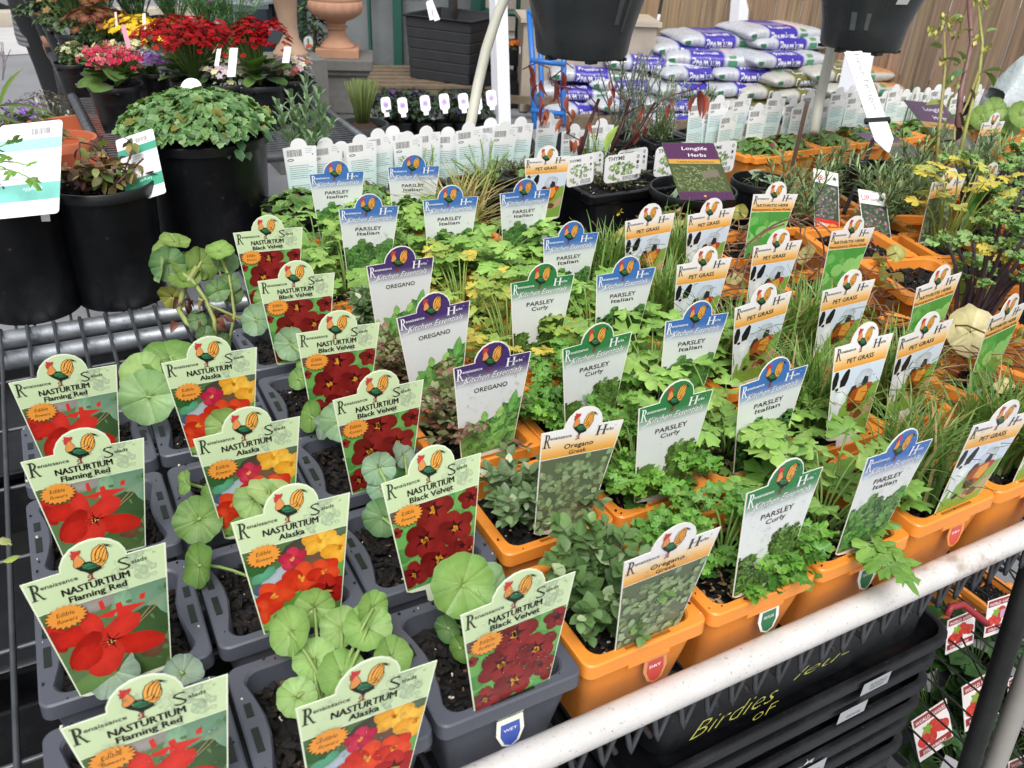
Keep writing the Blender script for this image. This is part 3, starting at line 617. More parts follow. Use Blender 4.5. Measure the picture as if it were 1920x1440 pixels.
def soil_mesh(seed, half=.036, chips=330, pale=.10, shells=False, r=None):
    R2 = random.Random(seed); b = MB(); n = 12
    dark = L('#120f0d'); ids = {}
    hz = lambda x, y: .004*math.sin(x*130+seed)*math.cos(y*110+seed*2)+R2.uniform(-.0012, .0012)
    for i in range(n+1):
        for j in range(n+1):
            x, y = (i/n*2-1)*half, (j/n*2-1)*half
            if r:
                a = math.atan2(y, x); m = max(abs(x), abs(y)); x, y = m/half*r*math.cos(a), m/half*r*math.sin(a)
            ids[i, j] = b.vert((x, y, hz(x, y)), jit(dark, .4, R2))
    for i in range(n):
        for j in range(n): b.face((ids[i, j], ids[i+1, j], ids[i+1, j+1], ids[i, j+1]))
    hf = r*.95 if r else half
    for k in range(chips):
        x, y = R2.uniform(-hf, hf), R2.uniform(-hf, hf)
        if r and x*x+y*y > r*r*.9: continue
        t = R2.random()
        if shells and t < .55: c = jit(L('#a58a62'), .35, R2); sz = R2.uniform(.003, .0062); fl = .35
        elif t < .05: c = L('#d8d2c4'); sz = R2.uniform(.0014, .0034); fl = .9
        elif t < pale: c = jit(L('#6b4e36'), .4, R2); sz = R2.uniform(.002, .0055); fl = .3
        else: c = jit(L('#1c1715'), .7, R2); sz = R2.uniform(.003, .010); fl = .35
        M = Matrix.Translation((x, y, .003+R2.uniform(0, .003))) @ Euler((R2.uniform(-.7, .7), R2.uniform(-.7, .7), R2.uniform(0, 6.3))).to_matrix().to_4x4()
        P = [(-1, -.5), (-.4, -.8), (.7, -.5), (1, .2), (.2, .7), (-.8, .5)]; k1 = R2.uniform(.4, 1)
        lo = [M @ Vector((px*sz*.6, py*sz*.5*k1, -sz*.15*fl)) for px, py in P]; hi = [M @ Vector((px*sz*.5, py*sz*.4*k1, sz*.35*fl)) for px, py in P]
        b.loops([lo, hi], c, cap1=True)
    if not r and half == .036:
        for k in range(12):
            u, v = R2.uniform(-.046, .046), R2.choice((-1, 1))*R2.uniform(.0425, .0478); x, y = (u, v) if k % 2 else (v, u); sz = R2.uniform(.0005, .0016); a0 = R2.uniform(0, 3); c = L('#d0cabc') if R2.random() < .15 else jit(L('#231b16'), .6, R2)
            b.loops([[(x+sz*math.cos(a0+t*1.6)*(1 if t % 2 else .5), y+sz*math.sin(a0+t*1.6), .0163) for t in range(4)], [(x+sz*.6*math.cos(a0+t*1.6), y+sz*.6*math.sin(a0+t*1.6), .0168+sz*.4) for t in range(4)]], c, cap1=True)
    return b.mesh('soil', SOIL)
SOILS = [soil_mesh(s) for s in (1, 2, 3)]; SHELLS = [soil_mesh(s, shells=True) for s in (4, 5)]
# ------------------------------------------------------------------ leaves
def frame(d, roll=0):
    d = Vector(d).normalized(); s = d.cross(Vector((0, 0, 1)))
    s = Vector((1, 0, 0)) if s.length < 1e-4 else s.normalized()
    n = s.cross(d); 
    if roll: s, n = s*math.cos(roll)+n*math.sin(roll), n*math.cos(roll)-s*math.sin(roll)
    return d, s, n
OV = [(0, .05), (.18, .62), (.42, 1), (.7, .78), (.9, .35), (1, .02)]
LAN = [(0, .2), (.25, .9), (.55, 1), (.8, .6), (1, .03)]
BLADE = [(0, .8), (.3, 1), (.6, .85), (.85, .5), (1, .03)]
NEEDLE = [(0, .6), (.5, 1), (1, .1)]
def leaf(b, o, d, ln, wd, c, prof=OV, fold=.3, curl=.3, roll=0, tooth=0, vein=None):
    d, s, n = frame(d, roll); o = Vector(o); rows = []
    for i, (t, k) in enumerate(prof):
        p = o+d*(ln*t*(1-.12*curl*t))-n*(ln*curl*t*t*.5); h = wd/2*k*(1+(tooth if i % 2 else -tooth)); up = n*(h*fold)
        rows.append((b.vert(p+s*h+up, c), b.vert(p, vein or mix(c, (0, 0, 0), .12)), b.vert(p-s*h+up, mix(c, (1, 1, 1), .02))))
    for a, q in zip(rows, rows[1:]): b.face((a[0], a[1], q[1], q[0])); b.face((a[1], a[2], q[2], q[1]))
def lobed(b, o, d, r, c, R2, lobes=3, spread=1.9, teeth=3, cup=.25, ruff=0, roll=0):
    """a parsley-like leaflet: deep lobes, each with teeth, fanned from the stalk"""
    d, s, n = frame(d, roll); o = Vector(o); c0 = b.vert(o, mix(c, L('#dfe8b8'), .25)); prev = None; N = lobes*(teeth*2); ce = mix(c, (0, 0, 0), .08)
    for i in range(N+1):
        u = i/N; a = (u-.5)*2*spread; lk = abs(math.sin(u*lobes*PI)); rr = r*(.50+.50*lk**.6)*(1-.25*abs(u-.5)*2)*(1 if i % 2 else .86)*R2.uniform(.93, 1.06)
        z = cup*rr*.5*math.cos(a)*-1+(ruff*r*math.sin(i*2.4+R2.uniform(-.6, .6)) if ruff else 0)+R2.uniform(-.03, .03)*r
        p = o+(d*math.cos(a)+s*math.sin(a))*rr+n*z
        m = b.vert(o+(d*math.cos(a)+s*math.sin(a))*rr*.5+n*(z*.2+.06*r), c); e = b.vert(p, ce if not ruff else jit(c, .15, R2))
        if prev: b.face((c0, prev[0], m)); b.face((prev[0], prev[1], e, m))
        prev = (m, e)
def roundleaf(b, o, nrm, r, c, R2, veins=9, cup=.14, wav=.075, vein=None, off=.0):
    """nasturtium leaf: round shield, pale veins running from the stalk point"""
    nz = Vector(nrm).normalized(); x = nz.orthogonal().normalized(); y = nz.cross(x); o = Vector(o); vein = vein or mix(c, L('#d5e2a8'), .38); rings = []
    rads = (.04, .35, .7, .93, 1.0); ph = R2.uniform(0, 6)
    wv = [R2.uniform(-.5, .5) for _ in range(veins)]
    for q, rr in enumerate(rads):
        ring = []
        for k in range(veins):
            a = 2*PI*(k+wv[k]*.35)/veins+ph; nx = 2*PI*((k+1) % veins+wv[(k+1) % veins]*.35)/veins+ph
            if k == veins-1: nx += 2*PI
            dl = min(.12, .011/rr*(1.2-rr*.6))
            for aa, isv in ((a-dl, 0), (a, 1), (a+dl, 0), (a+(nx-a)*.33, 0), (a+(nx-a)*.66, 0)):
                lob = 1-.032*math.cos((aa-a)/(max(.1, nx-a))*2*PI)*(rr > .6) if not isv else 1-.03*(rr > .6)
                R_ = r*rr*lob*(1+off*math.cos(aa)); z = r*(-cup*(1-rr)*.8+wav*rr*rr*math.sin(3*aa+ph)+wav*.6*rr*math.sin(5*aa))
                p = o+(x*math.cos(aa)+y*math.sin(aa))*R_+nz*z+nz*(r*.006 if not isv else 0)
                ring.append(b.vert(p, vein if isv and rr < .95 else mix(mix(c, L('#c8d890'), .22*(1-rr)), (0, 0, 0), .14*(rr > .9)+R2.uniform(0, .08))))
        rings.append(ring)
    b.face(rings[0])
    for a, q in zip(rings, rings[1:]):
        n = len(a)
        for i in range(n): b.face((a[i], a[(i+1) % n], q[(i+1) % n], q[i]))
def arc(p0, p1, bow, n=6):
    p0, p1 = Vector(p0), Vector(p1); return [p0.lerp(p1, t)+Vector(bow)*math.sin(PI*t) for t in [i/n for i in range(n+1)]]
# ------------------------------------------------------------------ herb builders (local frame: pot centre, soil at z = 0)
def P_oregano(seed, n=20, hh=(.02, .055), ll=(.013, .019), cols=('#3d5a34', '#6e8d5c'), spread=.045, ww=.66, stemc='#5a6440', mixc=None, tooth=0, gap=.010, fold=.25):
    R2 = random.Random(seed); b = MB()
    for k in range(n):
        a = R2.uniform(0, 2*PI); r0 = R2.uniform(0, .024); h = R2.uniform(*hh); out = R2.uniform(.1, 1)*spread
        p0 = Vector((r0*math.cos(a), r0*math.sin(a), 0)); p1 = Vector(((r0+out)*math.cos(a), (r0+out)*math.sin(a), h)); P = arc(p0, p1, (0, 0, h*.25), 8)
        b.tube(P, .0008, L(stemc), n=4); m = max(2, int(h*1.2/gap)); t0 = R2.uniform(0, 3)
        for j in range(m+1):
            t = .25+.75*j/m; i = min(7, int(t*8)); p = P[i].lerp(P[i+1], t*8-i); ax = (P[i+1]-P[i]).normalized()
            ph = t0+j*PI/2; s1 = ax.orthogonal().normalized(); s2 = ax.cross(s1); k1 = (1-.45*t)*(1 if t < .95 else .8)
            for sg in (1, -1):
                dd = (s1*math.cos(ph)+s2*math.sin(ph))*sg+ax*(.35+.7*t)+Vector((0, 0, .15)); c = mix(L(cols[0]), L(cols[1]), min(1, R2.random()*.7+t*.3))
                if mixc and R2.random() < mixc[1]: c = L(mixc[0])
                l_ = R2.uniform(*ll)*k1*1.15; leaf(b, p, dd, l_, l_*ww, jit(c, .15, R2), fold=fold, curl=R2.uniform(.1, .6), tooth=tooth, vein=mix(c, L('#b9c99a'), .10))
    return b.mesh('foliage', LEAF, smooth=True)
def P_parsley(seed, n=16, hh=(.02, .08), rr=(.014, .022), cols=('#5c9036', '#a6cc68'), curly=False, spread=.05, yel=0, stemc='#86a858', sr=.0011):
    R2 = random.Random(seed); b = MB()
    for k in range(n):
        a = R2.uniform(0, 2*PI); r0 = R2.uniform(0, .018); h = R2.uniform(*hh); out = R2.uniform(.2, 1)*spread
        p0 = Vector((r0*math.cos(a), r0*math.sin(a), 0)); p1 = Vector(((r0+out)*math.cos(a), (r0+out)*math.sin(a), h)); P = arc(p0, p1, (math.cos(a)*-.004, math.sin(a)*-.004, h*.12), 6)
        c = mix(L(cols[0]), L(cols[1]), R2.random()*.6+.4*h/hh[1])
        if R2.random() < yel: c = L('#d3c452')
        b.tube(P, [sr]*4+[sr*.8]*3, mix(L(stemc), c, .3 if sr < .002 else .05), n=5); ax = (P[-1]-P[-2]).normalized(); hd = Vector((math.cos(a), math.sin(a), .15)); sd_ = hd.cross(Vector((0, 0, 1))).normalized()
        tip = P[-1]
        for dirv, off in ((hd, .008), (sd_*.9+hd*.5, .002), (-sd_*.9+hd*.5, .002)):
            dv = (dirv+Vector((0, 0, R2.uniform(-.3, .35)))).normalized(); q = tip+dv*off*1.4; b.tube([tip, q], .0007, c, n=3, cap=False)
            r = R2.uniform(*rr)*(1 if off > .005 else .8)
            if curly:
                for j in range(4): lobed(b, q+Vector((R2.uniform(-1, 1), R2.uniform(-1, 1), R2.uniform(-.5, .8)))*.006, dv+Vector((R2.uniform(-.8, .8), R2.uniform(-.8, .8), R2.uniform(-.3, .6))), r*.62, jit(c, .2, R2), R2, 3, 2.3, 3, .2, .16, R2.uniform(-.6, .6))
            else: lobed(b, q, dv, r, jit(c, .12, R2), R2, 3, 1.75, 3, .3, .06, R2.uniform(-.4, .4))
    return b.mesh('foliage', LEAF, smooth=True)
def P_grass(seed, n=110, hh=(.05, .11), cols=('#5c8a3c', '#9cbf68'), dry=.12, spread=.035, lean=.05, w_=.0032):
    R2 = random.Random(seed); b = MB()
    for k in range(n):
        a = R2.uniform(0, 2*PI); r0 = R2.uniform(0, .03); h = R2.uniform(*hh); o = R2.uniform(.2, 1)*lean; bx = R2.uniform(0, 2*PI)
        c = jit(mix(L(cols[0]), L(cols[1]), R2.random()), .15, R2)
        if R2.random() < dry: c = L('#c3b078')
        p0 = Vector((r0*math.cos(a), r0*math.sin(a), 0)); dx = Vector((math.cos(bx), math.sin(bx), 0)); sd_ = Vector((-dx.y, dx.x, 0)); prev = None
        for i in range(6):
            t = i/5; p = p0+dx*o*t*t+Vector((0, 0, h*(t-.28*t*t*t*(o/lean)))); ww = w_/2*(1-t**2*.95); e = (b.vert(p+sd_*ww, c), b.vert(p+Vector((0, 0, -.0006)), mix(c, (0, 0, 0), .2)), b.vert(p-sd_*ww, c))
            if prev: b.face((prev[0], prev[1], e[1], e[0])); b.face((prev[1], prev[2], e[2], e[1]))
            prev = e
    return b.mesh('foliage', LEAF, smooth=True)
def P_rosemary(seed, n=9, hh=(.07, .15), nl=(.016, .026), cols=('#3f5c40', '#88a27c'), spread=.05, stemc='#6d6a50', dens=.0032, wd=.0026, base=.02):
    R2 = random.Random(seed); b = MB()
    for k in range(n):
        a = R2.uniform(0, 2*PI); h = R2.uniform(*hh); o = R2.uniform(.1, 1)*spread; P = arc((R2.uniform(-base, base), R2.uniform(-base, base), 0), (o*math.cos(a), o*math.sin(a), h), (R2.uniform(-.01, .01), R2.uniform(-.01, .01), 0), 8)
        b.tube(P, .0012, L(stemc), n=4); m = int(h/dens)
        for j in range(m):
            t = .12+.88*j/m; i = min(7, int(t*8)); p = P[i].lerp(P[i+1], t*8-i); ax = (P[i+1]-P[i]).normalized(); ph = j*2.4; s1 = ax.orthogonal().normalized(); s2 = ax.cross(s1)
            dd = s1*math.cos(ph)+s2*math.sin(ph)+ax*(.5+.9*t*t); l_ = R2.uniform(*nl)*(1-.45*t*t); leaf(b, p, dd, l_, wd, jit(mix(L(cols[0]), L(cols[1]), R2.random()), .12, R2), NEEDLE, -.3, R2.uniform(-.2, .5))
    return b.mesh('foliage', LEAF, smooth=True)
def P_nast(seed, spec=None, n=3, cols=('#6f9c4a', '#a3c27c')):
    """spec: list of (x, y, z, radius, normal, colour) relative to the soil centre"""
    R2 = random.Random(seed); b = MB()
    if spec is None:
        spec = []
        for k in range(n):
            a = R2.uniform(0, 2*PI); o = R2.uniform(.01, .035); spec.append((o*math.cos(a), o*math.sin(a), R2.uniform(.015, .045), R2.uniform(.011, .018), (R2.uniform(-.5, .5), R2.uniform(-.9, 0), .8), cols[k % 2]))
    for x, y, z, r, nn, c in spec:
        P = arc((R2.uniform(-.006, .006), R2.uniform(-.004, .008), 0), (x, y, z), (R2.uniform(-.006, .006), R2.uniform(-.006, .006), .006), 6); b.tube(P, .0012, L('#9db86a'), n=5)
        roundleaf(b, (x, y, z), nn, r, jit(L(c), .06, R2), R2)
    return b.mesh('foliage', LEAF, smooth=True)
# ------------------------------------------------------------------ potted herb = pot shell + soil + foliage
BZ = -PH
def potted(name, label, cat, x, y, shell, soil, foli, rot=0, group=None, z=BZ, fz=None, tilt=(0, 0), frot=None):
    t = thing(name, label, cat, (x, y, z), (tilt[0], tilt[1], rot), group)
    link('pot_shell', shell, t); link('soil', soil, t, (0, 0, PH-.016), (0, 0, rnd.choice((0, PI/2, PI, -PI/2))))
    if foli: link('foliage', foli, t, (0, 0, PH-.014), (0, 0, frot if frot is not None else 0))
    return t
XG = [-.2485, -.147, -.0455]; XO = [.0565, .158, .2595, .361, .4625]; DY = .1145
def loc_world(px, py, z): p = at(px, py, z=z); return p
# grey pots: nasturtium seedlings; leaves of the near pots stand where the photograph shows them
def nl(pot, items):
    cx, cy = pot; out = []
    for (px, py, z, r, nn, c) in items: p = at(px, py, z=z); out.append((p.x-cx, p.y-cy, z+.014, r*(.8 if pot[1] < .36 or pot[0] > -.1 else 1), nn, c))
    return out
NY = lambda r: r*DY+.0495
gl, gm, gd, gs = '#86b05a', '#67933f', '#4e7a44', '#8aa390'
NAST = {
 (0, 0): [], (0, 1): [(210, 1260, .012, .0205, (-.3, -.9, .5), gs), (345, 1262, .004, .015, (.3, -.6, .8), gs)],
 (0, 2): [], (0, 3): [],
 (1, 0): [(690, 1175, .025, .019, (0, -.5, 1), gl), (640, 1175, .02, .017, (-.3, -.4, 1), gl), (590, 1235, .012, .017, (0, -.5, 1), '#9cc66e'), (645, 1265, .01, .020, (.2, -.6, 1), gl), (738, 1232, .012, .017, (.4, -.7, .8), gl), (557, 1307, .004, .015, (-.1, -.6, 1), '#9cc66e'), (543, 1183, .024, .019, (-.8, -.4, .8), gl), (590, 1140, .025, .016, (-.2, -.9, .5), gl), (700, 1140, .032, .014, (.2, -.8, .4), gl)],
 (1, 1): [(480, 935, .035, .020, (-.2, -.6, .7), gl), (370, 1060, .012, .020, (-.9, -.3, .6), gm), (505, 918, .04, .019, (.2, -.3, .9), '#b5d488')],
 (1, 2): [(371, 975, .02, .022, (-.3, -.8, .7), gm), (420, 800, .045, .019, (-.3, -.9, .4), '#7fa354'), (410, 930, .02, .020, (-.6, -.5, .9), gm), (345, 905, .03, .012, (-.9, -.2, .5), gl)],
 (1, 3): [(277, 745, .035, .024, (-.3, -.8, .5), '#8fb878'), (262, 700, .038, .021, (-.5, -.5, .9), '#8fb264'), (318, 668, .045, .024, (0, -.2, .9), gm)],
 (2, 0): [(868, 1098, .045, .026, (-.15, -.85, .6), '#84b058'), (925, 1105, .03, .024, (.6, -.5, .6), '#a0c890'), (838, 1180, .008, .012, (-.8, -.5, .4), gd), (865, 1218, .004, .012, (-.9, -.4, .3), gm)],
 (2, 1): [(712, 878, .035, .017, (-.1, -.9, .3), '#9abfa0'), (718, 970, .01, .019, (-.5, -.7, .5), '#5f8a5a'), (715, 915, .02, .014, (-.6, -.7, .5), '#82a88a'), (760, 850, .03, .015, (.4, -.7, .5), gs)],
 (2, 2): [(640, 790, .03, .022, (-.4, -.8, .3), '#93b98c'), (583, 780, .02, .018, (-.9, -.2, .5), gm), (605, 800, .02, .014, (-.8, -.2, .3), gs)],
 (2, 3): [(545, 645, .03, .021, (-.5, -.8, .4), '#86ab82'), (575, 688, .01, .016, (-.8, -.4, .5), gl), (560, 710, .008, .014, (-.5, -.4, .6), gm)],
 (2, 4): [(478, 600, .022, .021, (-.6, -.6, .5), '#7da27a'), (497, 560, .02, .016, (-.4, -.8, .4), gm)],
}
CN = ['leftmost', 'middle', 'right']
fl = {0: 'red nasturtium', 1: 'mixed nasturtium', 2: 'dark nasturtium'}
for c_ in range(3):
    for r_ in range(4 if c_ == 0 else 4 if c_ == 1 else 5):
        x, y = XG[c_], NY(r_); items = NAST.get((c_, r_), [])
        if c_ == 0 and r_ == 3: pass
        f = P_nast(c_*10+r_, nl((x, y), items)) if items else (P_nast(c_*10+r_, n=1) if (c_, r_) == (0, 3) else None)
        seed = 'with no leaves showing' if f is None else f'holding {len(items) if items else 1} round lea{"ves" if len(items) > 1 else "f"}'
        potted('seedling_pot', f"grey pot {seed}, {'front row' if r_ == 0 else ORD[r_]+' row'} of the {CN[c_]} grey column", 'potted plant', x+rnd.uniform(-.0008, .0008), y, GREY_ME, SOILS[(c_+r_) % 3], f, rot=rnd.uniform(-.015, .015), group='grey pots of nasturtium seedlings')
# orange pots
OR_A = [P_oregano(s, n=46, hh=(.012, .06), cols=('#31582a', '#6f9450'), spread=.046, ww=.8, ll=(.012, .0195), mixc=('#a8b88c', .06)) for s in (1, 2)]
OR_G = [P_oregano(s, n=42, hh=(.014, .052), cols=('#416038', '#7d9a68'), spread=.044, mixc=('#c3cfae', .05)) for s in (3, 4)]
OR_V = P_oregano(5, n=56, hh=(.015, .055), ll=(.009, .015), cols=('#6a6444', '#8f9a62'), mixc=('#8a5a50', .35), spread=.045)
PI_A = [P_parsley(s, n=36, hh=(.006, .064), rr=(.015, .026), spread=.06) for s in (1, 2, 3)]
PC_A = [P_parsley(s, n=48, hh=(.008, .05), rr=(.010, .017), cols=('#43802f', '#84b84a'), curly=True, spread=.04) for s in (4, 5)]
PY_A = P_parsley(9, n=46, hh=(.012, .07), rr=(.011, .017), cols=('#86a845', '#b9c860'), yel=.3, spread=.055)
GR_A = [P_grass(s, n=230, lean=.06) for s in (1, 2, 3)]
def dried(seed, n=30, R=.07, h=.06, leaves=18, cols=('#8a5a4a', '#b08a66'), lc=('#d8c98e', '#a9a850', '#7f9f4c', '#6f9444', '#86a84e'), lr=(.009, .019)):
    R2 = random.Random(seed); b = MB()
    for k in range(n):
        a = R2.uniform(0, 2*PI); p = Vector((R*R2.uniform(-.8, .8), R*R2.uniform(-.8, .8), R2.uniform(.002, h*.6))); P = [p]; d = a
        for i in range(6):
            d += R2.uniform(-.7, .7); p = p+Vector((math.cos(d)*R*.3, math.sin(d)*R*.3, R2.uniform(-.012, .012))); p.z = max(.001, min(h*1.3, p.z)); P.append(p)
        b.tube(P, R2.uniform(.0005, .0013), jit(mix(L(cols[0]), L(cols[1]), R2.random()), .15, R2), n=5)
        if k < leaves: roundleaf(b, P[-1], (R2.uniform(-1, 1), R2.uniform(-1, .2), R2.uniform(.2, 1)), R2.uniform(*lr), jit(L(R2.choice(lc)), .1, R2), R2, 7, .1, .16)
    return b
DR_A = [dried(s).mesh('foliage', LEAF, smooth=True) for s in (1, 2)]+[dried(5, n=7, R=.06, h=.04, leaves=6, lr=(.006, .011), lc=('#7f9f5c', '#9aae70')).mesh('foliage', LEAF, smooth=True)]
COLS_O = [[('oregano', OR_A[0], 'dark oregano'), ('oregano', OR_G[0], 'grey green oregano'), ('oregano', OR_V, 'reddish oregano'), ('oregano', OR_V, 'thin reddish oregano'), ('oregano', OR_G[1], 'leafy oregano'), ('parsley', PI_A[0], 'flat parsley'), ('parsley', PI_A[1], 'tall flat parsley')],
 [('parsley', PC_A[0], 'curly parsley'), ('parsley', PC_A[1], 'bright curly parsley'), ('parsley', PC_A[0], 'small curly parsley'), ('parsley', PY_A, 'yellowing parsley'), ('parsley', PY_A, 'yellow green parsley'), ('parsley', PI_A[2], 'flat parsley'), ('parsley', PI_A[0], 'tall flat parsley')],
 [('parsley', PI_A[0], 'broad flat parsley'), ('parsley', PI_A[1], 'flat parsley'), ('parsley', PI_A[2], 'tall flat parsley'), ('parsley', PI_A[0], 'crowded flat parsley'), ('parsley', PI_A[1], 'dense flat parsley'), ('parsley', PI_A[2], 'limp flat parsley'), ('grass', None, 'dry grass')],
 [('grass', GR_A[0], 'thin pet grass'), ('grass', GR_A[1], 'bright pet grass'), ('grass', GR_A[2], 'bent pet grass'), ('grass', GR_A[0], 'tangled pet grass'), ('grass', GR_A[1], 'short pet grass')],
 [('grass', GR_A[1], 'dark pet grass'), ('grass', GR_A[2], 'thick pet grass'), ('grass', GR_A[0], 'pet grass'), ('pennywort', DR_A[1], 'dried runners'), ('grass', GR_A[2], 'sparse pet grass')]]
DG = P_grass(31, n=150, hh=(.05, .13), cols=('#8f9a4a', '#b0a860'), dry=.6, lean=.11, w_=.004)
ON = [f'{o} orange column right of grey' for o in ORD[:5]]
for c_, colm in enumerate(COLS_O):
    for r_, (kd, me, ds) in enumerate(colm):
        if me is None: me = DG
        raise_ = .006 if (c_, r_) in ((3, 0), (4, 0)) else 0
        o = potted('herb_pot', f"orange pot of {ds}, {'front row' if r_ == 0 else ORD[r_]+' row'} of the {ON[c_]}", 'potted plant', XO[c_]+rnd.uniform(-.001, .001), NY(r_), ORANGE_ME, (SHELLS[(c_+r_) % 2] if kd == 'parsley' else SOILS[(c_+r_) % 3]), me, rot=rnd.uniform(-.02, .02), group=f'orange pots of {kd}', frot=rnd.uniform(0, 6.28), z=BZ+raise_)
# pennywort and other pots to the right of the grid
PW = [('pennywort', .585, .13, .25, DR_A[0]), ('pennywort', .60, .24, .35, DR_A[1]), ('pennywort', .60, .385, -.05, DR_A[0]), ('pennywort', .60, .54, -.1, DR_A[1])]
ROSE = [P_rosemary(s, n=15, nl=(.022, .034), wd=.0034, hh=(.04, .115), cols=('#507340', '#a8c088'), spread=.062) for s in (1, 2, 3)]
KALE = [P_parsley(s, n=20, hh=(.065, .125), rr=(.013, .020), cols=('#5d8f48', '#9abb70'), curly=True, stemc='#5a4558', spread=.045, yel=.15, sr=.0026) for s in (11, 12)]
TALLY = P_parsley(13, n=28, hh=(.05, .13), rr=(.014, .022), cols=('#8fa045', '#d3cc6a'), yel=.5, spread=.06)
k_ = 0
RIGHT = []
for kd, x, y, rt, me in PW: RIGHT.append((x, y, rt, me, 'dried pennywort runners', 'pennywort'))
BIG = set()
for (x, y, rt, me, ds) in [(.752, .468, -.265, DR_A[2], 'bare few sprigs'), (.743, .345, -.265, None, 'bare chunky soil'), (.70, .238, -.2, KALE[0], 'purple stemmed kale'), (.795, .225, -.25, KALE[1], 'tall kale'), (.86, .33, -.26, KALE[0], 'curl topped kale'), (.765, .60, -.3, ROSE[0], 'rosemary sprigs'), (.87, .53, -.3, ROSE[1], 'bushy rosemary'), (.88, .65, -.3, ROSE[2], 'tall rosemary'), (.98, .58, -.4, ROSE[0], 'rosemary'), (.90, .43, -.26, TALLY, 'yellowing kale tops'), (.93, .27, -.4, KALE[1], 'dark kale'), (1.0, .46, -.4, KALE[0], 'curly kale'), (1.09, .64, -.4, ROSE[1], 'spreading rosemary'), (1.03, .35, -.4, TALLY, 'pale kale tops'), (1.20, .60, -.4, ROSE[2], 'upright rosemary'), (1.12, .47, -.4, KALE[1], 'leggy kale'), (1.14, .30, -.3, KALE[0], 'branching kale'), (.82, .12, -.2, GR_A[1], 'lush grass'), (.70, .09, -.1, GR_A[0], 'wiry grass'), (.59, .05, 0, GR_A[2], 'leaning grass')]:
    if not RIGHT or 'bare' in ds: BIG.add(len(RIGHT))
    RIGHT.append((x, y, rt, me, ds, 'herb'))
for i, (x, y, rt, me, ds, kd) in enumerate(RIGHT):
    o = potted('herb_pot', f"orange pot of {ds}, {ORD[i]} of the loose pots at the right", 'potted plant', x, y, ORANGE_ME, SOILS[i % 3], me, rot=rt, group=f'loose orange pots of {kd}', frot=rnd.uniform(0, 6.28), z=BZ+(.012 if i in BIG else rnd.uniform(0, .004)))
    if i in BIG:
        for c in o.children:
            if not c.name.startswith('foliage'): c.scale = (1.27, 1.27, 1)
# ------------------------------------------------------------------ display bench: white front rail, wire mesh top, galvanised tubes at the joint
X0, X1 = -1.0, 1.75
bt = thing('display_bench', 'wire mesh display bench with a speckled white front rail', 'bench', (0, 0, -.9))
def bp_(name, b, m, sm=True): return link(name, b.mesh(name, m, smooth=sm), bt, (0, 0, .9))
b = MB(); b.tube([(X0, -.0135, -.040), (X0+.5, -.0135, -.0405), (.5, -.0135, -.0405), (X1, -.0135, -.0395)], .0110, (1, 1, 1), n=20); bp_('front_rail', b, WHITEP)
b = MB(); zt = BZ-.0028
x = X0
while x < X1: b.tube([(x, -.004, zt), (x, .5, zt), (x, .80, zt), (x, .826, zt+.006), (x, .838, zt+.0095), (x, .850, zt+.004), (x, .853, zt-.012)], .0024, (1, 1, 1), n=6, cap=False); x += .0305
for y in (.06, .17, .28, .39, .50, .61, .72): b.tube([(X0, y, zt-.0036), (X1, y, zt-.0036)], .0021, (1, 1, 1), n=6, cap=False)
bp_('mesh_wires', b, WIRE)
b = MB()
for yy, zz in ((.800, zt-.016), (.838, zt-.006)): b.tube([(X0, yy, zz), (X1, yy, zz)], .0125, (1, 1, 1), n=16)
bp_('cross_tube', b, GALV)
b = MB(); x = X0; i = 0; P = []
while x < X1: P.append((x, -.018, -.048 if i % 2 == 0 else -.095)); x += .0115; i += 1
Q = []
for p, q in zip(P, P[1:]): Q += [p, tuple(p[k]*.85+q[k]*.15 for k in range(3)), tuple(p[k]*.15+q[k]*.85 for k in range(3))]
b.tube([(x_, y_+.010, z_) for x_, y_, z_ in Q], .0021, (1, 1, 1), n=6); bp_('truss_wire', b, WIRE)
b = MB(); b.tube([(X0, .004, -.080), (X1, .004, -.080)], .002, (1, 1, 1), n=6); bp_('truss_rod', b, DARKST)
# ------------------------------------------------------------------ back bench and its pots
B2 = BZ
tb = thing('rear_bench', 'rear wire mesh bench with galvanised frame behind the front bench', 'bench', (0, 0, -.9))
b = MB(); x = -1.0
while x < 2.4: b.tube([(x, .85, B2-.0028), (x, 1.10, B2-.0028)], .0019, (1, 1, 1), n=5, cap=False); x += .0215
for y in (.95, 1.05): b.tube([(-1.0, y, B2-.0064), (2.4, y, B2-.0064)], .0021, (1, 1, 1), n=5, cap=False)
link('mesh_wires', b.mesh('mesh_wires', WIRE, True), tb, (0, 0, .9))
b = MB(); b.tube([(-1.0, 1.11, B2-.012), (2.4, 1.11, B2-.012)], .0125, (1, 1, 1), n=14)
for x in (-.9, .9, 2.3):
    for y in (.862, 1.10): b.tube([(x, y, B2-.02), (x, y, -.998)], .0125, (1, 1, 1), n=12)
link('frame_tube', b.mesh('frame_tube', GALV, True), tb, (0, 0, .9))
def round_pot_mesh(name, r, h, lip=.006, m=None, taper=.78, col=(1, 1, 1), rough_r=0):
    b = MB(); n = 40
    b.lathe([(0.001, 0), (r*taper, 0), (r*.985, h-lip*2.4), (r*.99, h-lip*2.2), (r*1.03, h-lip*2.2), (r*1.035, h-.0015), (r*1.02, h), (r*.985, h), (r*.965, h-.004), (r*.93, h-.045)], col, n)
    return b.mesh(name, m or BLACKP, smooth=math.radians(40))
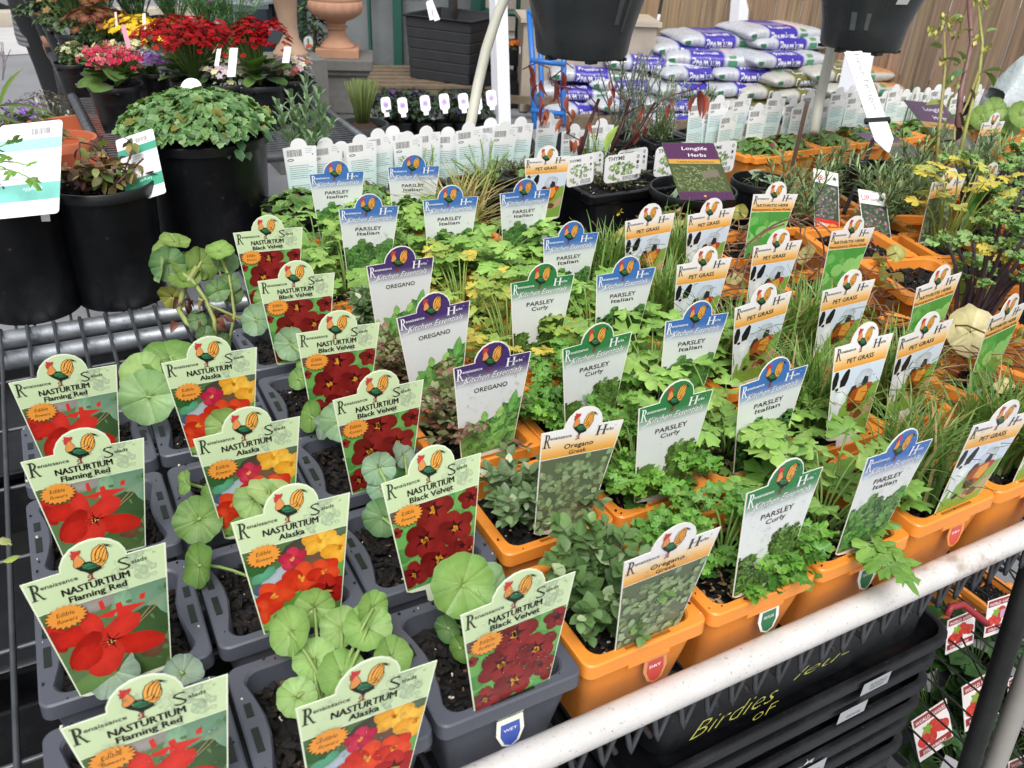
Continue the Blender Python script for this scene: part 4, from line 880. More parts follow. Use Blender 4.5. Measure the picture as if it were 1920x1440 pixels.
def round_potted(label, x, y, z, r, h, foli=None, soilr=None, name='black_pot', cat='plant pot', group=None, m=None, soil_d=.016, taper=.88, chips=160, frot=0, fz=0):
    t = thing(name, label, cat, (x, y, z), group=group)
    link('pot_shell', round_pot_mesh('pot_shell', r, h, m=m, taper=taper), t)
    link('soil', soil_mesh(int(r*1e4), half=r*.95, chips=chips, r=r*.965), t, (0, 0, h-soil_d))
    if foli: link('foliage', foli, t, (0, 0, h-soil_d+fz), (0, 0, frot))
    return t
# lemon balm mound in the biggest black pot
def mound(seed, R, H, n, cols, ln, tooth=.18, crinkle=True, w=.85, droop=.5, mixc=None):
    R2 = random.Random(seed); b = MB()
    for k in range(n):
        a = R2.uniform(0, 2*PI); u = R2.random()**.6; rr = R*u; z = H*math.sqrt(max(0, 1-(u*.95)**2))*R2.uniform(.75, 1.05)
        p = Vector((rr*math.cos(a), rr*math.sin(a), z)); c = jit(mix(L(cols[0]), L(cols[1]), R2.random()), .16, R2)
        if mixc and R2.random() < mixc[1]: c = jit(L(mixc[0]), .2, R2)
        t = a+R2.uniform(-.9, .9); l_ = R2.uniform(*ln); d = Vector((math.cos(t), math.sin(t), R2.uniform(-.6, .45)-u*droop))
        leaf(b, p-d*l_*.3, d, l_, l_*w, c, [(0, .3), (.12, .8), (.28, 1), (.45, .98), (.62, .82), (.78, .6), (.9, .35), (1, .03)], .18, R2.uniform(.2, .9), R2.uniform(-.5, .5), tooth, vein=mix(c, (0, 0, 0), .25))
        if k % 5 == 0: b.tube(arc((rr*.4*math.cos(a), rr*.4*math.sin(a), 0), p, (0, 0, .004), 4), .001, L('#6d7f4a'), n=4)
    return b
pb = at(425, 505, z=B2); PBX, PBY = pb.x, pb.y+.075
bm = mound(2, .108, .06, 1500, ('#48763c', '#92ba72'), (.011, .019), mixc=('#8a8a3a', .05))
R2 = random.Random(4)
for k in range(26):
    a = R2.uniform(0, 2*PI); rr = R2.uniform(.07, .11); leaf(bm, (rr*math.cos(a), rr*math.sin(a), R2.uniform(-.004, .02)), (math.cos(a), math.sin(a), -.6), .020, .016, jit(L('#4c7248'), .2, R2), OV, .2, .6, 0, .15)
round_potted('largest round black pot overflowing with crinkled lemon balm leaves', PBX, PBY, B2, .095, .188, bm.mesh('foliage', LEAF, True), group='round black pots on the rear bench', soil_d=.006)
def twiggy(seed, n, R, H, cols, leafc, nl_=6, ln=(.008, .016), stemr=.0012, w=.6, stemcol=None):
    R2 = random.Random(seed); b = MB()
    for k in range(n):
        a = R2.uniform(0, 2*PI); o = R*R2.uniform(.2, 1); h = H*R2.uniform(.4, 1); P = arc((R2.uniform(-.02, .02), R2.uniform(-.02, .02), 0), (o*math.cos(a), o*math.sin(a), h), (R2.uniform(-.02, .02), R2.uniform(-.02, .02), R2.uniform(-.01, .02)), 7)
        b.tube(P, stemr, L(R2.choice(cols)), n=5)
        for j in range(nl_):
            i = R2.randint(2, 6); p = P[i].lerp(P[i+1], R2.random()); c = jit(L(R2.choice(leafc)), .2, R2); l_ = R2.uniform(*ln)
            leaf(b, p, (R2.uniform(-1, 1), R2.uniform(-1, 1), R2.uniform(-.6, .8)), l_, l_*w, c, OV, R2.uniform(-.3, .5), R2.uniform(.2, 1.4), R2.uniform(-1, 1))
    return b
DM = [twiggy(s, 26, .07, .06, ('#5a3038', '#6d4640'), ('#8a8f4a', '#5d7a3a', '#7a5a3c', '#a08f5a', '#5a3a30'), 8, (.010, .022)).mesh('foliage', LEAF, True) for s in (1, 2)]
for (px, py, lab, k_) in ((70, 603, 'round black pot at the left edge of the rear bench, two white tags in it', 0), (240, 578, 'round black pot of withered mint between its two black neighbours', 1)):
    p = at(px, py, z=B2); round_potted(lab, p.x, p.y+.05, B2, .066, .163, DM[k_], group='round black pots on the rear bench')
# ---- plain tag builder
def quad_tag(name, label, corners, col, art=None, cat='plant tag', group=None, th=.0008, rnd_c=.0, unit=None):
    """flat card through three real points: top left, top right, bottom left"""
    tl, tr, bl = (Vector(c) for c in corners); w_ = (tr-tl).length; ux = (tr-tl).normalized(); h = (tl-bl).length; uz = (tl-bl); uz = (uz-ux*uz.dot(ux)).normalized(); uy = uz.cross(ux)
    o = thing(name, label, cat, group=group); o.matrix_world = Matrix(((ux.x, uy.x, uz.x, bl.x), (ux.y, uy.y, uz.y, bl.y), (ux.z, uy.z, uz.z, bl.z), (0, 0, 0, 1)))
    r = rnd_c*w_; pts = []
    for cx, cy, a0 in ((w_, 0, -PI/2), (w_, h, 0), (0, h, PI/2), (0, 0, PI)):
        if r == 0: pts.append((cx, cy)); continue
        mx, my = (cx-r if cx else r), (cy-r if cy else r)
        for k in range(5): a = a0+PI/2*k/4; pts.append((mx+r*math.cos(a), my+r*math.sin(a)))
    link('card', card_mesh('card', pts, 1, L(col), th), o)
    if art:
        a = Art(w_, eps=1e-5/w_*w_); a.front = -th/2-.00005; art(a, h/w_); link('lettering', a.mesh('lettering'), o)
    return o
def barcode(a, x, y, w_, h, c=(.02, .02, .02), seed=1):
    R2 = random.Random(seed); u = x
    while u < x+w_:
        t = R2.uniform(.006, .018)*w_*2; a.poly([(u, y), (u+t, y), (u+t, y+h), (u, y+h)], c, 0); u += t+R2.uniform(.008, .02)*w_*2
def tlines(a, x0, x1, y0, y1, n, c, w_=.008, seed=2):
    R2 = random.Random(seed)
    for k in range(n): y = y0+(y1-y0)*k/max(1, n-1); a.line([(x0, y), (x0+(x1-x0)*R2.uniform(.75, 1), y)], w_, c)
# upside down teal and white tags of the pots at the left
def art_teal(a, q, tc='#7fccc0', tc2='#9fd6dd'):
    a.poly([(0, .16*q), (1, .16*q), (1, .34*q), (0, .34*q)], L(tc), 0); a.poly([(0, .70*q), (1, .70*q), (1, .82*q), (0, .82*q)], L(tc2), 0); a.lay()
    barcode(a, .50, .86*q, .3, .07*q); a.text('987654321234', .5, .82, .94*q, .022, (.05, .05, .05)); tlines(a, .1, .9, .40*q, .66*q, 8, L('#a8adb0'), .012)
    # brand word printed upside down
    v, f, xa, xb = text_geo('Longlife', 0, 0, 1.0); s = .3/(xb-xa); i = [a.b.vert(a.P(.72-(p[0]-xa)*s, .30*q-p[1]*s), L('#f4fbfa')) for p in v]
    for t in f: a.b.face([i[k] for k in t])
D1 = .985
quad_tag('plant_tag', 'large white tag with teal bands at the left edge, parsley sprig in front', (at(-52, 248, d=D1+.03), at(65, 236, d=D1+.03), at(-10, 412, d=D1)), '#f0f1f2', art_teal, rnd_c=.06, group='teal banded white tags')
quad_tag('plant_tag', 'smaller white tag with dark green bands standing behind the withered mint', (at(196, 272, d=1.13), at(266, 249, d=1.13), at(240, 385, d=1.10)), '#ececec', lambda a, q: art_teal(a, q, '#3f9a7c', '#3f9a7c'), rnd_c=.06, group='teal banded white tags')
quad_tag('plant_tag', 'small blank white tip poking from the leftmost black pot rim', (at(43, 402, y=.857), at(88, 401, y=.857), at(50, 416, y=.857)), '#efefef', group='teal banded white tags')
def art_bar(a, q): a.text('5 012345', .1, .5, .78*q, .03, (.05,)*3); barcode(a, .08, .25*q, .5, .5*q); 
o = quad_tag('plant_tag', 'white round topped barcode tag behind the lemon balm', (at(318, 185, d=1.33), at(402, 172, d=1.33), at(325, 215, d=1.33)), '#eeeeef', art_bar)
b = MB(); n = 24; w_ = (at(318, 185, d=1.33)-at(402, 172, d=1.33)).length; c0 = (w_*.48, w_*.5)
fr = [b.vert((c0[0]+w_*.24*math.cos(2*PI*k/n), -.0004, c0[1]+w_*.24*math.sin(2*PI*k/n)), L('#f0f0f1')) for k in range(n)]; b.face(fr); ba = [b.vert((c0[0]+w_*.24*math.cos(2*PI*k/n), .0004, c0[1]+w_*.24*math.sin(2*PI*k/n)), L('#f0f0f1')) for k in range(n)]; b.face(ba[::-1])
for k in range(n): b.face((fr[(k+1) % n], fr[k], ba[k], ba[(k+1) % n]))
link('round_top', b.mesh('round_top', PRINT), o)
# parsley sprig and broad leaf growing in at the left edge
R2 = random.Random(17); b = MB()
for (px, py, r, dx) in ((25, 268, .015, (.3, -.3, .6)), (12, 292, .014, (-.3, -.3, -.1)), (52, 310, .015, (.8, -.2, .4)), (22, 322, .014, (-.5, -.4, -.4)), (58, 335, .018, (.5, -.4, -.8)), (-5, 285, .018, (-.3, -.3, .3))):
    p = at(px, py, d=.95); lobed(b, p, dx, r, L(R2.choice(('#7fae46', '#6c9c3c'))), R2, 3, 1.8, 2, .2, .02, R2.uniform(-.3, .3)); b.tube(arc(at(-40, 330, d=.97), p, (0, 0, .01), 5), .0008, L('#9cba6a'), n=5)
tag(link('parsley_sprig', b.mesh('parsley_sprig', LEAF)), 'light green flat parsley sprig hanging before the teal banded tag', 'herb sprig')
b = MB(); c = L('#84b04c')
for (px, py, ln_, wd_, dx, c) in ((2, 200, .075, .052, (.45, .1, 1), L('#84b04c')), (-5, 200, .085, .04, (1, -.2, .1), L('#5d8a36')), (-10, 215, .07, .04, (1, -.1, -.4), L('#6a923e'))):
    leaf(b, at(px, py, d=1.35), dx, ln_, wd_, c, OV, .25, .5, .3, .06, vein=L('#b9cf86'))
tag(link('broad_leaves', b.mesh('broad_leaves', LEAF, True)), 'three broad bright green leaves reaching in at the left edge', 'leafy plant')
# ---- white barcode cards in two runs
CW = .051
def white_card(seed):
    cp = [(-.5, 0)]+[(.25*math.cos(t)-.02, .02+.235*math.sin(t)) for t in [PI*(1-k/10) for k in range(11)]]+[(.5, 0), (.40, -2.0), (-.40, -2.0)]
    cp = cp[::-1]; a = Art(CW); a.n = 2; a.front = -.00035
    a.grad(0, 0, [(-.42, L('#f1f2f1')), (-.8, L('#d6eceb')), (-1.99, L('#d9ecdf'))], lambda y: .495+.05*y); a.lay()
    barcode(a, -.40, -.27, .44, .20, L('#3a3a3a'), seed); a.ell(-.30, -.37, .10, .04, 0, L('#555a5a'), 12); a.lay(); a.ell(-.30, -.37, .07, .02, 0, L('#e8eeee'), 12)
    a.poly([(.34, -.22), (.40, -.22), (.37, -.27)], L('#2f8a78')); tlines(a, .16, .38, -.18, -.06, 3, L('#b8bcbc'), .014, seed)
    for y0, y1, n in ((-.55, -.92, 7), (-1.15, -1.6, 8)): tlines(a, -.36, .36, y0, y1, n, L('#5d7a80'), .014, seed+n)
    return cp, a
WC = []
for s in (1, 2, 3):
    cp, a = white_card(s); t = thing('barcode_card', 'x', 'plant tag'); link('card', card_mesh('card', cp, CW, L('#f3f3f3')), t); link('print', a.mesh('print'), t); WC.append([t, False])
POSC = [(560, 260), (610, 258), (640, 265), (676, 252), (709, 241), (737, 236), (764, 246), (800, 236), (841, 238), (880, 229), (895, 238), (921, 221), (948, 227), (978, 219), (1030, 211),
        (1078, 232), (1130, 222), (1312, 181), (1370, 205), (1395, 174), (1459, 173), (1505, 190), (1523, 168), (1553, 185), (1578, 163), (1607, 170), (1642, 180), (1683, 158), (1721, 163), (1762, 158), (1800, 172), (1838, 158), (1340, 197), (1425, 193), (1490, 184), (1625, 178), (1663, 170), (1702, 167), (1742, 164), (1780, 164), (1352, 178), (1600, 160)]
SIDE = lambda i: ('left run', i+1) if i < 17 else ('right run', i-16)
for i, (px, py) in enumerate(POSC):
    yy = (.985 if i < 17 else 1.0)+((i*37) % 3)*.012; p = at(px, py, y=yy); e = WC[i % 3]; o = e[0] if not e[1] else copy_tree(e[0]); e[1] = True
    sd_, k = SIDE(i); o['label'] = f"white barcode card, number {k} from the left in the {sd_} of cards"; o['group'] = 'white barcode cards standing in rows'
    o.location = (p.x, p.y, p.z-.245*CW); o.rotation_euler = (rnd.uniform(-.04, .06), rnd.uniform(-.04, .04), rnd.uniform(-.06, .14))
# black seedling trays and mixed seedlings under the cards
b = MB()
def leafy(seed, n, R, H, cols, ln, mixc=None, w=.7, tooth=.1): return mound(seed, R, H, n, cols, ln, tooth, w=w, droop=.1, mixc=mixc).mesh('foliage', LEAF, True)
MINT = [leafy(s, 80, .045, .032, ('#55803c', '#8db05e'), (.014, .026), ('#7a4a48', .08)) for s in (1, 2, 3)]
BLK_ME = small_pot('black_pot_shell', '#17191c', 0)
DILL = P_rosemary(41, n=26, hh=(.02, .085), nl=(.012, .022), cols=('#6f9a52', '#a5c27a'), stemc='#8fae5a', dens=.006, wd=.0012, spread=.06)
CURRY = P_rosemary(43, n=26, hh=(.10, .19), nl=(.014, .022), cols=('#a9b5a0', '#dfe6d8'), stemc='#8f9a86', dens=.0045, wd=.0022, spread=.09, base=.03)
for i in range(7):
    x = -.02+i*.104
    if i in (0,): continue
    me = [DILL, MINT[0], MINT[1], DILL, DILL, MINT[2], DILL][i]
    potted('seedling_pot', f"black square pot of {'feathery dill' if me is DILL else 'leafy seedlings'}, {ORD[i-1]} from the left below the left card run", 'potted plant', x, .93, BLK_ME, SOILS[i % 3], me, group='black pots below the white cards', frot=i)
for i in range(9):
    x = .985+i*.1015
    potted('herb_pot', f"orange square pot, {ORD[i]} from the left in the rear row under the white cards", 'potted plant', x, .950, ORANGE_ME, SOILS[i % 3], MINT[i % 3], group='orange pots under the white cards', frot=i*1.3)
p = at(1452, 292, z=.0)
potted('herb_pot', 'orange square pot standing forward of its rear row, leaves spilling over', 'potted plant', p.x, p.y+.045, ORANGE_ME, SOILS[0], MINT[1], group='orange pots under the white cards')
# ---- thyme in black troughs
def trough(name, label, c0, sx, sy, h, rot=0, foli=None):
    t = thing(name, label, 'plant pot', c0, (0, 0, rot), 'black square troughs of thyme'); b = MB(); k = (1, 1, 1); hx, hy = sx/2, sy/2
    b.loops([rsq(hx*.8, hy*.8, .01, 0), rsq(hx*.93, hy*.93, .01, h-.02), rsq(hx*.93, hy*.93, .01, h-.018), rsq(hx*.97, hy*.97, .01, h-.016), rsq(hx, hy, .01, h-.012), rsq(hx, hy, .01, h-.002), rsq(hx-.002, hy-.002, .01, h), rsq(hx-.006, hy-.006, .01, h), rsq(hx-.009, hy-.009, .01, h-.03)], k, cap0=True)
    link('pot_shell', b.mesh('pot_shell', BLACKP, math.radians(35)), t); s_ = link('soil', SOILS[1], t, (0, 0, h-.016)); s_.scale = (sx/.085, sy/.085, 1)
    if foli: link('foliage', foli, t, (0, 0, h-.014))
    return t
THY = P_oregano(51, n=40, hh=(.01, .035), ll=(.004, .007), cols=('#5a5a3a', '#7a8a52'), mixc=('#6a4238', .3), spread=.05, gap=.005)
p = at(1185, 478, z=B2); TY = p.y
trough('thyme_pot', 'wide black trough of thyme in front, yellow petal on its face', (p.x, p.y+.075, B2), .168, .13, .105, 0, THY)
trough('thyme_pot', 'black trough behind the first one, half hidden by thyme tags', (p.x-.10, p.y+.21, B2), .16, .12, .10, 0, THY)
trough('thyme_pot', 'black trough of thyme at the right of the rear trough', (p.x+.08, p.y+.215, B2), .16, .12, .10, 0, THY)
b = MB(); pf = at(1162, 398, y=TY+.012)
for k in range(5):
    a = 2*PI*k/5; leaf(b, pf, (math.cos(a), -.2, math.sin(a)), .008, .006, L('#e0cf4a'), OV, .1, .3)
tag(link('yellow_petal', b.mesh('yellow_petal', PETAL)), 'small yellow flower stuck on the black trough face', 'flower')
def art_thyme(a, q):
    a.text('THYME', .07, .52, .80*q, .085, (.03,)*3, bold=.02); R2 = random.Random(4)
    for k in range(90):
        x = R2.uniform(.12, .80); y = R2.uniform(.06, .70)*q; 
        if ((x-.45)/.36)**2+((y/q-.40)/.34)**2 < 1: a.ell(x, y, .05, .03, R2.uniform(0, 3), jit(mix(L('#5f7f3c'), L('#b9cf92'), R2.random()), .1, R2), 7, .3); a.lay(.5)
    a.lay(); a.poly([(.42, .03*q), (.93, .03*q), (.93, .24*q), (.42, .24*q)], L('#f2f2f2')); a.lay(); barcode(a, .50, .05*q, .38, .15*q, (.05,)*3)
    for y in (.86, .66, .48): a.ell(.88, y*q, .035, .042, 0, L('#333333'), 12); a.lay(.3); a.ell(.88, y*q, .02, .026, 0, L('#f2f2f2') if y != .66 else L('#333333'), 10); a.lay(.3)
for i, (px0, py0, px1, py1, px2, py2, y_, lab) in enumerate([
    (1127, 295, 1197, 286, 1131, 345, TY+.035, 'front white thyme tag with rounded corners, left of the pair'), (1217, 281, 1285, 272, 1224, 333, TY+.06, 'right white thyme tag with green bush picture beside the purple tag'),
    (1050, 300, 1101, 291, 1062, 352, TY+.03, 'thyme tag half covered by the pet grass label'), (1308, 276, 1368, 268, 1315, 330, TY+.14, 'thyme tag peeking above the purple tarragon tag'),
    (1068, 296, 1124, 285, 1075, 340, TY+.12, 'rear thyme tag at the left of the trough row'), (1150, 286, 1207, 277, 1155, 335, TY+.12, 'rear thyme tag between the two front ones'), (1236, 275, 1295, 266, 1240, 322, TY+.15, 'rear thyme tag behind the right front one')]):
    quad_tag('thyme_tag', lab, (at(px0, py0, y=y_), at(px1, py1, y=y_), at(px2, py2, y=y_)), '#f1f1f1', art_thyme, rnd_c=.12, group='white thyme tags')
# ---- round black pots of tarragon
SAGE = [leafy(s, 26, .03, .04, ('#8fae86', '#c5d6bb'), (.018, .03), w=.3, tooth=0) for s in (7, 8)]
for (pl, pr, py, h, lab, k_) in ((1223, 1378, 352, .118, 'round black pot holding the purple tarragon tag', 0), (1376, 1480, 336, .11, 'round black pot of grey green tarragon shoots behind the first', 1)):
    q = at((pl+pr)/2, py, z=B2+h); r = (at(pr, py, z=B2+h)-at(pl, py, z=B2+h)).length/2*.98; round_potted(lab, q.x, q.y, B2, r, h, SAGE[k_], group='round black tarragon pots', soil_d=.026, taper=.8)
for px, py, r, lab in ((1708, 300, .038, 'small round black pot against the rear orange pots'), (1590, 315, .045, 'round black pot hidden under rosemary'), (1660, 310, .05, 'round black pot under the black clip')):
    q = at(px, py, z=.01); round_potted(lab, q.x, q.y, B2, r, .10, None, group='round black tarragon pots')
def art_tarragon(a, q, pale=0):
    pu = L('#4a2348'); a.poly([(.015, .70*q), (.985, .70*q), (.985, .99*q), (.015, .99*q)], pu, 0); a.poly([(.015, .0), (.985, .0), (.985, .13*q), (.015, .13*q)], pu, 0); a.poly([(.015, .62*q), (.985, .62*q), (.985, .70*q), (.015, .70*q)], L('#b98a3a'), 0); a.poly([(.015, .13*q), (.985, .13*q), (.985, .62*q), (.015, .62*q)], L('#3f4a26'), 0); a.lay()
    R2 = random.Random(6)
    for k in range(230):
        x, y = R2.uniform(.02, .9), R2.uniform(.14, .58)*q; t = R2.uniform(-1, 2.6); l_ = R2.uniform(.03, .09); a.line([(x, y), (min(.97, x+l_*math.cos(t)), min(.61*q, y+l_*math.sin(t)))], .011, jit(mix(L('#46522a'), L('#8f9a62'), R2.random()), .2, R2)); 
        if k % 40 == 0: a.lay()
    a.lay(); wt = L('#e6dfe2'); a.text('Longlife', .34, .82, .865*q, .085, wt, shear=.1); a.text('Herbs', .42, .76, .745*q, .085, wt, shear=.1); a.text('TARRAGON French', .16, .86, .635*q, .045, L('#3a2616'))
    a.poly([(.56, .36*q), (.88, .40*q), (.87, .52*q), (.55, .48*q)], L('#6a6254'), 0); a.lay(); a.ell(.47, .06*q, .025, .025, 0, L('#d59a3a'), 10)
quad_tag('tarragon_tag', 'big purple and green tarragon tag leaning in the round black pot', (at(1307, 279, d=1.235), at(1404, 280, d=1.25), at(1276, 375, d=1.17)), '#3f4a26', art_tarragon, rnd_c=.02, group='purple tarragon tags')
quad_tag('tarragon_tag', 'purple tarragon tag tilted flat, partly behind the rosemary', (at(1765, 280, d=1.62), at(1822, 277, d=1.66), at(1728, 320, d=1.5)), '#3f4a26', art_tarragon, group='purple tarragon tags')
quad_tag('tarragon_tag', 'purple tarragon tag tilted far right before the orange pots', (at(1845, 263, d=1.60), at(1914, 269, d=1.66), at(1800, 325, d=1.48)), '#3f4a26', art_tarragon, group='purple tarragon tags')
quad_tag('plant_tag', 'narrow bronze edged tag seen almost edge on between round pot and rosemary', (at(1546, 238, d=1.42), at(1553, 239, d=1.43), at(1474, 345, d=1.39)), '#5d4a3a', None)
def art_up(a, q):
    a.poly([(.02, .78*q), (.98, .78*q), (.98, .99*q), (.02, .99*q)], L('#eceae8'), 0); a.poly([(.02, .20*q), (.98, .20*q), (.98, .78*q), (.02, .78*q)], L('#3d4f3c'), 0); a.poly([(.02, .02*q), (.98, .02*q), (.98, .20*q), (.02, .20*q)], L('#c0392c'), 0); a.lay(); R2 = random.Random(3)
    for k in range(120):
        x, y = R2.uniform(.1, .9), R2.uniform(.22, .74)*q; a.ell(x, y, .05, .035, R2.uniform(0, 3), jit(L(R2.choice(('#8a6478', '#a9869a', '#6a5260', '#5a7254'))), .15, R2), 6, .3)
        if k % 20 == 0: a.lay()
    a.lay(); a.text('UP', .08, .38, .83*q, .20, L('#c0343a'), bold=.01); a.text('starts', .40, .72, .84*q, .11, (.04,)*3, shear=.2); a.text('ROSEMARY PINK', .10, .90, .08*q, .12, L('#f0e6e2'), bold=.02)
    for k in range(5): t = k*1.26; leaflet(a, .84, .89*q, .10, .06, t, L('#3d5a4a'), False)
quad_tag('rosemary_tag', 'left tag with pink rosemary picture and red foot', (at(1548, 323, d=1.30), at(1594, 333, d=1.31), at(1527, 430, d=1.27)), '#e6e4e2', art_up, group='pink rosemary tags')
quad_tag('rosemary_tag', 'right tag with pink rosemary picture leaning behind rosemary needles', (at(1652, 369, d=1.26), at(1702, 377, d=1.27), at(1624, 475, d=1.22)), '#e6e4e2', art_up, group='pink rosemary tags')
# handwritten stake in its black clip
def art_stake(a, q):
    pass
tl, tr, bl = at(1622, 98, d=1.45), at(1655, 96, d=1.45), at(1643, 272, d=1.35)
o = thing('plant_stake', 'white pointed stake with handwritten French Tarragon held by a black clip', 'plant stake'); ux = (tr-tl).normalized(); uz = tl-bl; uz = (uz-ux*uz.dot(ux)).normalized(); uy = uz.cross(ux); w_ = (tr-tl).length; h = (tl-bl).length
o.matrix_world = Matrix(((ux.x, uy.x, uz.x, bl.x), (ux.y, uy.y, uz.y, bl.y), (ux.z, uy.z, uz.z, bl.z), (0, 0, 0, 1)))
link('card', card_mesh('card', [(0, .08*h), (w_*.5, -.0), (w_, .08*h), (w_, h), (0, h)] if 0 else [(w_*.5, -.02), (w_, .05*h), (w_, h), (0, h), (0, .05*h)], 1, L('#eff0f1'), .0012), o)
a = Art(1, eps=1e-5); a.front = -.0007
def vtext(s, x, y0, y1, hgt, c):
    v, f, xa, xb = text_geo(s, .1, 0, 1.0); kx = (y1-y0)/(xb-xa); i = [a.b.vert(a.P(x+p[1]*hgt/.69, y1-(p[0]-xa)*kx), c) for p in v]
    for t in f: a.b.face([i[k] for k in t])
vtext('French Tarragon', w_*.50, h*.36, h*.97, w_*.26, L('#55585e')); vtext('Artemisia dracunculus', w_*.14, h*.40, h*.93, w_*.16, L('#7a7e84')); link('lettering', a.mesh('lettering'), o)
b = MB(); b.box(w_*.5, 0, h*.245, w_*1.35, .006, .008, L('#141414')); P0 = o.matrix_world.inverted(); q0, q1, q2 = (P0 @ v for v in (at(1637, 262, d=1.36), at(1612, 330, d=1.34), at(1582, 400, d=1.30)))
b.tube([q0, q1, q2], .0032, L('#141414'), n=8); b.lathe([(.0035, 0), (.010, -.02), (.016, -.045), (.004, -.05)], L('#141414'), 12, cx=q1.x, cy=q1.y); link('clip', b.mesh('clip', mat('black_clip', '#121212', .4), math.radians(40)), o)
# ---- red dried vine on cut stems, silver curry plant, rosemary, yellow flowering kale, chives
R2 = random.Random(23); b = MB()
for pts in ([(1085, 300, .0035), (1100, 245, .003), (1123, 186, .0028)], [(1145, 285, .0035), (1165, 240, .003), (1181, 187, .0026)], [(1172, 280, .003), (1200, 240, .0026), (1228, 193, .0022)]):
    b.tube([at(x, y, d=1.42) for x, y, r in pts], [r for _, _, r in pts], L('#3f1f1e'), n=7)
for pts in ([(1117, 195), (1100, 172), (1072, 160), (1062, 175)], [(1120, 200), (1124, 230), (1118, 262)], [(1178, 196), (1160, 176), (1150, 165), (1145, 145)], [(1172, 215), (1190, 203), (1205, 196)], [(1224, 206), (1240, 190), (1262, 178), (1300, 168), (1315, 158)], [(1070, 165), (1035, 160), (1030, 128), (1005, 118), (980, 130)], [(1030, 150), (1055, 130), (1062, 118), (1075, 128)], [(1040, 160), (1050, 200), (1068, 215)], [(1062, 250), (1075, 225), (1060, 200)], [(1225, 210), (1210, 240), (1190, 262)], [(1085, 262), (1062, 250), (1070, 230)]):
    b.tube([at(x, y, d=1.42+R2.uniform(-.02, .02)) for x, y in pts], .0011, L('#5f2a24'), n=5)
for k, (px, py) in enumerate([(990, 122), (1000, 140), (1008, 160), (1012, 180), (1020, 195), (1016, 150), (1026, 205), (1055, 135), (1062, 145), (1046, 165), (1040, 150), (1066, 180), (1072, 205), (1066, 215), (1055, 222), (1062, 235), (1145, 150), (1150, 165), (1147, 180), (1205, 198), (1200, 208), (1312, 170), (1320, 178), (1305, 180), (1262, 185), (1256, 195), (1195, 240), (1192, 232), (1200, 248), (1207, 236), (1080, 262), (1088, 270), (1068, 262), (1095, 255), (1106, 230), (1058, 225), (1020, 215)]):
    p = at(px, py, d=1.42+R2.uniform(-.03, .03)); c = jit(L(R2.choice(('#a8513a', '#8a3a2c', '#c06a4a', '#7a3328', '#b5674e'))), .15, R2); big = 1.5 if k < 12 or py < 185 and px > 1300 else 1
    leaf(b, p, (R2.uniform(-.5, .5), R2.uniform(-.5, .5), -1), R2.uniform(.018, .028)*big, .008*big, c, LAN, .8, R2.uniform(.3, 1.2), R2.uniform(-1, 1))
tag(link('dried_vine', b.mesh('dried_vine', LEAF, True)), 'dark cut stems with hanging rust red dried leaves above the thyme', 'dried plant')
for (px, py, z, me, sc, lab) in ((1205, 262, 0, CURRY, 1.0, 'silver leaved curry bush in a black pot behind the thyme'), (1270, 262, 0, CURRY, .75, 'smaller silver bush right of the taller one'), (1345, 262, 0, ROSE[0], .95, 'upright rosemary standing between white cards'), (1265, 268, 0, ROSE[2], .6, 'short dark rosemary behind the right thyme tag')):
    q = at(px, py, z=0); o = potted('herb_pot', lab, 'potted plant', q.x, q.y+.05, BLK_ME, SOILS[0], me, group='black pots of shrubby herbs'); [setattr(c, 'scale', (sc,)*3) for c in o.children if c.name.startswith('foliage')]
q = at(1150, 268, d=1.36); b = MB(); leaf(b, at(1136, 283, d=1.36), (.25, 0, 1), .045, .02, L('#a8c458'), LAN, .3, .4); tag(link('lime_leaf', b.mesh('lime_leaf', LEAF, True)), 'single lime green leaf at the foot of the red stems', 'leaf')
CHV = P_grass(61, n=90, hh=(.07, .12), cols=('#3d6a36', '#5f8a4c'), dry=.03, lean=.012, w_=.0016)
q = at(1725, 232, z=0); potted('herb_pot', 'orange pot of upright thin chives between two cards', 'potted plant', q.x, q.y+.035, ORANGE_ME, SOILS[0], CHV, group='orange pots under the white cards')
R2 = random.Random(29); b = MB(); D = 1.42
def kstem(pts, r, c): b.tube([at(x, y, d=D) for x, y in pts], r, L(c), n=6)
kstem([(1755, 310), (1762, 230), (1772, 130), (1770, 60)], [.0032, .003, .0025, .002], '#a8a060'); kstem([(1800, 290), (1812, 235), (1835, 150), (1842, 80), (1835, 20)], [.0035, .0032, .0028, .0025, .002], '#a9ad5e'); kstem([(1796, 240), (1802, 170), (1822, 80), (1815, -30)], [.006, .005, .0042, .004], '#8f6a66'); kstem([(1786, 330), (1790, 240), (1815, 190), (1840, 120)], .0022, '#a8a060'); kstem([(1700, 345), (1735, 280), (1755, 255)], .002, '#9a9a55')
for (px, py, n, r) in ((1775, 45, 16, 16), (1795, 42, 8, 9), (1752, 65, 12, 13), (1790, 70, 8, 11), (1830, 8, 16, 17), (1850, 15, 8, 10), (1825, 80, 8, 8), (1850, 90, 8, 10), (1765, 120, 4, 6), (1785, 160, 8, 12), (1800, 120, 6, 10)):
    for k in range(n):
        p = at(px+R2.uniform(-r, r), py+R2.uniform(-r, r)*.8, d=D+R2.uniform(-.01, .01)); leaf(b, p, (R2.uniform(-.6, .6), R2.uniform(-.6, .6), 1), .010, .005, jit(L(R2.choice(('#b9b84a', '#8fa048', '#a9b05a', '#cfc65a'))), .15, R2), OV, .4, .3)
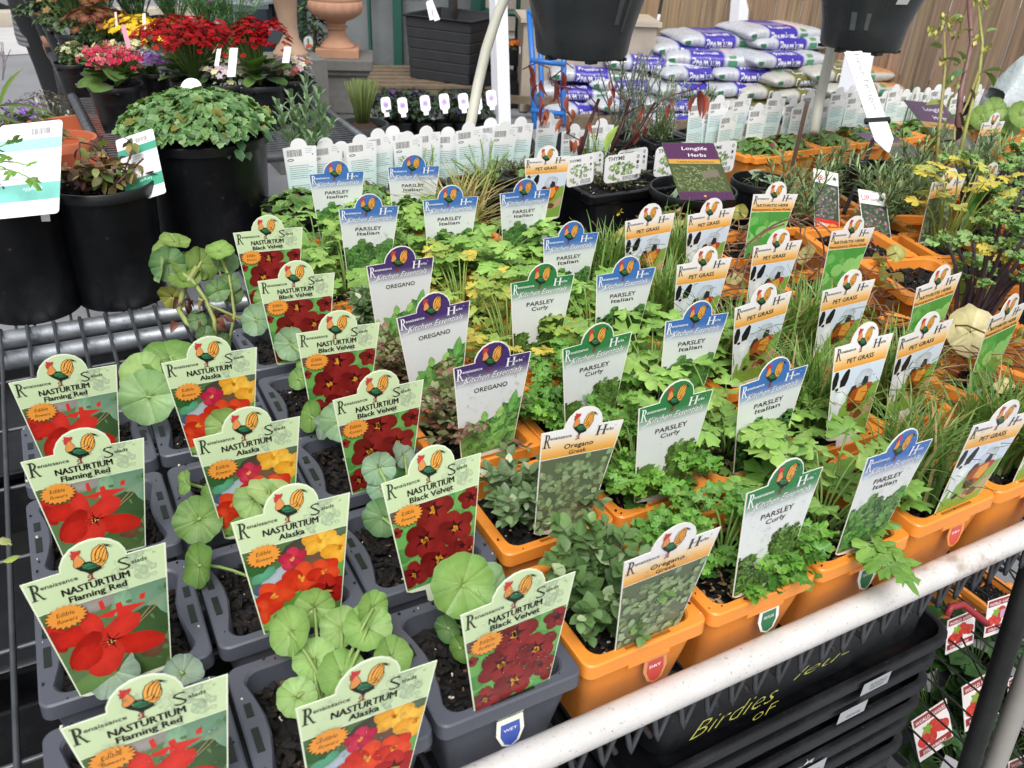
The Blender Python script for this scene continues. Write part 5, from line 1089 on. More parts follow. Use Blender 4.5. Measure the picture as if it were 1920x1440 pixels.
for (px, py, ln_, dx, c) in ((1765, 92, .03, (-1, 0, .5), '#8aa070'), (1790, 95, .035, (1, 0, -.4), '#7f9a66'), (1800, 120, .04, (-1, 0, .5), '#6f8a62'), (1815, 130, .045, (-.8, -.2, -.4), '#7a9a6e'), (1835, 140, .04, (.8, 0, .5), '#86a25a'), (1845, 135, .035, (1, 0, -.5), '#86a25a'), (1825, 60, .028, (-1, 0, .3), '#8fa060'), (1810, 35, .026, (-1, 0, .3), '#7f8f5c'), (1850, 60, .022, (1, 0, .6), '#86a25a'), (1790, 175, .035, (-.5, 0, -1), '#8fa048'), (1770, 195, .03, (-1, 0, .2), '#9aa85a'), (1800, 210, .03, (.6, 0, -1), '#5a4038'), (1820, 165, .03, (.5, 0, -1), '#8a7a56'), (1830, 175, .03, (-.3, 0, -1), '#a89a78'), (1790, 215, .035, (-.6, 0, -.6), '#86a050'), (1760, 270, .03, (.6, 0, .4), '#4a3a30'), (1740, 255, .028, (-.5, 0, .5), '#7a8a4a'), (1812, 190, .03, (0, 0, -1), '#3f2a30'), (1805, 180, .03, (-.4, 0, -1), '#4a3440'), (1798, 235, .03, (.2, 0, -1), '#3f2a30')):
    leaf(b, at(px, py, d=D+R2.uniform(-.01, .01)), (dx[0]*CR.x+.1, dx[0]*CR.y, dx[2]), ln_, ln_*.65, jit(L(c), .1, R2), OV, .35, .7, R2.uniform(-.6, .6), .12)
tag(link('flowering_kale', b.mesh('flowering_kale', LEAF, True)), 'tall bolted kale with yellow green flower buds at the right', 'herb plant')
# big dry cream leaf, pink runners
b = MB(); p = at(1780, 608, d=.90); R2 = random.Random(3)
roundleaf(b, at(1822, 622, d=.90), (-.25, -.8, .55), .030, L('#e3d6a4'), R2, 7, .1, .13, vein=L('#efe6c4')); b.tube([at(1795, 610, d=.905), at(1765, 600, d=.90), at(1740, 612, d=.92)], .0012, L('#b08a72'), n=6)
tag(link('dry_leaf', b.mesh('dry_leaf', LEAF, True)), 'big crumpled cream dry leaf hanging before a pennywort label', 'dry leaf')
for i, (pts, c, r, lab) in enumerate([([(1750, 812), (1785, 770), (1800, 742), (1822, 702)], '#b07a70', .0022, 'thick pink runner rising beside the big dry leaf'), ([(1800, 742), (1850, 740), (1918, 716)], '#b5837a', .0012, 'thin pink runner stretching to the right edge'), ([(1650, 590), (1720, 606), (1800, 660), (1920, 690)], '#8a5a4c', .0012, 'brown runner crossing behind the pennywort label'), ([(1790, 640), (1810, 680), (1870, 745), (1920, 770)], '#a0705e', .0011, 'reddish runner curving down at the right'), ([(1370, 520), (1400, 460), (1475, 412), (1530, 430), (1545, 480), (1520, 520), (1470, 545)], '#6f4c44', .0012, 'long brown tendril looping over the black pot'), ([(1475, 412), (1498, 420), (1498, 450), (1470, 530)], '#7a564a', .0009, 'thin tendril hooking down beside the pennywort label'), ([(1380, 560), (1420, 450), (1470, 420)], '#8a5a4c', .0011, 'bent tendril left of the loop')]):
    P = [at(x, y, d=(.93 if i < 4 else 1.06)+k*.008) for k, (x, y) in enumerate(pts)]; Q = []
    for k in range(len(P)-1):
        p0, p1, p2, p3 = P[max(0, k-1)], P[k], P[k+1], P[min(len(P)-1, k+2)]
        for j in range(6): t = j/6; Q.append(.5*((2*p1)+(p2-p0)*t+(2*p0-5*p1+4*p2-p3)*t*t+(3*p1-p0-3*p2+p3)*t*t*t))
    Q.append(P[-1]); b = MB(); b.tube(Q, r, L(c), n=6); tag(link('runner', b.mesh('runner', LEAF, True)), lab, 'plant runner', 'bare runners of the pennywort')
# serrated lavender sprigs
R2 = random.Random(31); b = MB()
for (px, py) in ((575, 150), (600, 170), (545, 178), (625, 230), (520, 195), (590, 260), (560, 215), (610, 205)):
    base = at(570+(px-570)*.3, 320, d=1.34); tip = at(px, py, d=1.30+R2.uniform(-.03, .03)); P = arc(base, tip, (0, 0, 0), 6); b.tube(P, .0013, L('#8aa380'), n=5)
    for j in range(16):
        t = .35+.65*j/16; i = min(5, int(t*6)); p = P[i].lerp(P[i+1], t*6-i); a = j*2.4; dd = Vector((math.cos(a), math.sin(a), 1.1+t)); leaf(b, p, dd, .034*(1.1-.5*t), .0075, jit(mix(L('#6f8f68'), L('#a3bf98'), R2.random()), .1, R2), [(0, .5)]+[(k/9, 1 if k % 2 else .72) for k in range(1, 8)]+[(1, .1)], .4, R2.uniform(.1, .6), 0)
tag(link('lavender', b.mesh('lavender', LEAF, True)), 'grey green toothed lavender shoots right of the lemon balm', 'herb plant')
# straggly nasturtium hanging over the galvanised tubes
R2 = random.Random(37); b = MB(); D = 1.03
def nl2(px, py, r, nn, c, d=D): roundleaf(b, at(px, py, d=d+R2.uniform(-.02, .02)), nn, r, L(c), R2)
for px, py, r, nn, c in ((310, 462, .019, (-.5, -.3, .8), '#8aa850'), (328, 450, .018, (.2, -.2, 1), '#8aa850'), (315, 495, .0215, (-.1, -.9, .4), '#527f46'), (355, 500, .024, (.4, -.5, .8), '#86a854'), (378, 495, .022, (.5, -.7, .5), '#7fa04e'), (412, 468, .017, (0, -.3, 1), '#86ae4e'), (423, 488, .017, (.3, -.7, .6), '#6a8f5c'), (408, 545, .0145, (-.2, -.8, .5), '#4f7f3c'), (432, 530, .013, (.2, -.9, .4), '#6f9362'), (438, 552, .013, (.3, -.9, .3), '#6f9362'), (322, 558, .018, (-.5, -.7, -.2), '#a8a84e'), (370, 600, .012, (-.4, -.8, .5), '#4d7440'), (395, 612, .013, (0, -.8, .6), '#4d7440'), (385, 628, .012, (.2, -.9, .4), '#5f8558'), (345, 518, .02, (0, -.4, .9), '#74963f'), (298, 505, .016, (-1, -.1, .4), '#9ab878'), (420, 640, .011, (.5, -.7, .3), '#5f8558')): nl2(px, py, r, nn, c)
for pts, r in (([(380, 625), (350, 605), (335, 580), (345, 540), (370, 500)], .0035), ([(405, 640), (402, 600), (385, 560), (360, 525), (315, 495)], .0028), ([(360, 525), (378, 490)], .0018), ([(415, 520), (408, 490), (400, 470)], .0016), ([(430, 640), (440, 590), (430, 520), (412, 478)], .002), ([(350, 530), (330, 500), (308, 465)], .0015), ([(372, 560), (400, 575), (455, 600)], .002)):
    b.tube([at(x, y, d=D) for x, y in pts], r, L('#a8b46a'), n=7)
for k in range(14): leaf(b, at(R2.uniform(330, 440), R2.uniform(545, 625), d=D), (R2.uniform(-1, 1), -.3, R2.uniform(-1, .3)), .016, .011, jit(L(R2.choice(('#7a4a38', '#9a7a5a', '#5a3a2c'))), .2, R2), OV, .8, 1.2, R2.uniform(-2, 2))
tag(link('straggly_nasturtium', b.mesh('straggly_nasturtium', LEAF, True)), 'straggly nasturtium with bent pale stem leaning over the galvanised tubes', 'nasturtium plant')
# bits on the grid: fallen sprout at the left edge, white marker card with black letters
b = MB(); c = L('#a8bf5a'); leaf(b, at(38, 1042, z=-.03), (-.8, .1, .1), .013, .008, c, OV, -.4, .6); leaf(b, at(20, 1020, z=-.03), (-.4, .5, .3), .012, .008, L('#b5b878'), OV, -.4, .6); b.tube([at(5, 1008, z=-.03), at(22, 1022, z=-.03)], .001, c, n=5)
tag(link('sprout', b.mesh('sprout', LEAF, True)), 'tiny lime green sprout at the left edge beside the grey pots', 'sprout')
# water tabs at the feet of the front labels (blue, orange-red, green)
def tab(x, z, col, word, lab, ring='#e7e8d8'):
    pts = [(-.009, .022), (-.0098, .010), (-.006, .001), (0, -.002), (.006, .001), (.0098, .010), (.009, .022)]
    o = thing('water_tab', lab, 'care tab', (x, -.0012, z), (-.12, 0, 0), 'coloured care tabs under the front rims'); link('card', card_mesh('card', pts[::-1] if 0 else pts, 1, L(ring), .0006), o); a = Art(1, eps=1e-5); a.front = -.0004
    a.poly([(x_*.72, .004+(y_-.004)*.78) for x_, y_ in pts], L(col), 0); a.lay(); a.text(word, -.0048, .0048, .0115, .0022, L('#e8e8e8'), bold=.01); link('lettering', a.mesh('lettering'), o)
tab(-.048, -.0375, '#3f55a4', 'WET', 'blue WET tab below the rim of the front grey pot')
for i, (c_, cc, wd, rg, nm) in enumerate(((0, '#b8453c', 'DRY', '#c98a5c', 'red tab below the first orange rim from the left'), (1, '#2f6f4c', 'FERTILISE', '#e6e8e2', 'green FERTILISE tab below the second orange rim'), (2, '#2f6f4c', 'FERTILISE', '#e6e8e2', 'green FERTILISE tab below the third orange rim'), (3, '#c8493c', 'DRY', '#e0923c', 'red tab below the fourth orange rim'), (4, '#c8493c', 'DRY', '#e0923c', 'red tab below the fifth orange rim'))):
    tab(XO[c_]+.006, -.036+(.006 if c_ > 2 else 0), cc, wd, nm, rg)
# water drops on the three front labels
def drops(o, seed, n, smin=.0005, smax=.0013):
    R2 = random.Random(seed); b = MB()
    for k in range(n):
        y = R2.uniform(-.9, .12); x = R2.uniform(-.42, .42)*(1+.24*y if y < 0 else .4); r = R2.uniform(smin, smax)*R2.uniform(.5, 1); rings = []
        for j in range(4):
            t = j/3*PI/2; rings.append([(x*W+r*math.cos(t)*math.cos(2*PI*i/8), -.0016-r*.6*math.sin(t), (y+HB)*W+r*1.1*math.cos(t)*math.sin(2*PI*i/8)) for i in range(8)])
        b.loops(rings, (1, 1, 1), cap1=True)
    link('water_drops', b.mesh('water_drops', CLEARW, True), o)
for o in list(COL.objects):
    if o.get('category') == 'plant label' and o.parent is None:
        if o['label'].endswith('frontmost of its column'): drops(o, int(abs(o.location.x)*1e4), 150)
        elif 'nearest the rail' in o['label'] or 'behind the black tray' in o['label'] or 'purple labels' in o['label']: drops(o, int(abs(o.location.x)*1e4), 90)
# ------------------------------------------------------------------ under the front bench: lower shelf, crates, strawberries
G = -1.0
b = MB()
x = X0
while x < X1: b.tube([(x, .0, -.60), (x, .80, -.60)], .0018, (1, 1, 1), n=5, cap=False); x += .05
for k in range(30): b.tube([(X0+k*.09, .0, -.604), (X0+k*.09+.5, .80, -.604)], .0016, (1, 1, 1), n=4, cap=False)
for y in (.0, .4, .8): b.tube([(X0, y, -.61), (X1, y, -.61)], .011, (1, 1, 1), n=12)
bp_('lower_shelf', b, DARKST)
p1 = at(1903, 1165, d=.93); p2 = at(1815, 1440, x=p1.x+.012)
b = MB(); dv = (p2-p1); b.tube([p1-dv*.6, p1, p2, p2+dv*1.2], .0118, (1, 1, 1), n=18); bp_('leg', b, DARKST)
for x, y in ((-.95, .01), (-.95, .79), (.75, .79), (1.65, .79)):
    b = MB(); b.tube([(x, y, -.11), (x, y, G+.002)], .0125, (1, 1, 1), n=12); bp_('leg', b, GALV)
q1 = at(1925, 1270, d=1.0); q2 = at(1862, 1440, d=1.08)
b = MB(); b.tube([q1-(q2-q1)*.6, q1, q2, q2+(q2-q1)*1.5], .0125, L('#9a9690'), n=16); tag(link('support_pipe', b.mesh('support_pipe', PLAIN, True)), 'pale pipe slanting beside the dark bench leg at the lower right', 'pipe')
def crate(name, label, x0, x1, y0, y1, z0, z1, group, lip=.006, tap=.012):
    o = thing(name, label, 'crate', ((x0+x1)/2, (y0+y1)/2, z0), group=group); b = MB(); hx, hy, h = (x1-x0)/2, (y1-y0)/2, z1-z0; k = (1, 1, 1)
    b.loops([rsq(hx-tap, hy-tap, .02, 0), rsq(hx-lip, hy-lip, .022, h-.012), rsq(hx, hy, .024, h-.011), rsq(hx, hy, .024, h-.002), rsq(hx-.003, hy-.003, .022, h), rsq(hx-.008, hy-.008, .02, h), rsq(hx-.01, hy-.01, .02, h-min(.02, h*.6)), rsq(hx-tap-.004, hy-tap-.004, .018, .003)], k, cap0=True, cap1=True)
    link('crate_shell', b.mesh('crate_shell', BLACKP, math.radians(35)), o); return o
top = crate('crate', 'topmost black crate under the rail with yellow chalk writing', .13, .50, .05, .36, -.243, -.125, 'stacked black crates under the bench', tap=.006)
a = Art(1, eps=2e-5); a.front = 0; ye = L('#b9b84a')
for s, x0, x1, zz, hh, sh in (('Birdies', -.148, -.045, .020, .021, .5), ('oF', -.070, -.040, .002, .014, .3), ('leu-', -.028, .045, .036, .013, .5)): a.text(s, x0, x1, zz, hh, ye, shear=sh, bold=-.018)
m_ = a.mesh('chalk_writing'); o_ = link('chalk_writing', m_, top, (.0, -.1575, .0)); o_.rotation_euler = (-.006, 0, 0)
for k in range(10):
    z1 = -.247-k*.034; c = crate('crate', f"flat black tray, {ORD[k]} below the crate with yellow writing", .10+rnd.uniform(-.004, .004), .53+rnd.uniform(-.006, .004), .035+rnd.uniform(0, .006), .37, z1-.031, z1, 'stacked black crates under the bench')
    if k in (0, 1, 3): 
        a = Art(1, eps=2e-5); a.front = 0; a.poly([(-.02, .006), (.02, .006), (.02, .024), (-.02, .024)], L('#a9adb0')); a.lay()
        if k == 0: a.text('BUNNINGS', -.008, .016, .014, .005, (.03,)*3, bold=.01)
        barcode(a, -.008, .009, .02, .004, (.05,)*3); o_ = link('price_sticker', a.mesh('price_sticker'), c, (.09-.02*k, -.1685 if 0 else -(.37-.035)/2-.0012, .004))
b = MB(); R2 = random.Random(5)
for k in range(16):
    t = k/15; p = Vector((.26+.07*t, .0325, -.345+.012*t+R2.uniform(-.004, .004))); b.poly([p+Vector((R2.uniform(-.006, .006), R2.uniform(-.003, 0), R2.uniform(-.006, .006))) for _ in range(4)], jit(L('#b5b8ba'), .2, R2))
tag(link('torn_tape', b.mesh('torn_tape', PRINT)), 'strip of torn silver tape on the stacked black trays', 'tape')
for i, (x0, x1, y0, y1, zt_) in enumerate(((-.62, -.30, .05, .42, -.30), (-.28, .08, .08, .40, -.33), (-.66, -.28, .45, .78, -.28), (-.25, .15, .44, .78, -.27), (.2, .6, .42, .78, -.3), (-.98, -.66, .1, .7, -.31), (-.9, -.45, .84, 1.3, -.32), (-.43, 0, .84, 1.3, -.30), (.02, .5, .84, 1.3, -.33), (.62, 1.2, .42, .78, -.3))):
    for k in range(4): crate('crate', f"added black filler crate, {ORD[k]} from the top in the {ORD[i]} stack under the wire mesh", x0+rnd.uniform(-.01, .01), x1, y0, y1, zt_-.07*(k+1)+.002, zt_-.07*k, 'black crates added to darken the space under the mesh')  # crates added to keep the space seen through both meshes dark
def art_straw(a, q):
    for y0, y1 in ((.80, .97), (.10, .26)): a.poly([(.04, y0*q), (.96, y0*q), (.96, y1*q), (.04, y1*q)], L('#9a3438'), 0)
    a.lay(); R2 = random.Random(2)
    for (x, y) in ((.2, .40), (.45, .38), (.7, .52), (.55, .62), (.82, .48), (.35, .52)):
        a.poly([(x+.16*math.cos(t)*(1 if math.sin(t) > 0 else .9), (y+.13*math.sin(t)/q*1.2)*1*q) for t in [2*PI*k/14 for k in range(14)]], jit(L('#c23a30'), .15, R2)); a.lay()
        for k in range(7): a.ell(x+R2.uniform(-.1, .1), (y+R2.uniform(-.08, .08))*q, .008, .012, 0, L('#e5a080'), 5)
        a.lay()
    for t in (0, 1.2, 2.4, 3.6, 5): leaflet(a, .36, .62*q, .16, .09, t, L('#7fa83c'), False)
    a.text('WORLD', .08, .50, .83*q, .10*q/1.3, L('#efe6e2'), bold=.02); a.text('FLAVOURS', .55, .93, .83*q, .10*q/1.3, L('#efe6e2'), bold=.02); a.text('STRAWBERRY', .14, .82, .125*q, .09*q/1.3, L('#efe6e2'), bold=.02)
DS = 1.30
for i, (tl, tr, bl, d, lab) in enumerate([((1724, 1344), (1789, 1301), (1724, 1430), DS, 'strawberry tag lowest on the left, whole and unhidden'), ((1781, 1162), (1834, 1140), (1772, 1228), DS+.06, 'strawberry tag above dark leaves, left of the price stickered one'), ((1854, 1127), (1905, 1110), (1844, 1196), DS+.08, 'strawberry tag with a small pink price sticker, farthest up'), ((1823, 1280), (1888, 1245), (1809, 1373), DS+.02, 'strawberry tag half hidden behind the dark leg'), ((1900, 1270), (1950, 1240), (1890, 1345), DS+.05, 'strawberry tag showing between leg and pale pipe'), ((1892, 1428), (1960, 1400), (1885, 1510), DS-.1, 'strawberry tag cut off by the lower right corner'), ((1752, 1190), (1772, 1182), (1762, 1226), DS+.12, 'narrow sliver of a strawberry tag behind the tray stack')]):
    P_ = [at(*tl, d=d), at(*tr, d=d+.02), at(*bl, d=d+.02)]; o = quad_tag('strawberry_tag', lab, P_, '#efe9e6', art_straw, group='red and white strawberry tags')
    if 'pink' in lab: a = Art((P_[1]-P_[0]).length); a.front = -.0012; a.poly([(.5, .5), (.82, .5), (.82, .75), (.5, .75)], L('#c89ab0')); link('price_sticker', a.mesh('price_sticker'), o)
def strawb(seed, n=26, R=.09, H=.10):
    R2 = random.Random(seed); b = MB()
    for k in range(n):
        a = R2.uniform(0, 2*PI); o = R*R2.uniform(.3, 1); h = H*R2.uniform(.4, 1); tip = Vector((o*math.cos(a), o*math.sin(a), h)); b.tube(arc((0, 0, 0), tip, (0, 0, .02), 5), .0012, L('#5a7a3a'), n=4)
        for j in (-.9, 0, .9): t = a+j; leaf(b, tip, (math.cos(t), math.sin(t), R2.uniform(-.3, .3)), R2.uniform(.03, .042), .03, jit(mix(L('#24421f'), L('#3f6a30'), R2.random()), .15, R2), [(0, .3), (.15, .8), (.3, .9), (.45, 1.05), (.6, .9), (.75, .8), (.9, .4), (1, .05)], .3, .3, 0, .12)
    return b.mesh('foliage', LEAF, True)
SB = [strawb(s) for s in (1, 2)]
for i, (px, py, d, lab) in enumerate(((1752, 1330, 1.42, 'potted strawberry plant with drooping dark leaves, left'), (1835, 1240, 1.46, 'potted strawberry plant behind the middle tags'), (1800, 1440, 1.36, 'potted strawberry plant lowest in front of the leg'), (1900, 1390, 1.40, 'potted strawberry plant right of the dark leg'))):
    q = at(px, py, d=d); round_potted(lab, q.x, q.y, q.z-.11, .055, .09, SB[i % 2], name='strawberry_pot', cat='potted plant', group='potted strawberries on the lower shelf')
for i, (px, py) in enumerate(((1845, 1098), (1790, 1075), (1905, 1130))):
    q = at(px, py, d=1.72+.05*i); potted('herb_pot', f"orange square pot of bare soil on the lower shelf, {('middle', 'left', 'right')[i]} one", 'potted plant', q.x, q.y, ORANGE_ME, SOILS[i], None, group='orange pots on the lower shelf', z=q.z-PH)
b = MB(); b.tube([at(1775, 1155, d=1.3), at(1782, 1138, d=1.3), at(1805, 1133, d=1.32), at(1840, 1160, d=1.34), at(1850, 1170, d=1.35)], .0055, L('#a03038'), n=8); tag(link('red_hook', b.mesh('red_hook', PLAIN, True)), 'red plastic hook curving above the strawberry tags', 'hook')
q = at(1775, 1425, d=1.28); quad_tag('plant_tag', 'grey back of a small tag below the lowest strawberry tag', (at(1760, 1412, d=1.27), at(1788, 1428, d=1.28), at(1758, 1450, d=1.27)), '#a9a9ab')
# ------------------------------------------------------------------ ground, road, kerb
GR_M = mat('asphalt', '#7f8184', .85, noise=.15, nscale=3, bump=.4, bscale=90); PAVE = mat('pale_paving', '#b9b9b8', .8, noise=.1, nscale=4, bump=.2, bscale=60); ROADM = mat('road', '#8f9194', .85, noise=.12, nscale=2); KERBM = mat('kerb_stone', '#b9b0a0', .8, noise=.15, nscale=5)
def sheet(name, pts, m, z, th=.0, label=None):
    b = MB()
    if th: b.loops([[(x, y, z-th) for x, y in pts], [(x, y, z) for x, y in pts]], (1, 1, 1), cap1=True)
    else: b.poly([(x, y, z) for x, y in pts], (1, 1, 1))
    o = link(name, b.mesh(name, m)); o['kind'] = 'structure'; return o
sheet('ground', [(-150, -60), (150, -60), (150, 200), (-150, 200)], GR_M, G)
ka, kb = at(0, 105, z=G), at(300, 91, z=G); kd = (kb-ka).normalized(); kn = Vector((-kd.y, kd.x, 0))
def strip(name, s0, s1, m, z, th=0): return sheet(name, [(ka+kd*a_+kn*c_)[:2] for a_, c_ in ((-40, s0), (60, s0), (60, s1), (-40, s1))], m, z, th)
strip('pavement', 0, 1.55, PAVE, G+.006); strip('kerb', 1.6, 1.85, KERBM, G+.13, .129); strip('road', 1.86, 14, ROADM, G+.004)
# ------------------------------------------------------------------ car beyond the kerb, only a wheel and a sill in the picture
def car(label, c, kd, col):
    o = thing('parked_car', label, 'car', c, (0, 0, math.atan2(kd.y, kd.x))); W_ = 1.75; Lh = 2.1
    prof = [(-2.1, .45), (-2.08, .75), (-1.5, .92), (-1.0, 1.38), (.55, 1.42), (1.3, .98), (2.0, .80), (2.1, .45), (2.05, .28), (-2.05, .28)]
    b = MB(); ringa = [(x, -W_/2*(.86 if z > 1 else 1), z) for x, z in prof]; ringb = [(x, W_/2*(.86 if z > 1 else 1), z) for x, z in prof]; b.loops([[(x, y*.96, z) for x, y, z in ringa], ringa, ringb, [(x, y*.96, z) for x, y, z in ringb]], L(col), cap0=True, cap1=True)
    link('car_body', b.mesh('car_body', mat('car_paint', None, .25, coat=.5), math.radians(30)), o)
    gm = mat('dark_glass', '#15181b', .1)
    for s in (-1, 1):
        b = MB(); b.poly([(-.95, s*.76, 1.30), (.45, s*.76, 1.33), (1.0, s*.82, 1.0), (-1.3, s*.82, .97)][::s], (1, 1, 1)); w_ = link('window', b.mesh('window', gm), o)
        b = MB(); b.box(0, s*.885, .33, 2.3, .03, .12, L('#1b1c1e')); link('sill', b.mesh('sill', PLAIN), o)
        for x in (-1.32, 1.32):
            wh = bpy.data.objects.new('wheel', None); COL.objects.link(wh); wh.parent = o; wh.location = (x, s*.80, .31); wh.rotation_euler = (PI/2, 0, 0)
            b = MB(); b.lathe([(.19, -.09), (.30, -.10), (.315, -.07), (.315, .07), (.30, .10), (.19, .09)], L('#141414'), 28); link('tyre', b.mesh('tyre', PLAIN, math.radians(40)), wh)
            b = MB(); b.lathe([(.001, -.04), (.10, -.06), (.19, -.07), (.19, .07), (.10, .06), (.001, .04)], L('#8a8d90'), 20); link('rim', b.mesh('rim', PLAIN, math.radians(40)), wh)
            b = MB(); b.lathe([(.37, -.085), (.38, .085), (.33, .085), (.33, -.085)], L('#1b1c1e'), 24); a_ = link('wheel_arch', b.mesh('wheel_arch', PLAIN), wh)
    return o
cw = at(28, 34, z=G); car('white parked car at the top left corner beyond the kerb', cw-kd*1.32+kn*.85+Vector((0, 0, 0)), kd, '#e3e4e6')
# ------------------------------------------------------------------ passer-by: grey striped jumper, dark trousers
def person():
    pc = at(100, 70, z=G+.78); px_, py_ = pc.x+.01, pc.y
    o = thing('person', 'person in a grey striped jumper and black trousers walking by, head out of frame', 'person', (px_, py_, G), (0, 0, 1.25))
    J = dict(pel=(0, 0, .95), waist=(0, 0, 1.10), chest=(0, .01, 1.32), neck=(0, .01, 1.50), head=(0, -.01, 1.64), crown=(0, 0, 1.74),
             hl=(-.09, 0, .90), kl=(-.10, -.03, .50), al=(-.10, .03, .09), tl=(-.11, -.12, .035), hr=(.09, 0, .90), kr=(.10, -.02, .50), ar=(.10, .05, .09), tr=(.11, -.09, .035),
             sl=(-.18, .01, 1.42), el=(-.235, .03, 1.14), wl=(-.235, -.03, .90), hl2=(-.235, -.05, .82), sr=(.18, .01, 1.42), er=(.235, .02, 1.14), wr=(.235, -.05, .90), hr2=(.235, -.07, .82))
    RAD = dict(pel=.135, waist=.125, chest=.145, neck=.055, head=.09, crown=.07, hl=.095, kl=.058, al=.04, tl=.035, hr=.095, kr=.058, ar=.04, tr=.035, sl=.06, el=.045, wl=.03, hl2=.035, sr=.06, er=.045, wr=.03, hr2=.035)
    E_ = [('pel', 'waist'), ('waist', 'chest'), ('chest', 'neck'), ('neck', 'head'), ('head', 'crown')]
    for s in 'lr': E_ += [('pel', 'h'+s), ('h'+s, 'k'+s), ('k'+s, 'a'+s), ('a'+s, 't'+s), ('chest', 's'+s), ('s'+s, 'e'+s), ('e'+s, 'w'+s), ('w'+s, 'h'+s+'2')]
    def skin(name, keys, m, grow=0, sub=2, root='pel'):
        ks = list(keys); me = bpy.data.meshes.new(name); me.from_pydata([J[k] for k in ks], [(ks.index(a_), ks.index(b_)) for a_, b_ in E_ if a_ in ks and b_ in ks], []); me.materials.append(m)
        q = link(name, me, o); sk = q.modifiers.new('s', 'SKIN'); sk.use_smooth_shade = True; q.modifiers.new('d', 'SUBSURF').levels = sub; q.modifiers['d'].render_levels = sub
        for k, v in zip(ks, me.skin_vertices[0].data): r = RAD[k]+(grow if k not in ('tl', 'tr') else 0); v.radius = (r, r*.8 if k in ('pel', 'waist', 'chest') else r); v.use_root = k == root
        return q
    body = skin('body', J.keys(), mat('skin', '#b98a72', .6))
    # face, ears and hair stay on the head
    b = MB(); b.tube([(0, -.10, 1.63), (0, -.118, 1.61)], [.008, .014], L('#b98a72'), n=8); b.tube([(-.025, -.088, 1.575), (.025, -.088, 1.575)], .006, L('#8a4a44'), n=6)
    for s in (-1, 1): b.tube([(s*.032, -.09, 1.65), (s*.032, -.094, 1.65)], .009, L('#2a1c18'), n=8); b.tube([(s*.088, -.01, 1.66), (s*.094, .0, 1.62)], .014, L('#b98a72'), n=8)
    link('face', b.mesh('face', PLAIN, True), o)
    b = MB(); b.lathe([(.001, 1.765), (.06, 1.75), (.098, 1.70), (.104, 1.64), (.085, 1.58)], L('#3a2c24'), 20, cy=.018); link('hair', b.mesh('hair', PLAIN, True), o)
    strp = mat('striped_knit', '#6a6a6e', .9, noise=.1); n = strp.node_tree.nodes; l = strp.node_tree.links; wv = n.new('ShaderNodeTexWave'); wv.bands_direction = 'Z'; wv.inputs['Scale'].default_value = 16; wv.inputs['Distortion'].default_value = .4; tc = n.new('ShaderNodeTexCoord'); l.new(tc.outputs['Object'], wv.inputs['Vector']); mx = n.new('ShaderNodeMix'); mx.data_type = 'RGBA'; mx.inputs['A'].default_value = (*L('#4a4a4e'), 1); mx.inputs['B'].default_value = (*L('#85858a'), 1); l.new(wv.outputs['Fac'], mx.inputs['Factor']); l.new(mx.outputs['Result'], n['Principled BSDF'].inputs['Base Color'])
    b = MB(); b.lathe([(.185, .765), (.190, .80), (.178, .95), (.165, 1.1), (.172, 1.3), (.168, 1.40), (.11, 1.47), (.068, 1.50)], (1, 1, 1), 28); 
    for i, v in enumerate(b.v): b.v[i] = (v[0], v[1]*.78, v[2])
    link('jumper', b.mesh('jumper', strp, True), o)
    for s in 'lr': skin('sleeve', ('s'+s, 'e'+s, 'w'+s), mat('dark_knit', '#2c2d33', .9), .022, 2, 's'+s)
    tr = mat('trousers', '#15161a', .85)
    for s in 'lr':
        b = MB(); P = [Vector(J['h'+s]), Vector(J['h'+s]).lerp(Vector(J['k'+s]), .5), Vector(J['k'+s]), Vector(J['k'+s]).lerp(Vector(J['a'+s]), .5), Vector(J['a'+s])+Vector((0, 0, -.01))]; b.tube([P[0]+Vector((0, 0, .06))]+P, [.125, .118, .095, .085, .08, .075], (1, 1, 1), n=18); link('trouser_leg', b.mesh('trouser_leg', tr, True), o)
        t = Vector(J['a'+s]); b = MB(); b.tube([t+Vector((0, .05, -.045)), t+Vector((0, 0, -.035)), t+Vector((0, -.09, -.05)), t+Vector((0, -.17, -.058))], [.04, .05, .045, .028], L('#111214'), n=12); link('shoe', b.mesh('shoe', PLAIN, True), o)
    # hands: palm with four fingers and a thumb
    for s, sg in (('l', -1), ('r', 1)):
        b = MB(); h = Vector(J['h'+s+'2']); c = L('#b98a72'); b.tube([h+Vector((0, 0, .06)), h+Vector((0, 0, .0)), h+Vector((0, -.005, -.035))], [.024, .036, .034], c, n=10)
        for k in range(4): y = -.03+k*.019; b.tube([h+Vector((0, y, -.03)), h+Vector((-sg*.006, y-.004, -.07)), h+Vector((-sg*.02, y-.006, -.095-.008*(k in (1, 2))))], [.0095, .0085, .006], c, n=7)
        b.tube([h+Vector((0, -.03, .0)), h+Vector((-sg*.008, -.05, -.03)), h+Vector((-sg*.012, -.052, -.05))], [.011, .009, .007], c, n=7); link('hand', b.mesh('hand', mat('skin'), True), o)
person()
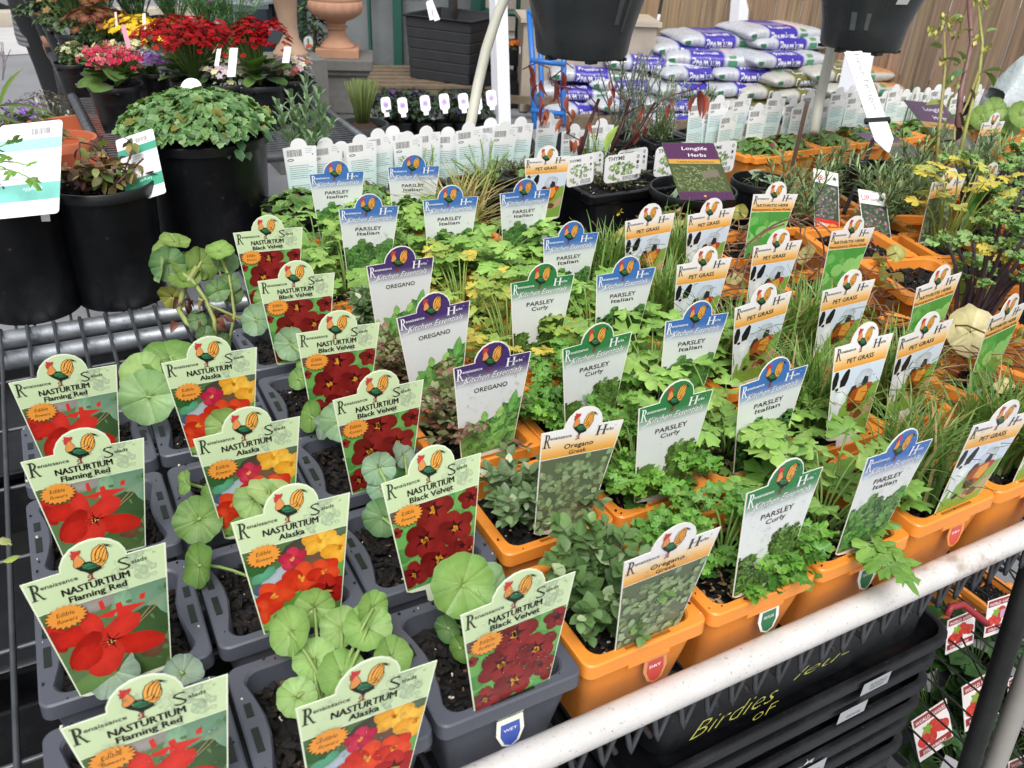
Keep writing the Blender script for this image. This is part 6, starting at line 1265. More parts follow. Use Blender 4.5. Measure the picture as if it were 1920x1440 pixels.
# ------------------------------------------------------------------ flower bench behind on the left
FZ = -.25
fb = thing('flower_bench', 'grey wire bench of flowering pots running away on the left', 'bench', (0, 0, G))
b = MB(); y = 2.06
while y < 4.6: b.tube([(-.11, y, FZ-.003), (.60, y, FZ-.003)], .0022, (1, 1, 1), n=5, cap=False); y += .024
for x in (.1, .35): b.tube([(x, 1.9, FZ-.007), (x, 4.6, FZ-.007)], .0025, (1, 1, 1), n=5, cap=False)
link('mesh_wires', b.mesh('mesh_wires', WIRE, True), fb, (0, 0, -G))
b = MB(); b.tube([(-.105, 2.05, FZ), (-.165, 4.65, FZ)], .015, (1, 1, 1), n=10); b.tube([(.61, 2.05, FZ), (.61, 4.65, FZ)], .013, (1, 1, 1), n=10); b.tube([(-.105, 2.05, FZ), (.61, 2.05, FZ)], .013, (1, 1, 1), n=10)
k = 2.06
while k < 4.6: xx = -.105-.06*(k-2.05)/2.6; b.tube([(xx-.015, k, FZ+.004), (xx+.005, k+.006, FZ+.018), (xx+.015, k+.012, FZ)], .0028, (1, 1, 1), n=4); k += .024
link('frame_tube', b.mesh('frame_tube', WIRE, True), fb, (0, 0, -G))
for x, y in ((-.11, 2.22), (-.14, 3.5), (.6, 2.0), (.6, 4.5)):
    b = MB(); b.box(x, y, (FZ+G)/2+.002, .03, .03, FZ-G-.01, (1, 1, 1)); link('leg', b.mesh('leg', WIRE), fb, (0, 0, -G))
def flowerdome(seed, R, H, n, fcols, fr=.011, base=.05, pet=4, stems='#6d8a4a', lobes=1, buds=0, budc='#c9b48a'):
    R2 = random.Random(seed); b = MB(); cen = [(0, 0, 1.0)] if lobes == 1 else [(R*.6*math.cos(2*PI*i/lobes+.4), R*.6*math.sin(2*PI*i/lobes+.4), .62+.3*R2.random()) for i in range(lobes)]
    for k in range(n):
        cx, cy, ck = cen[k % len(cen)]; a = R2.uniform(0, 2*PI); u = math.sqrt(R2.random()); r = R*ck*u; z = base+H*(.55+.45*ck)*math.sqrt(max(0, 1-.85*u*u))*(1+.18*math.sin(a*3+seed)*u)-(.03*R2.random() if R2.random() < .25 else 0)+R2.uniform(-.009, .009)
        p = Vector((cx+r*math.cos(a), cy+r*math.sin(a), z)); nz = Vector((math.cos(a)*u*.9, math.sin(a)*u*.9-.15, 1)).normalized(); x = nz.orthogonal().normalized(); y = nz.cross(x); t0 = R2.uniform(0, 2); c = jit(L(R2.choice(fcols)), .18, R2)
        if R2.random() < buds: b.tube([p, p+nz*fr*.7], [fr*.3, fr*.18], jit(L(budc), .15, R2), n=5); continue
        cc = b.vert(p, mix(c, L('#e8c24a'), .3) if pet > 4 else mix(c, (0, 0, 0), .3))
        for j in range(pet):
            t = t0+2*PI*j/pet; w_ = 2*PI/pet*.42; q = [p+(x*math.cos(t+o)+y*math.sin(t+o))*fr*rr+nz*zz for o, rr, zz in ((-w_, .75, .001), (0, 1.05, .0005), (w_, .75, .001))]; i = [b.vert(v, c) for v in q]; b.face((cc, i[0], i[1])); b.face((cc, i[1], i[2]))
        if k % 6 == 0: b.tube(arc((0, 0, 0), p-nz*.004, (0, 0, .0), 4), .0018, L(stems), n=4, cap=False)
    return b
def fleshy(seed, n, R, col=('#3f5f2c', '#6d8f46'), ln=(.04, .06), b=None):
    R2 = random.Random(seed); b = b or MB()
    for k in range(n):
        a = 2*PI*k/n+R2.uniform(-.3, .3); z = R2.uniform(.0, .05); l_ = R2.uniform(*ln); o = Vector((.015*math.cos(a), .015*math.sin(a), z)); d = Vector((math.cos(a), math.sin(a), R2.uniform(-.1, .8)))
        leaf(b, o+d*R*.3, d, l_, l_*.72, jit(mix(L(col[0]), L(col[1]), R2.random()), .12, R2), [(0, .2), (.15, .7), (.35, .98), (.55, 1), (.75, .9), (.9, .6), (.97, .3), (1, .03)], .18, R2.uniform(.2, .6), R2.uniform(-.4, .4), .05)
    return b
HEXP = round_pot_mesh('flower_pot_shell', .066, .118, taper=.74)
def flowerpot(label, px, py, d, parts, s=1.0, group='black pots on the flower bench', tagc=None):
    q = at(px, py, z=FZ); s *= 1.12; t = thing('flower_pot', label, 'flower pot', (q.x, q.y, FZ), (0, 0, rnd.uniform(0, 6)), group); t.scale = (s, s, s)
    link('pot_shell', HEXP, t); link('soil', SOILS[0], t, (0, 0, .10)).scale = (1.5, 1.5, 1)
    for nm, bm, m, z in parts: link(nm, bm.mesh(nm, m, nm != 'flowers'), t, (0, 0, z))
    return t
def kal(seed, cols, R=.085, H=.05, n=330, base=.075, lobes=1, buds=0, **k): return [('foliage', fleshy(seed, 24, .05, ln=(.045, .075)), LEAF, .11), ('flowers', flowerdome(seed, R, H, n, cols, base=base, lobes=lobes, buds=buds, **k), PETAL, .11)]
flowerpot('round black pot of pink and coral kalanchoe at the end of the bench', 232, 243, 0, kal(1, ('#c81f4a', '#d8345c', '#d9546a', '#d8707a'), .062, .04, 330, .055, 3, .4, budc='#c4787a', fr=.0085), 1.0)
flowerpot('round black pot of bright red kalanchoe, the fuller red one', 378, 232, 0, kal(2, ('#9c0610', '#b00a14', '#c0121e', '#80040c'), .098, .07, 680, .085, 5, 0, fr=.009), 1.0)
flowerpot('round black pot of bright red kalanchoe, the right red one', 497, 238, 0, kal(3, ('#9c0610', '#a80a14', '#b5101c', '#80040c'), .066, .085, 430, .085, 3, 0, fr=.009), 1.0)
sm = lambda seed, cols, n=150, R=.08, H=.05, base=.04, pet=6, fr=.012, gc=('#3f5a34', '#6d8a52'), ln=(.012, .025): [('foliage', mound(seed, R*.9, .07, 160, gc, ln, .1, w=.5, droop=.1), LEAF, .10), ('flowers', flowerdome(seed, R, H, n, cols, fr=fr, base=base, pet=pet), PETAL, .11)]
for (px, py, d, lab, pr, s) in ((300, 212, 2.30, 'black pot of small violet flowers between pink and red kalanchoe', sm(11, ('#6d3fa8', '#8a5ac0', '#a482d0'), 110, .085, .03, .02, 5, .010, ('#7a8a86', '#a9b5b0')), 1), (268, 168, 2.7, 'black pot of bright yellow daisies with dark eyes', sm(12, ('#e3b81c', '#f0cb32', '#e8c028'), 120, .10, .05, .05), 1), (330, 172, 2.8, 'black pot of yellow daisies behind the fuller red kalanchoe', sm(13, ('#e3b81c', '#f0cb32', '#5a1628'), 120, .10, .05, .04), 1),
     (208, 165, 2.9, 'black pot of deep burgundy flowers behind the pink kalanchoe', sm(14, ('#4a1024', '#6a1a34', '#3a0c1c'), 90, .09, .05, .06, 7, .016), 1.05), (150, 178, 2.95, 'black pot of cream white stocks at the bench edge', sm(15, ('#c4c8a8', '#b5bf94', '#ccd0b8'), 50, .05, .05, .02, 5, .011), .8), (165, 138, 3.2, 'black pot with orange and burgundy gazanias', sm(16, ('#c8641c', '#4a1420', '#7a2030'), 70, .10, .05, .09, 7, .018), 1.1),
     (118, 100, 3.9, 'black pot of lilac and salmon flowers at the far left of the bench', sm(17, ('#b04a9a', '#c06a5a', '#c87a8a', '#8a3a6a'), 130, .13, .09, .10, 5, .018), 1.15), (140, 122, 3.6, 'black pot of bushy bronze foliage at the bench edge', sm(18, ('#8a8a5a', '#a98a6a'), 50, .10, .08, .04, 5, .014), 1.1), (448, 195, 2.6, 'black pot of fern green leaves between the two red kalanchoes', sm(19, ('#d8d8a0', '#c8d08a'), 40, .09, .03, .02, 5, .010, ('#2f6a2c', '#5a9448')), 1),
     (440, 235, 2.42, 'black pot of pale cream flowers between the red kalanchoes', sm(20, ('#e4e2b4', '#d8d8b8', '#cfc0d0'), 90, .07, .03, .03, 5, .010, ('#8a948a', '#b0b8b0')), 1), (550, 225, 2.5, 'black pot of cream and mauve flowers at the bench right end', sm(21, ('#e0dcc4', '#c8b0cc', '#b04a4a'), 80, .07, .03, .03, 5, .010, ('#9aa09c', '#b8beb8')), 1), (250, 195, 2.5, 'black pot of grey leaves and pale buds behind the pink kalanchoe', sm(22, ('#d8d4b0', '#c0c890'), 60, .08, .03, .03, 5, .010, ('#7a8a7a', '#a0aca0')), 1)):
    flowerpot(lab, px, py, d, pr, s)
def cosmos(seed, n=60, R=.16, H=.30, fl=('#e6dff0', '#f0f0f0', '#c88ac8'), nf=16):
    R2 = random.Random(seed); b = MB(); f = MB()
    for k in range(n):
        a = R2.uniform(0, 2*PI); o = R*R2.uniform(.1, 1); h = H*R2.uniform(.6, 1); tip = Vector((o*math.cos(a), o*math.sin(a), h)); P = arc((0, 0, 0), tip, (0, 0, .02), 6); b.tube(P, .0013, L('#6d9a58'), n=3, cap=False)
        for j in range(26):
            t = R2.uniform(.25, 1); i = min(5, int(t*6)); p = P[i].lerp(P[i+1], t*6-i); leaf(b, p, (R2.uniform(-1, 1), R2.uniform(-1, 1), R2.uniform(-.2, 1)), R2.uniform(.025, .05), .0022, jit(mix(L('#4f8048'), L('#8fb880'), R2.random()), .15, R2), NEEDLE, 0, R2.uniform(0, .8))
        if k < nf:
            c = jit(L(R2.choice(fl)), .08, R2); nz = Vector((R2.uniform(-.5, .5), R2.uniform(-.9, 0), .8)).normalized(); x = nz.orthogonal().normalized(); y = nz.cross(x)
            for j in range(8):
                t = 2*PI*j/8; leaf(f, tip, x*math.cos(t)+y*math.sin(t), .02, .012, c, OV, .1, .1)
            f.tube([tip, tip+nz*.004], .005, L('#d8b030'), n=6)
    return b, f
CO = [cosmos(s) for s in (1, 2, 3)]
for i, (px, py, d, s) in enumerate(((150, 112, 0, 1), (210, 116, 0, 1.05), (275, 120, 0, 1), (340, 126, 0, .95), (400, 136, 0, .85), (150, 88, 0, 1.1), (250, 96, 0, 1.1), (325, 100, 0, 1.05), (390, 110, 0, .9), (445, 140, 0, .75), (185, 130, 0, .85))):
    q = at(px, py, z=FZ); t = thing('flower_pot', f"black pot of tall feathery cosmos, {ORD[i]} of the tall green ones on the bench", 'flower pot', (q.x, q.y, FZ), (0, 0, i*1.1), 'tall feathery cosmos'); t.scale = (s*1.15,)*3
    link('pot_shell', HEXP, t); bb, ff = CO[i % 3]
    if i < 3: CO[i] = (CO[i][0].mesh('foliage', LEAF, True), CO[i][1].mesh('flowers', PETAL, True))
    link('foliage', CO[i % 3][0], t, (0, 0, .11)); link('flowers', CO[i % 3][1], t, (0, 0, .11))
# loose white and coloured tags among the flowers
for i, (tl, tr, bl, d, c, lab) in enumerate([((420, 91), (435, 91), (426, 144), 2.15, '#e6e8ea', 'white blank tag right of the fuller red kalanchoe'), ((528, 88), (541, 88), (529, 118), 2.15, '#e0e4e8', 'white tag at the right edge of the right red kalanchoe'), ((403, 92), (411, 92), (402, 124), 2.25, '#dfe4e6', 'thin white tag tucked beside the fuller red kalanchoe'), ((212, 56), (220, 53), (238, 92), 2.2, '#c88a9c', 'slanting pink tag over the pink kalanchoe'), ((222, 22), (226, 21), (217, 50), 2.8, '#d8c8b8', 'narrow tag with orange foot behind the burgundy flowers'), ((287, 26), (293, 25), (268, 62), 2.6, '#d8d8c0', 'long yellow and white tag leaning over the yellow daisies'), ((102, 50), (115, 53), (108, 82), 3.1, '#c8ccc8', 'grey white tag at the far edge of the flower bench'), ((180, 37), (212, 42), (184, 50), 2.9, '#a8a49a', 'beige tag lying above the burgundy flowers'), ((148, 22), (152, 21), (150, 36), 3.2, '#e0e0dc', 'thin white tag rising from the gazanias'), ((500, 55), (522, 60), (500, 78), 2.3, '#1b2226', 'dark tag in front of the right red kalanchoe')]):
    quad_tag('flower_tag', lab, (at(*tl, d=d), at(*tr, d=d), at(*bl, d=d-.02)), c, group='tags among the flower pots')
# ------------------------------------------------------------------ terracotta and plants on the ground at the left
def terr_pot(label, px, py, d, r, h, square=False, z=None):
    q = at(px, py, d=d); zb = q.z-h; t = thing('terracotta_pot', label, 'plant pot', (q.x, q.y, zb), (0, 0, .25 if square else 0), 'terracotta pots on the ground'); b = MB()
    if square: b.loops([rsq(r*.8, r*.8, .01, 0), rsq(r*.95, r*.95, .01, h-.04), rsq(r, r, .01, h-.04), rsq(r, r, .01, h), rsq(r*.86, r*.86, .01, h), rsq(r*.82, r*.82, .01, h-.06)], L('#b8694a'), cap1=True)
    else: b.lathe([(.001, 0), (r*.72, 0), (r*.93, h-.05), (r, h-.05), (r*1.02, h-.045), (r*1.02, h-.004), (r, h), (r*.90, h), (r*.88, h-.05), (.001, h-.06)], L('#b8694a'), 36)
    link('pot_shell', b.mesh('pot_shell', TERRA, math.radians(35)), t); return t
terr_pot('square terracotta planter with a wide rim behind round ones', 112, 240, 2.65, .15, .30, True)
terr_pot('round terracotta pot, taller of the two beside the wire bench', 118, 258, 2.3, .085, .35)
terr_pot('round terracotta pot, nearer and lower of the two', 148, 300, 2.0, .066, .33)
for pos in ('',):
    pass
b = mound(71, .13, .12, 260, ('#5a4a48', '#7a6a5a'), (.012, .022), 0, w=.4, droop=0, mixc=('#d8d0c0', .1)); q = at(82, 195, d=2.9); o = link('bronze_bush', b.mesh('bronze_bush', LEAF, True), None, (q.x, q.y, q.z-.08)); tag(o, 'dusky bronze leaved bush growing above the square terracotta planter', 'bush')
b = mound(72, .10, .10, 200, ('#3f5a2c', '#6d8a3c'), (.02, .035), 0, w=.4, droop=0); q = at(30, 225, d=1.9); R2 = random.Random(3)
for k in range(60): leaf(b, (R2.uniform(-.05, .05), R2.uniform(-.05, .0), R2.uniform(.05, .13)), (R2.uniform(-1, 1), R2.uniform(-1, .5), R2.uniform(-.4, 1)), .012, .008, jit(L('#8f3fc0'), .2, R2), OV, .2, .4)
o = link('purple_flower_bush', b.mesh('purple_flower_bush', LEAF, True), None, (q.x, q.y, q.z-.08)); tag(o, 'low plant with vivid purple petals at the left edge', 'flower plant')
b = MB(); R2 = random.Random(9)
for k in range(9): b.tube([at(5, 150, d=2.4), at(8+R2.uniform(-3, 3), 120, d=2.4), at(R2.uniform(-5, 22), R2.uniform(75, 105), d=2.4)], .0016, L('#6a6066'), n=4)
tag(link('bare_twigs', b.mesh('bare_twigs', WOODY, True)), 'bare grey twigs at the left edge before the pale road', 'twigs')
# ------------------------------------------------------------------ statue, urn, plinth, greenery
def vbox(o, nm, m, pts): b = MB(); [b.box(*p) for p in pts]; return link(nm, b.mesh(nm, m), o)
q = at(545, 97, d=4.5); o = thing('garden_statue', 'cream stone torso statue on a round stepped base', 'statue', (q.x, q.y, q.z-.02)); b = MB()
prof = [(0, .115, .115, 0), (.02, .115, .115, 0), (.03, .10, .10, 0), (.05, .09, .09, 0), (.09, .062, .06, 0), (.14, .058, .055, 0), (.20, .064, .058, -.004), (.27, .078, .07, -.008), (.30, .086, .088, -.014), (.33, .082, .092, -.018), (.37, .070, .07, -.010), (.44, .064, .055, 0), (.52, .074, .06, 0), (.58, .085, .075, -.006), (.64, .09, .06, 0), (.68, .05, .045, 0), (.71, .030, .032, 0), (.74, .036, .040, 0), (.79, .046, .052, 0), (.84, .040, .046, 0), (.87, .01, .01, 0)]
b.loops([[(sh+rx*math.cos(t), ry*math.sin(t), z) for t in [2*PI*k/28 for k in range(28)]] for z, rx, ry, sh in [(z, rx*.8, ry*.8, sh) for z, rx, ry, sh in prof]], L('#ab8f78'), cap0=True, cap1=True); link('figure', b.mesh('figure', TERRA, True), o)
b = MB(); b.box(0, 0, (G-o.location.z)/2, .3, .3, -(G-o.location.z)-.004, L('#6d6c68')); link('pedestal', b.mesh('pedestal', mat('grey_stone', None, .8, noise=.15)), o)
q = at(650, 112, d=4.95); PX, PY, PZ = q.x, q.y+.16, q.z
o = thing('plinth', 'grey square plinth with a moulded top under the urn', 'plinth', (PX, PY, G), (0, 0, -.35)); H_ = PZ-G; b = MB(); c = L('#6a6864')
b.loops([rsq(r, r, .01, z) for r, z in ((.19, 0), (.19, .08), (.165, .10), (.165, H_-.10), (.185, H_-.08), (.185, H_-.065), (.205, H_-.05), (.205, H_)) ], c, cap1=True); link('plinth_block', b.mesh('plinth_block', mat('grey_stone'), math.radians(30)), o)
b = MB(); b.loops([[(x, -.168, z) for x, z in ((-.09, H_-.30), (.09, H_-.30), (.09, H_-.22), (-.09, H_-.22))], [(x, -.172, z) for x, z in ((-.09, H_-.30), (.09, H_-.30), (.09, H_-.22), (-.09, H_-.22))]], c, cap1=True); link('relief_panel', b.mesh('relief_panel', mat('grey_stone')), o)
o = thing('urn', 'terracotta urn with fluted bowl and leaf relief on the plinth', 'urn', (PX, PY, PZ+.002), (0, 0, -.35)); c = L('#b58a70'); b = MB()
b.box(0, 0, .022, .25, .25, .044, c); link('foot_slab', b.mesh('foot_slab', TERRA), o)
b = MB(); b.lathe([(.001, .044), (.105, .044), (.105, .055), (.095, .06), (.085, .075), (.062, .10), (.052, .13), (.052, .145), (.066, .15), (.066, .158), (.054, .163), (.054, .18), (.064, .186), (.07, .192)], c, 32); link('stem', b.mesh('stem', TERRA, math.radians(40)), o)
b = MB(); b.lathe([(.066, .192), (.105, .205), (.145, .232), (.160, .262), (.156, .292), (.148, .302), (.150, .306), (.150, .318), (.135, .322), (.138, .40), (.150, .46), (.175, .475), (.18, .49), (.165, .495), (.14, .48), (.12, .40)], c, 96, fl=lambda a, k: 1+(.035*(abs(math.sin(a*8)))**.5-.02 if 1 <= k <= 4 else 0)); link('bowl', b.mesh('bowl', TERRA, math.radians(50)), o)
b = MB(); R2 = random.Random(6)
for k in range(26):
    a = 2*PI*k/26; 
    for j in range(3):
        z = .342+.022*j; P = [(.140*math.cos(a+t*.06)*(1+.0), .140*math.sin(a+t*.06), z+.014*math.sin(t*1.6+j*2)) for t in range(-2, 3)]; b.tube(P, .0055, c, n=5)
link('leaf_relief', b.mesh('leaf_relief', TERRA, True), o)
def conifer(label, px0, px1, py0, py1, d, seed, cols, name='climbing_shrub'):
    R2 = random.Random(seed); p = at((px0+px1)/2, py1, d=d); t_ = at((px0+px1)/2, py0, d=d); Rr = (px1-px0)/2*d/FPX; Hh = (t_-p).length; b = MB(); k = MB(); zt_ = p.z
    for i in range(900):
        u = R2.random(); a = R2.uniform(0, 2*PI); rr = Rr*R2.uniform(.4, 1.05)*(1-.35*u)*(1+.25*math.sin(u*23+seed)); leaf(b, (rr*math.cos(a), rr*math.sin(a), u*Hh), (math.cos(a), math.sin(a), R2.uniform(-.6, .8)), .045, .022, jit(mix(L(cols[0]), L(cols[1]), R2.random()**1.5), .2, R2), OV, .2, .4)
    o = thing(name, label, 'shrub', (p.x, p.y, G)); link('foliage', b.mesh('foliage', LEAF, True), o, (0, 0, zt_-G)); k.tube([(0, 0, 0), (.01, 0, Hh*.9+zt_-G)], [.02, .008], L('#4a3a2c'), n=7); link('stem', k.mesh('stem', WOODY, True), o); return o
conifer('dark green climbing shrub between statue and urn', 572, 628, -20, 235, 5.3, 4, ('#2c4a2c', '#6d8f5a'))
q = at(578, 80, d=4.6); b = MB(); b.lathe([(.001, -.002), (.034, -.002), (.034, .002), (.001, .002)], L('#e3e4e0'), 24); o = thing('round_tag', 'round white tag with red rim hanging on the climbing shrub', 'tag', q, (PI/2, 0, YAW)); link('card', b.mesh('card', PRINT), o); b = MB(); b.box(0, -.018, .0032, .045, .018, .001, L('#d8604a')); b.box(-.003, .006, .0032, .012, .03, .001, L('#3f8a3a')); link('print', b.mesh('print', PRINT), o)
# ------------------------------------------------------------------ shed wall, glasshouse, shop display
def wall_dir(pxa, da, pxb, db): a_, b_ = at(pxa, 60, d=da), at(pxb, 60, d=db); return Vector((a_.x, a_.y, 0)), Vector((b_.x, b_.y, 0))
def slab(name, m, a_, b_, z0, z1, th, parent=None, c=(1, 1, 1), off=0):
    d_ = (b_-a_).normalized(); n_ = Vector((d_.y, -d_.x, 0)); bb = MB(); P = [a_+n_*off, b_+n_*off, b_+n_*(off-th), a_+n_*(off-th)]; bb.loops([[(p.x, p.y, z0) for p in P], [(p.x, p.y, z1) for p in P]], c, cap0=True, cap1=True); return link(name, bb.mesh(name, m), parent, (-parent.location) if parent else None)
a_, b_ = wall_dir(360, 9.6, 1250, 9.2); t = thing('shed', 'grey beige clad shed wall behind the glasshouse', 'shed', (a_.x, a_.y, G)); d_ = (b_-a_); 
SH = mat('cladding', '#8d857b', .7, noise=.1, nscale=3); slab('shed_wall', SH, a_, b_, G+.002, 2.2, .1, t)
for k in range(14): slab('cladding_board', SH, a_, b_, G+.05+k*.22, G+.05+k*.22+.205, .015, t, off=.018)
a_, b_ = wall_dir(688, 6.9, 895, 6.8); t = thing('glasshouse', 'green framed glasshouse with cloudy grey panes', 'glasshouse', (a_.x, a_.y, G)); dd = (b_-a_).normalized(); nn_ = Vector((-dd.y, dd.x, 0))
gl_m = mat('cloudy_pane', '#75797a', .25, noise=.25, nscale=2.2); gf = mat('green_frame', '#1f4f42', .45)
a0 = a_-dd*.5; b0 = b_+dd*.05
for k, (u0, u1) in enumerate(((0, .5), (.5, .72), (.72, 1.0))): slab('pane', gl_m, a0.lerp(b0, u0), a0.lerp(b0, u1), G+.1, 1.6, .008, t)
for px, wd in ((737, .07), (882, .085), (690, .02)):
    q = at(px, 60, d=6.72 if px > 800 else 6.78); slab('frame_post', gf, Vector((q.x, q.y, 0)), Vector((q.x, q.y, 0))+dd*wd, G, 1.7, .05, t)
slab('sill', gf, a0, b0, G, G+.1, .06, t, off=.02)
for u in (.55,): slab('frame_rail', mat('pale_frame', '#7d8682', .5), a0, a0.lerp(b0, .66), G+.62, G+.645, .02, t, off=.012)
a_, b_ = wall_dir(395, 6.8, 535, 6.6); t = thing('shop_display', 'dark framed window display with flower trays inside', 'window display', (a_.x, a_.y, G)); dd2 = (b_-a_).normalized(); dk = mat('navy_frame', '#15202c', .4)
slab('back_panel', mat('dim_panel', '#2c3a44', .5), a_+nn_*.5, b_+nn_*.5, G, 1.6, .02, t)
for u in (0, .78, .88, 1.0): q = a_.lerp(b_, u); slab('frame_post', dk, q, q+dd2*.05, G, 1.6, .06, t)
for z in (-.62, -.42, -.12, .12): slab('shelf', mat('pale_shelf', '#9aa4a8', .4), a_, b_, z, z+.02, -.35, t)
for i, (px, py, c) in enumerate(((425, 22, ('#6a1f5a', '#8a2a6a')), (455, 22, ('#a82a2a', '#c84a2a')), (480, 18, ('#c82a2a', '#d85a2a')), (420, 45, ('#c8a0c8', '#a060b0')))):
    q = at(px, py, d=6.55); o = thing('flower_tray', f"white tray of {('purple', 'dark red', 'scarlet', 'lilac')[i]} flowers in the window display", 'flower tray', (q.x, q.y, q.z), (0, 0, 0), 'white trays in the window display'); b = MB(); b.box(0, 0, .04, .17, .12, .06, L('#c9ced0')); link('tray', b.mesh('tray', PLAIN), o); f = mound(80+i, .08, .05, 60, ('#3a5a34', '#4a6a3a'), (.02, .03), 0); link('foliage', f.mesh('foliage', LEAF, True), o, (0, 0, .07)); link('flowers', flowerdome(i, .08, .04, 60, c, fr=.018, base=.03).mesh('flowers', PETAL), o, (0, 0, .07))
# black slatted planter on a pallet, with its staked tree
q = at(790, 205, z=G); PXX, PYY = q.x, q.y; PL = mat('pallet_wood', '#6f604e', .85, noise=.3, nscale=14); o = thing('pallet', 'weathered timber pallet under the black slatted planter', 'pallet', (PXX+.15, PYY+.45, G), (0, 0, -.30)); 
for k in range(6): vbox(o, 'deck_board', PL, [(.1, -.34+k*.140, .135, .98, .10, .02, (1, 1, 1))])
for k in range(3): vbox(o, 'bearer', PL, [(.1, -.34+k*.345, .062, .98, .09, .12, (1, 1, 1))])
BS = mat('black_slats', '#2d2e31', .6, noise=.2, nscale=8); o = thing('slatted_planter', 'black planter box of horizontal slats holding a staked tree', 'planter', (PXX+.42, PYY+.34, G+.147), (0, 0, -.93)); b = MB(); Hs = .432
for k in range(6): z0 = k*.072; r = .245+.03*z0/.56; b.loops([rsq(r, r, .012, z0), rsq(r+.004, r+.004, .012, z0+.004), rsq(r+.008, r+.008, .012, z0+.064), rsq(r+.002, r+.002, .012, z0+.070)], (1, 1, 1), cap0=(k == 0))
b.loops([rsq(.288, .288, .012, Hs), rsq(.296, .296, .012, Hs+.01), rsq(.270, .270, .012, Hs+.01), rsq(.26, .26, .012, Hs-.06)], (1, 1, 1), cap1=True); link('planter_shell', b.mesh('planter_shell', BS, math.radians(30)), o); vbox(o, 'corner_tab', BS, [(-.13, .2, Hs+.05, .05, .05, .09, (1, 1, 1))])
b = MB(); b.tube([(0, 0, Hs-.05), (.01, 0, Hs+.3), (.0, .01, Hs+.9), (.02, 0, Hs+1.3)], [.014, .013, .011, .008], L('#5a4a44'), n=8); R2 = random.Random(2)
link('trunk', b.mesh('trunk', WOODY, True), o); b = MB()
for k in range(260): u = R2.uniform(0, 2*PI); h = R2.uniform(1.05, 1.6); r_ = R2.uniform(.05, .3); leaf(b, (r_*math.cos(u), r_*math.sin(u), Hs+h-.05), (math.cos(u), math.sin(u), R2.uniform(-.5, .6)), .07, .035, jit(L('#46683a'), .3, R2))
link('crown', b.mesh('crown', LEAF, True), o)
for (tl, tr, bl, lab) in (((803, 4), (812, 2), (806, 38), 'narrow white tag on the staked tree stem, left half'), ((812, 0), (822, -4), (815, 40), 'wider white tag on the staked tree stem, right half')): quad_tag('tree_tag', lab, (at(*tl, d=5.4), at(*tr, d=5.4), at(*bl, d=5.4)), '#c9c6cc', group='white tags on the staked tree')
# pansies with white and violet tags, cone shaped grass in a grey pot
PAN = mound(90, .10, .09, 150, ('#24362a', '#4a6448'), (.016, .03), .1, droop=.1, mixc=('#7a4a9a', .06)).mesh('foliage', LEAF, True); TAGM = None
for i, px in enumerate((705, 725, 757, 795, 832, 868, 905, 740, 780, 850, 885)):
    q = at(px, 262 if i < 7 else 245, z=G); t = thing('bedding_pot', f"dark bedding plant, {ORD[i]} in the row before the pallet", 'potted plant', (q.x, q.y, G), group='dark bedding plants before the pallet'); link('foliage', PAN, t, (0, 0, .13), (0, 0, i), 1.5); link('pot_shell', HEXP, t, (0, 0, 0))
for i, (px, py, a_) in enumerate(((725, 183, .05), (756, 184, .03), (796, 180, -.12), (830, 177, -.25), (868, 176, -.1), (898, 178, .2), (922, 170, 0))):
    d = 5.15; tl, tr, bl = at(px-9, py, d=d), at(px+9, py-2, d=d), at(px-8+30*-a_*.5, py+30, d=d)
    def art_v(a, q_): a.ell(.5, .5*q_, .32, .22*q_, 0, L('#a98ac8'), 12, .15); a.lay(); a.ell(.5, .5*q_, .16, .1*q_, 0, L('#7a5aa8'), 10, .2)
    o = quad_tag('bedding_tag', f"white tag with violet flower, {ORD[i]} from the left above the bedding plants", (tl, tr, bl), '#eef0f4', art_v, rnd_c=.3, group='violet printed tags above the bedding plants'); w_ = (tr-tl).length; b = MB(); b.box(w_*.5, 0, -.012, w_*.5, .0012, .02, L('#eef0f4')); link('stalk_tip', b.mesh('stalk_tip', PRINT), o)
q = at(680, 232, z=-.72); t = thing('grass_planter', 'grey round pot with a cone of fine upright grass', 'potted plant', (q.x, q.y, G)); b = MB(); r = .135
b.lathe([(.001, 0), (.10, 0), (.125, .24), (.142, .245), (.145, .262), (.142, .282), (.128, .282), (.122, .25)], (1, 1, 1), 32); link('pot_shell', b.mesh('pot_shell', GREYP, math.radians(35)), t)
b = MB(); R2 = random.Random(8)
for k in range(260):
    a_ = R2.uniform(0, 2*PI); o_ = R2.random()**.5; b.tube([(.02*o_*math.cos(a_), .02*o_*math.sin(a_), .22), (.05*o_*math.cos(a_), .05*o_*math.sin(a_), .36), (.095*o_*math.cos(a_), .095*o_*math.sin(a_), .36+.15*(1-.2*o_*R2.random()))], .0012, jit(mix(L('#4a5f2a'), L('#8fa05a'), R2.random()), .15, R2), n=3)
link('grass', b.mesh('grass', LEAF, True), t); b = MB(); b.lathe([(.001, .29), (.05, .285), (.085, .26), (.10, .24), (.001, .24)], L('#3a2a20'), 18); link('soil', b.mesh('soil', SOIL, True), t)
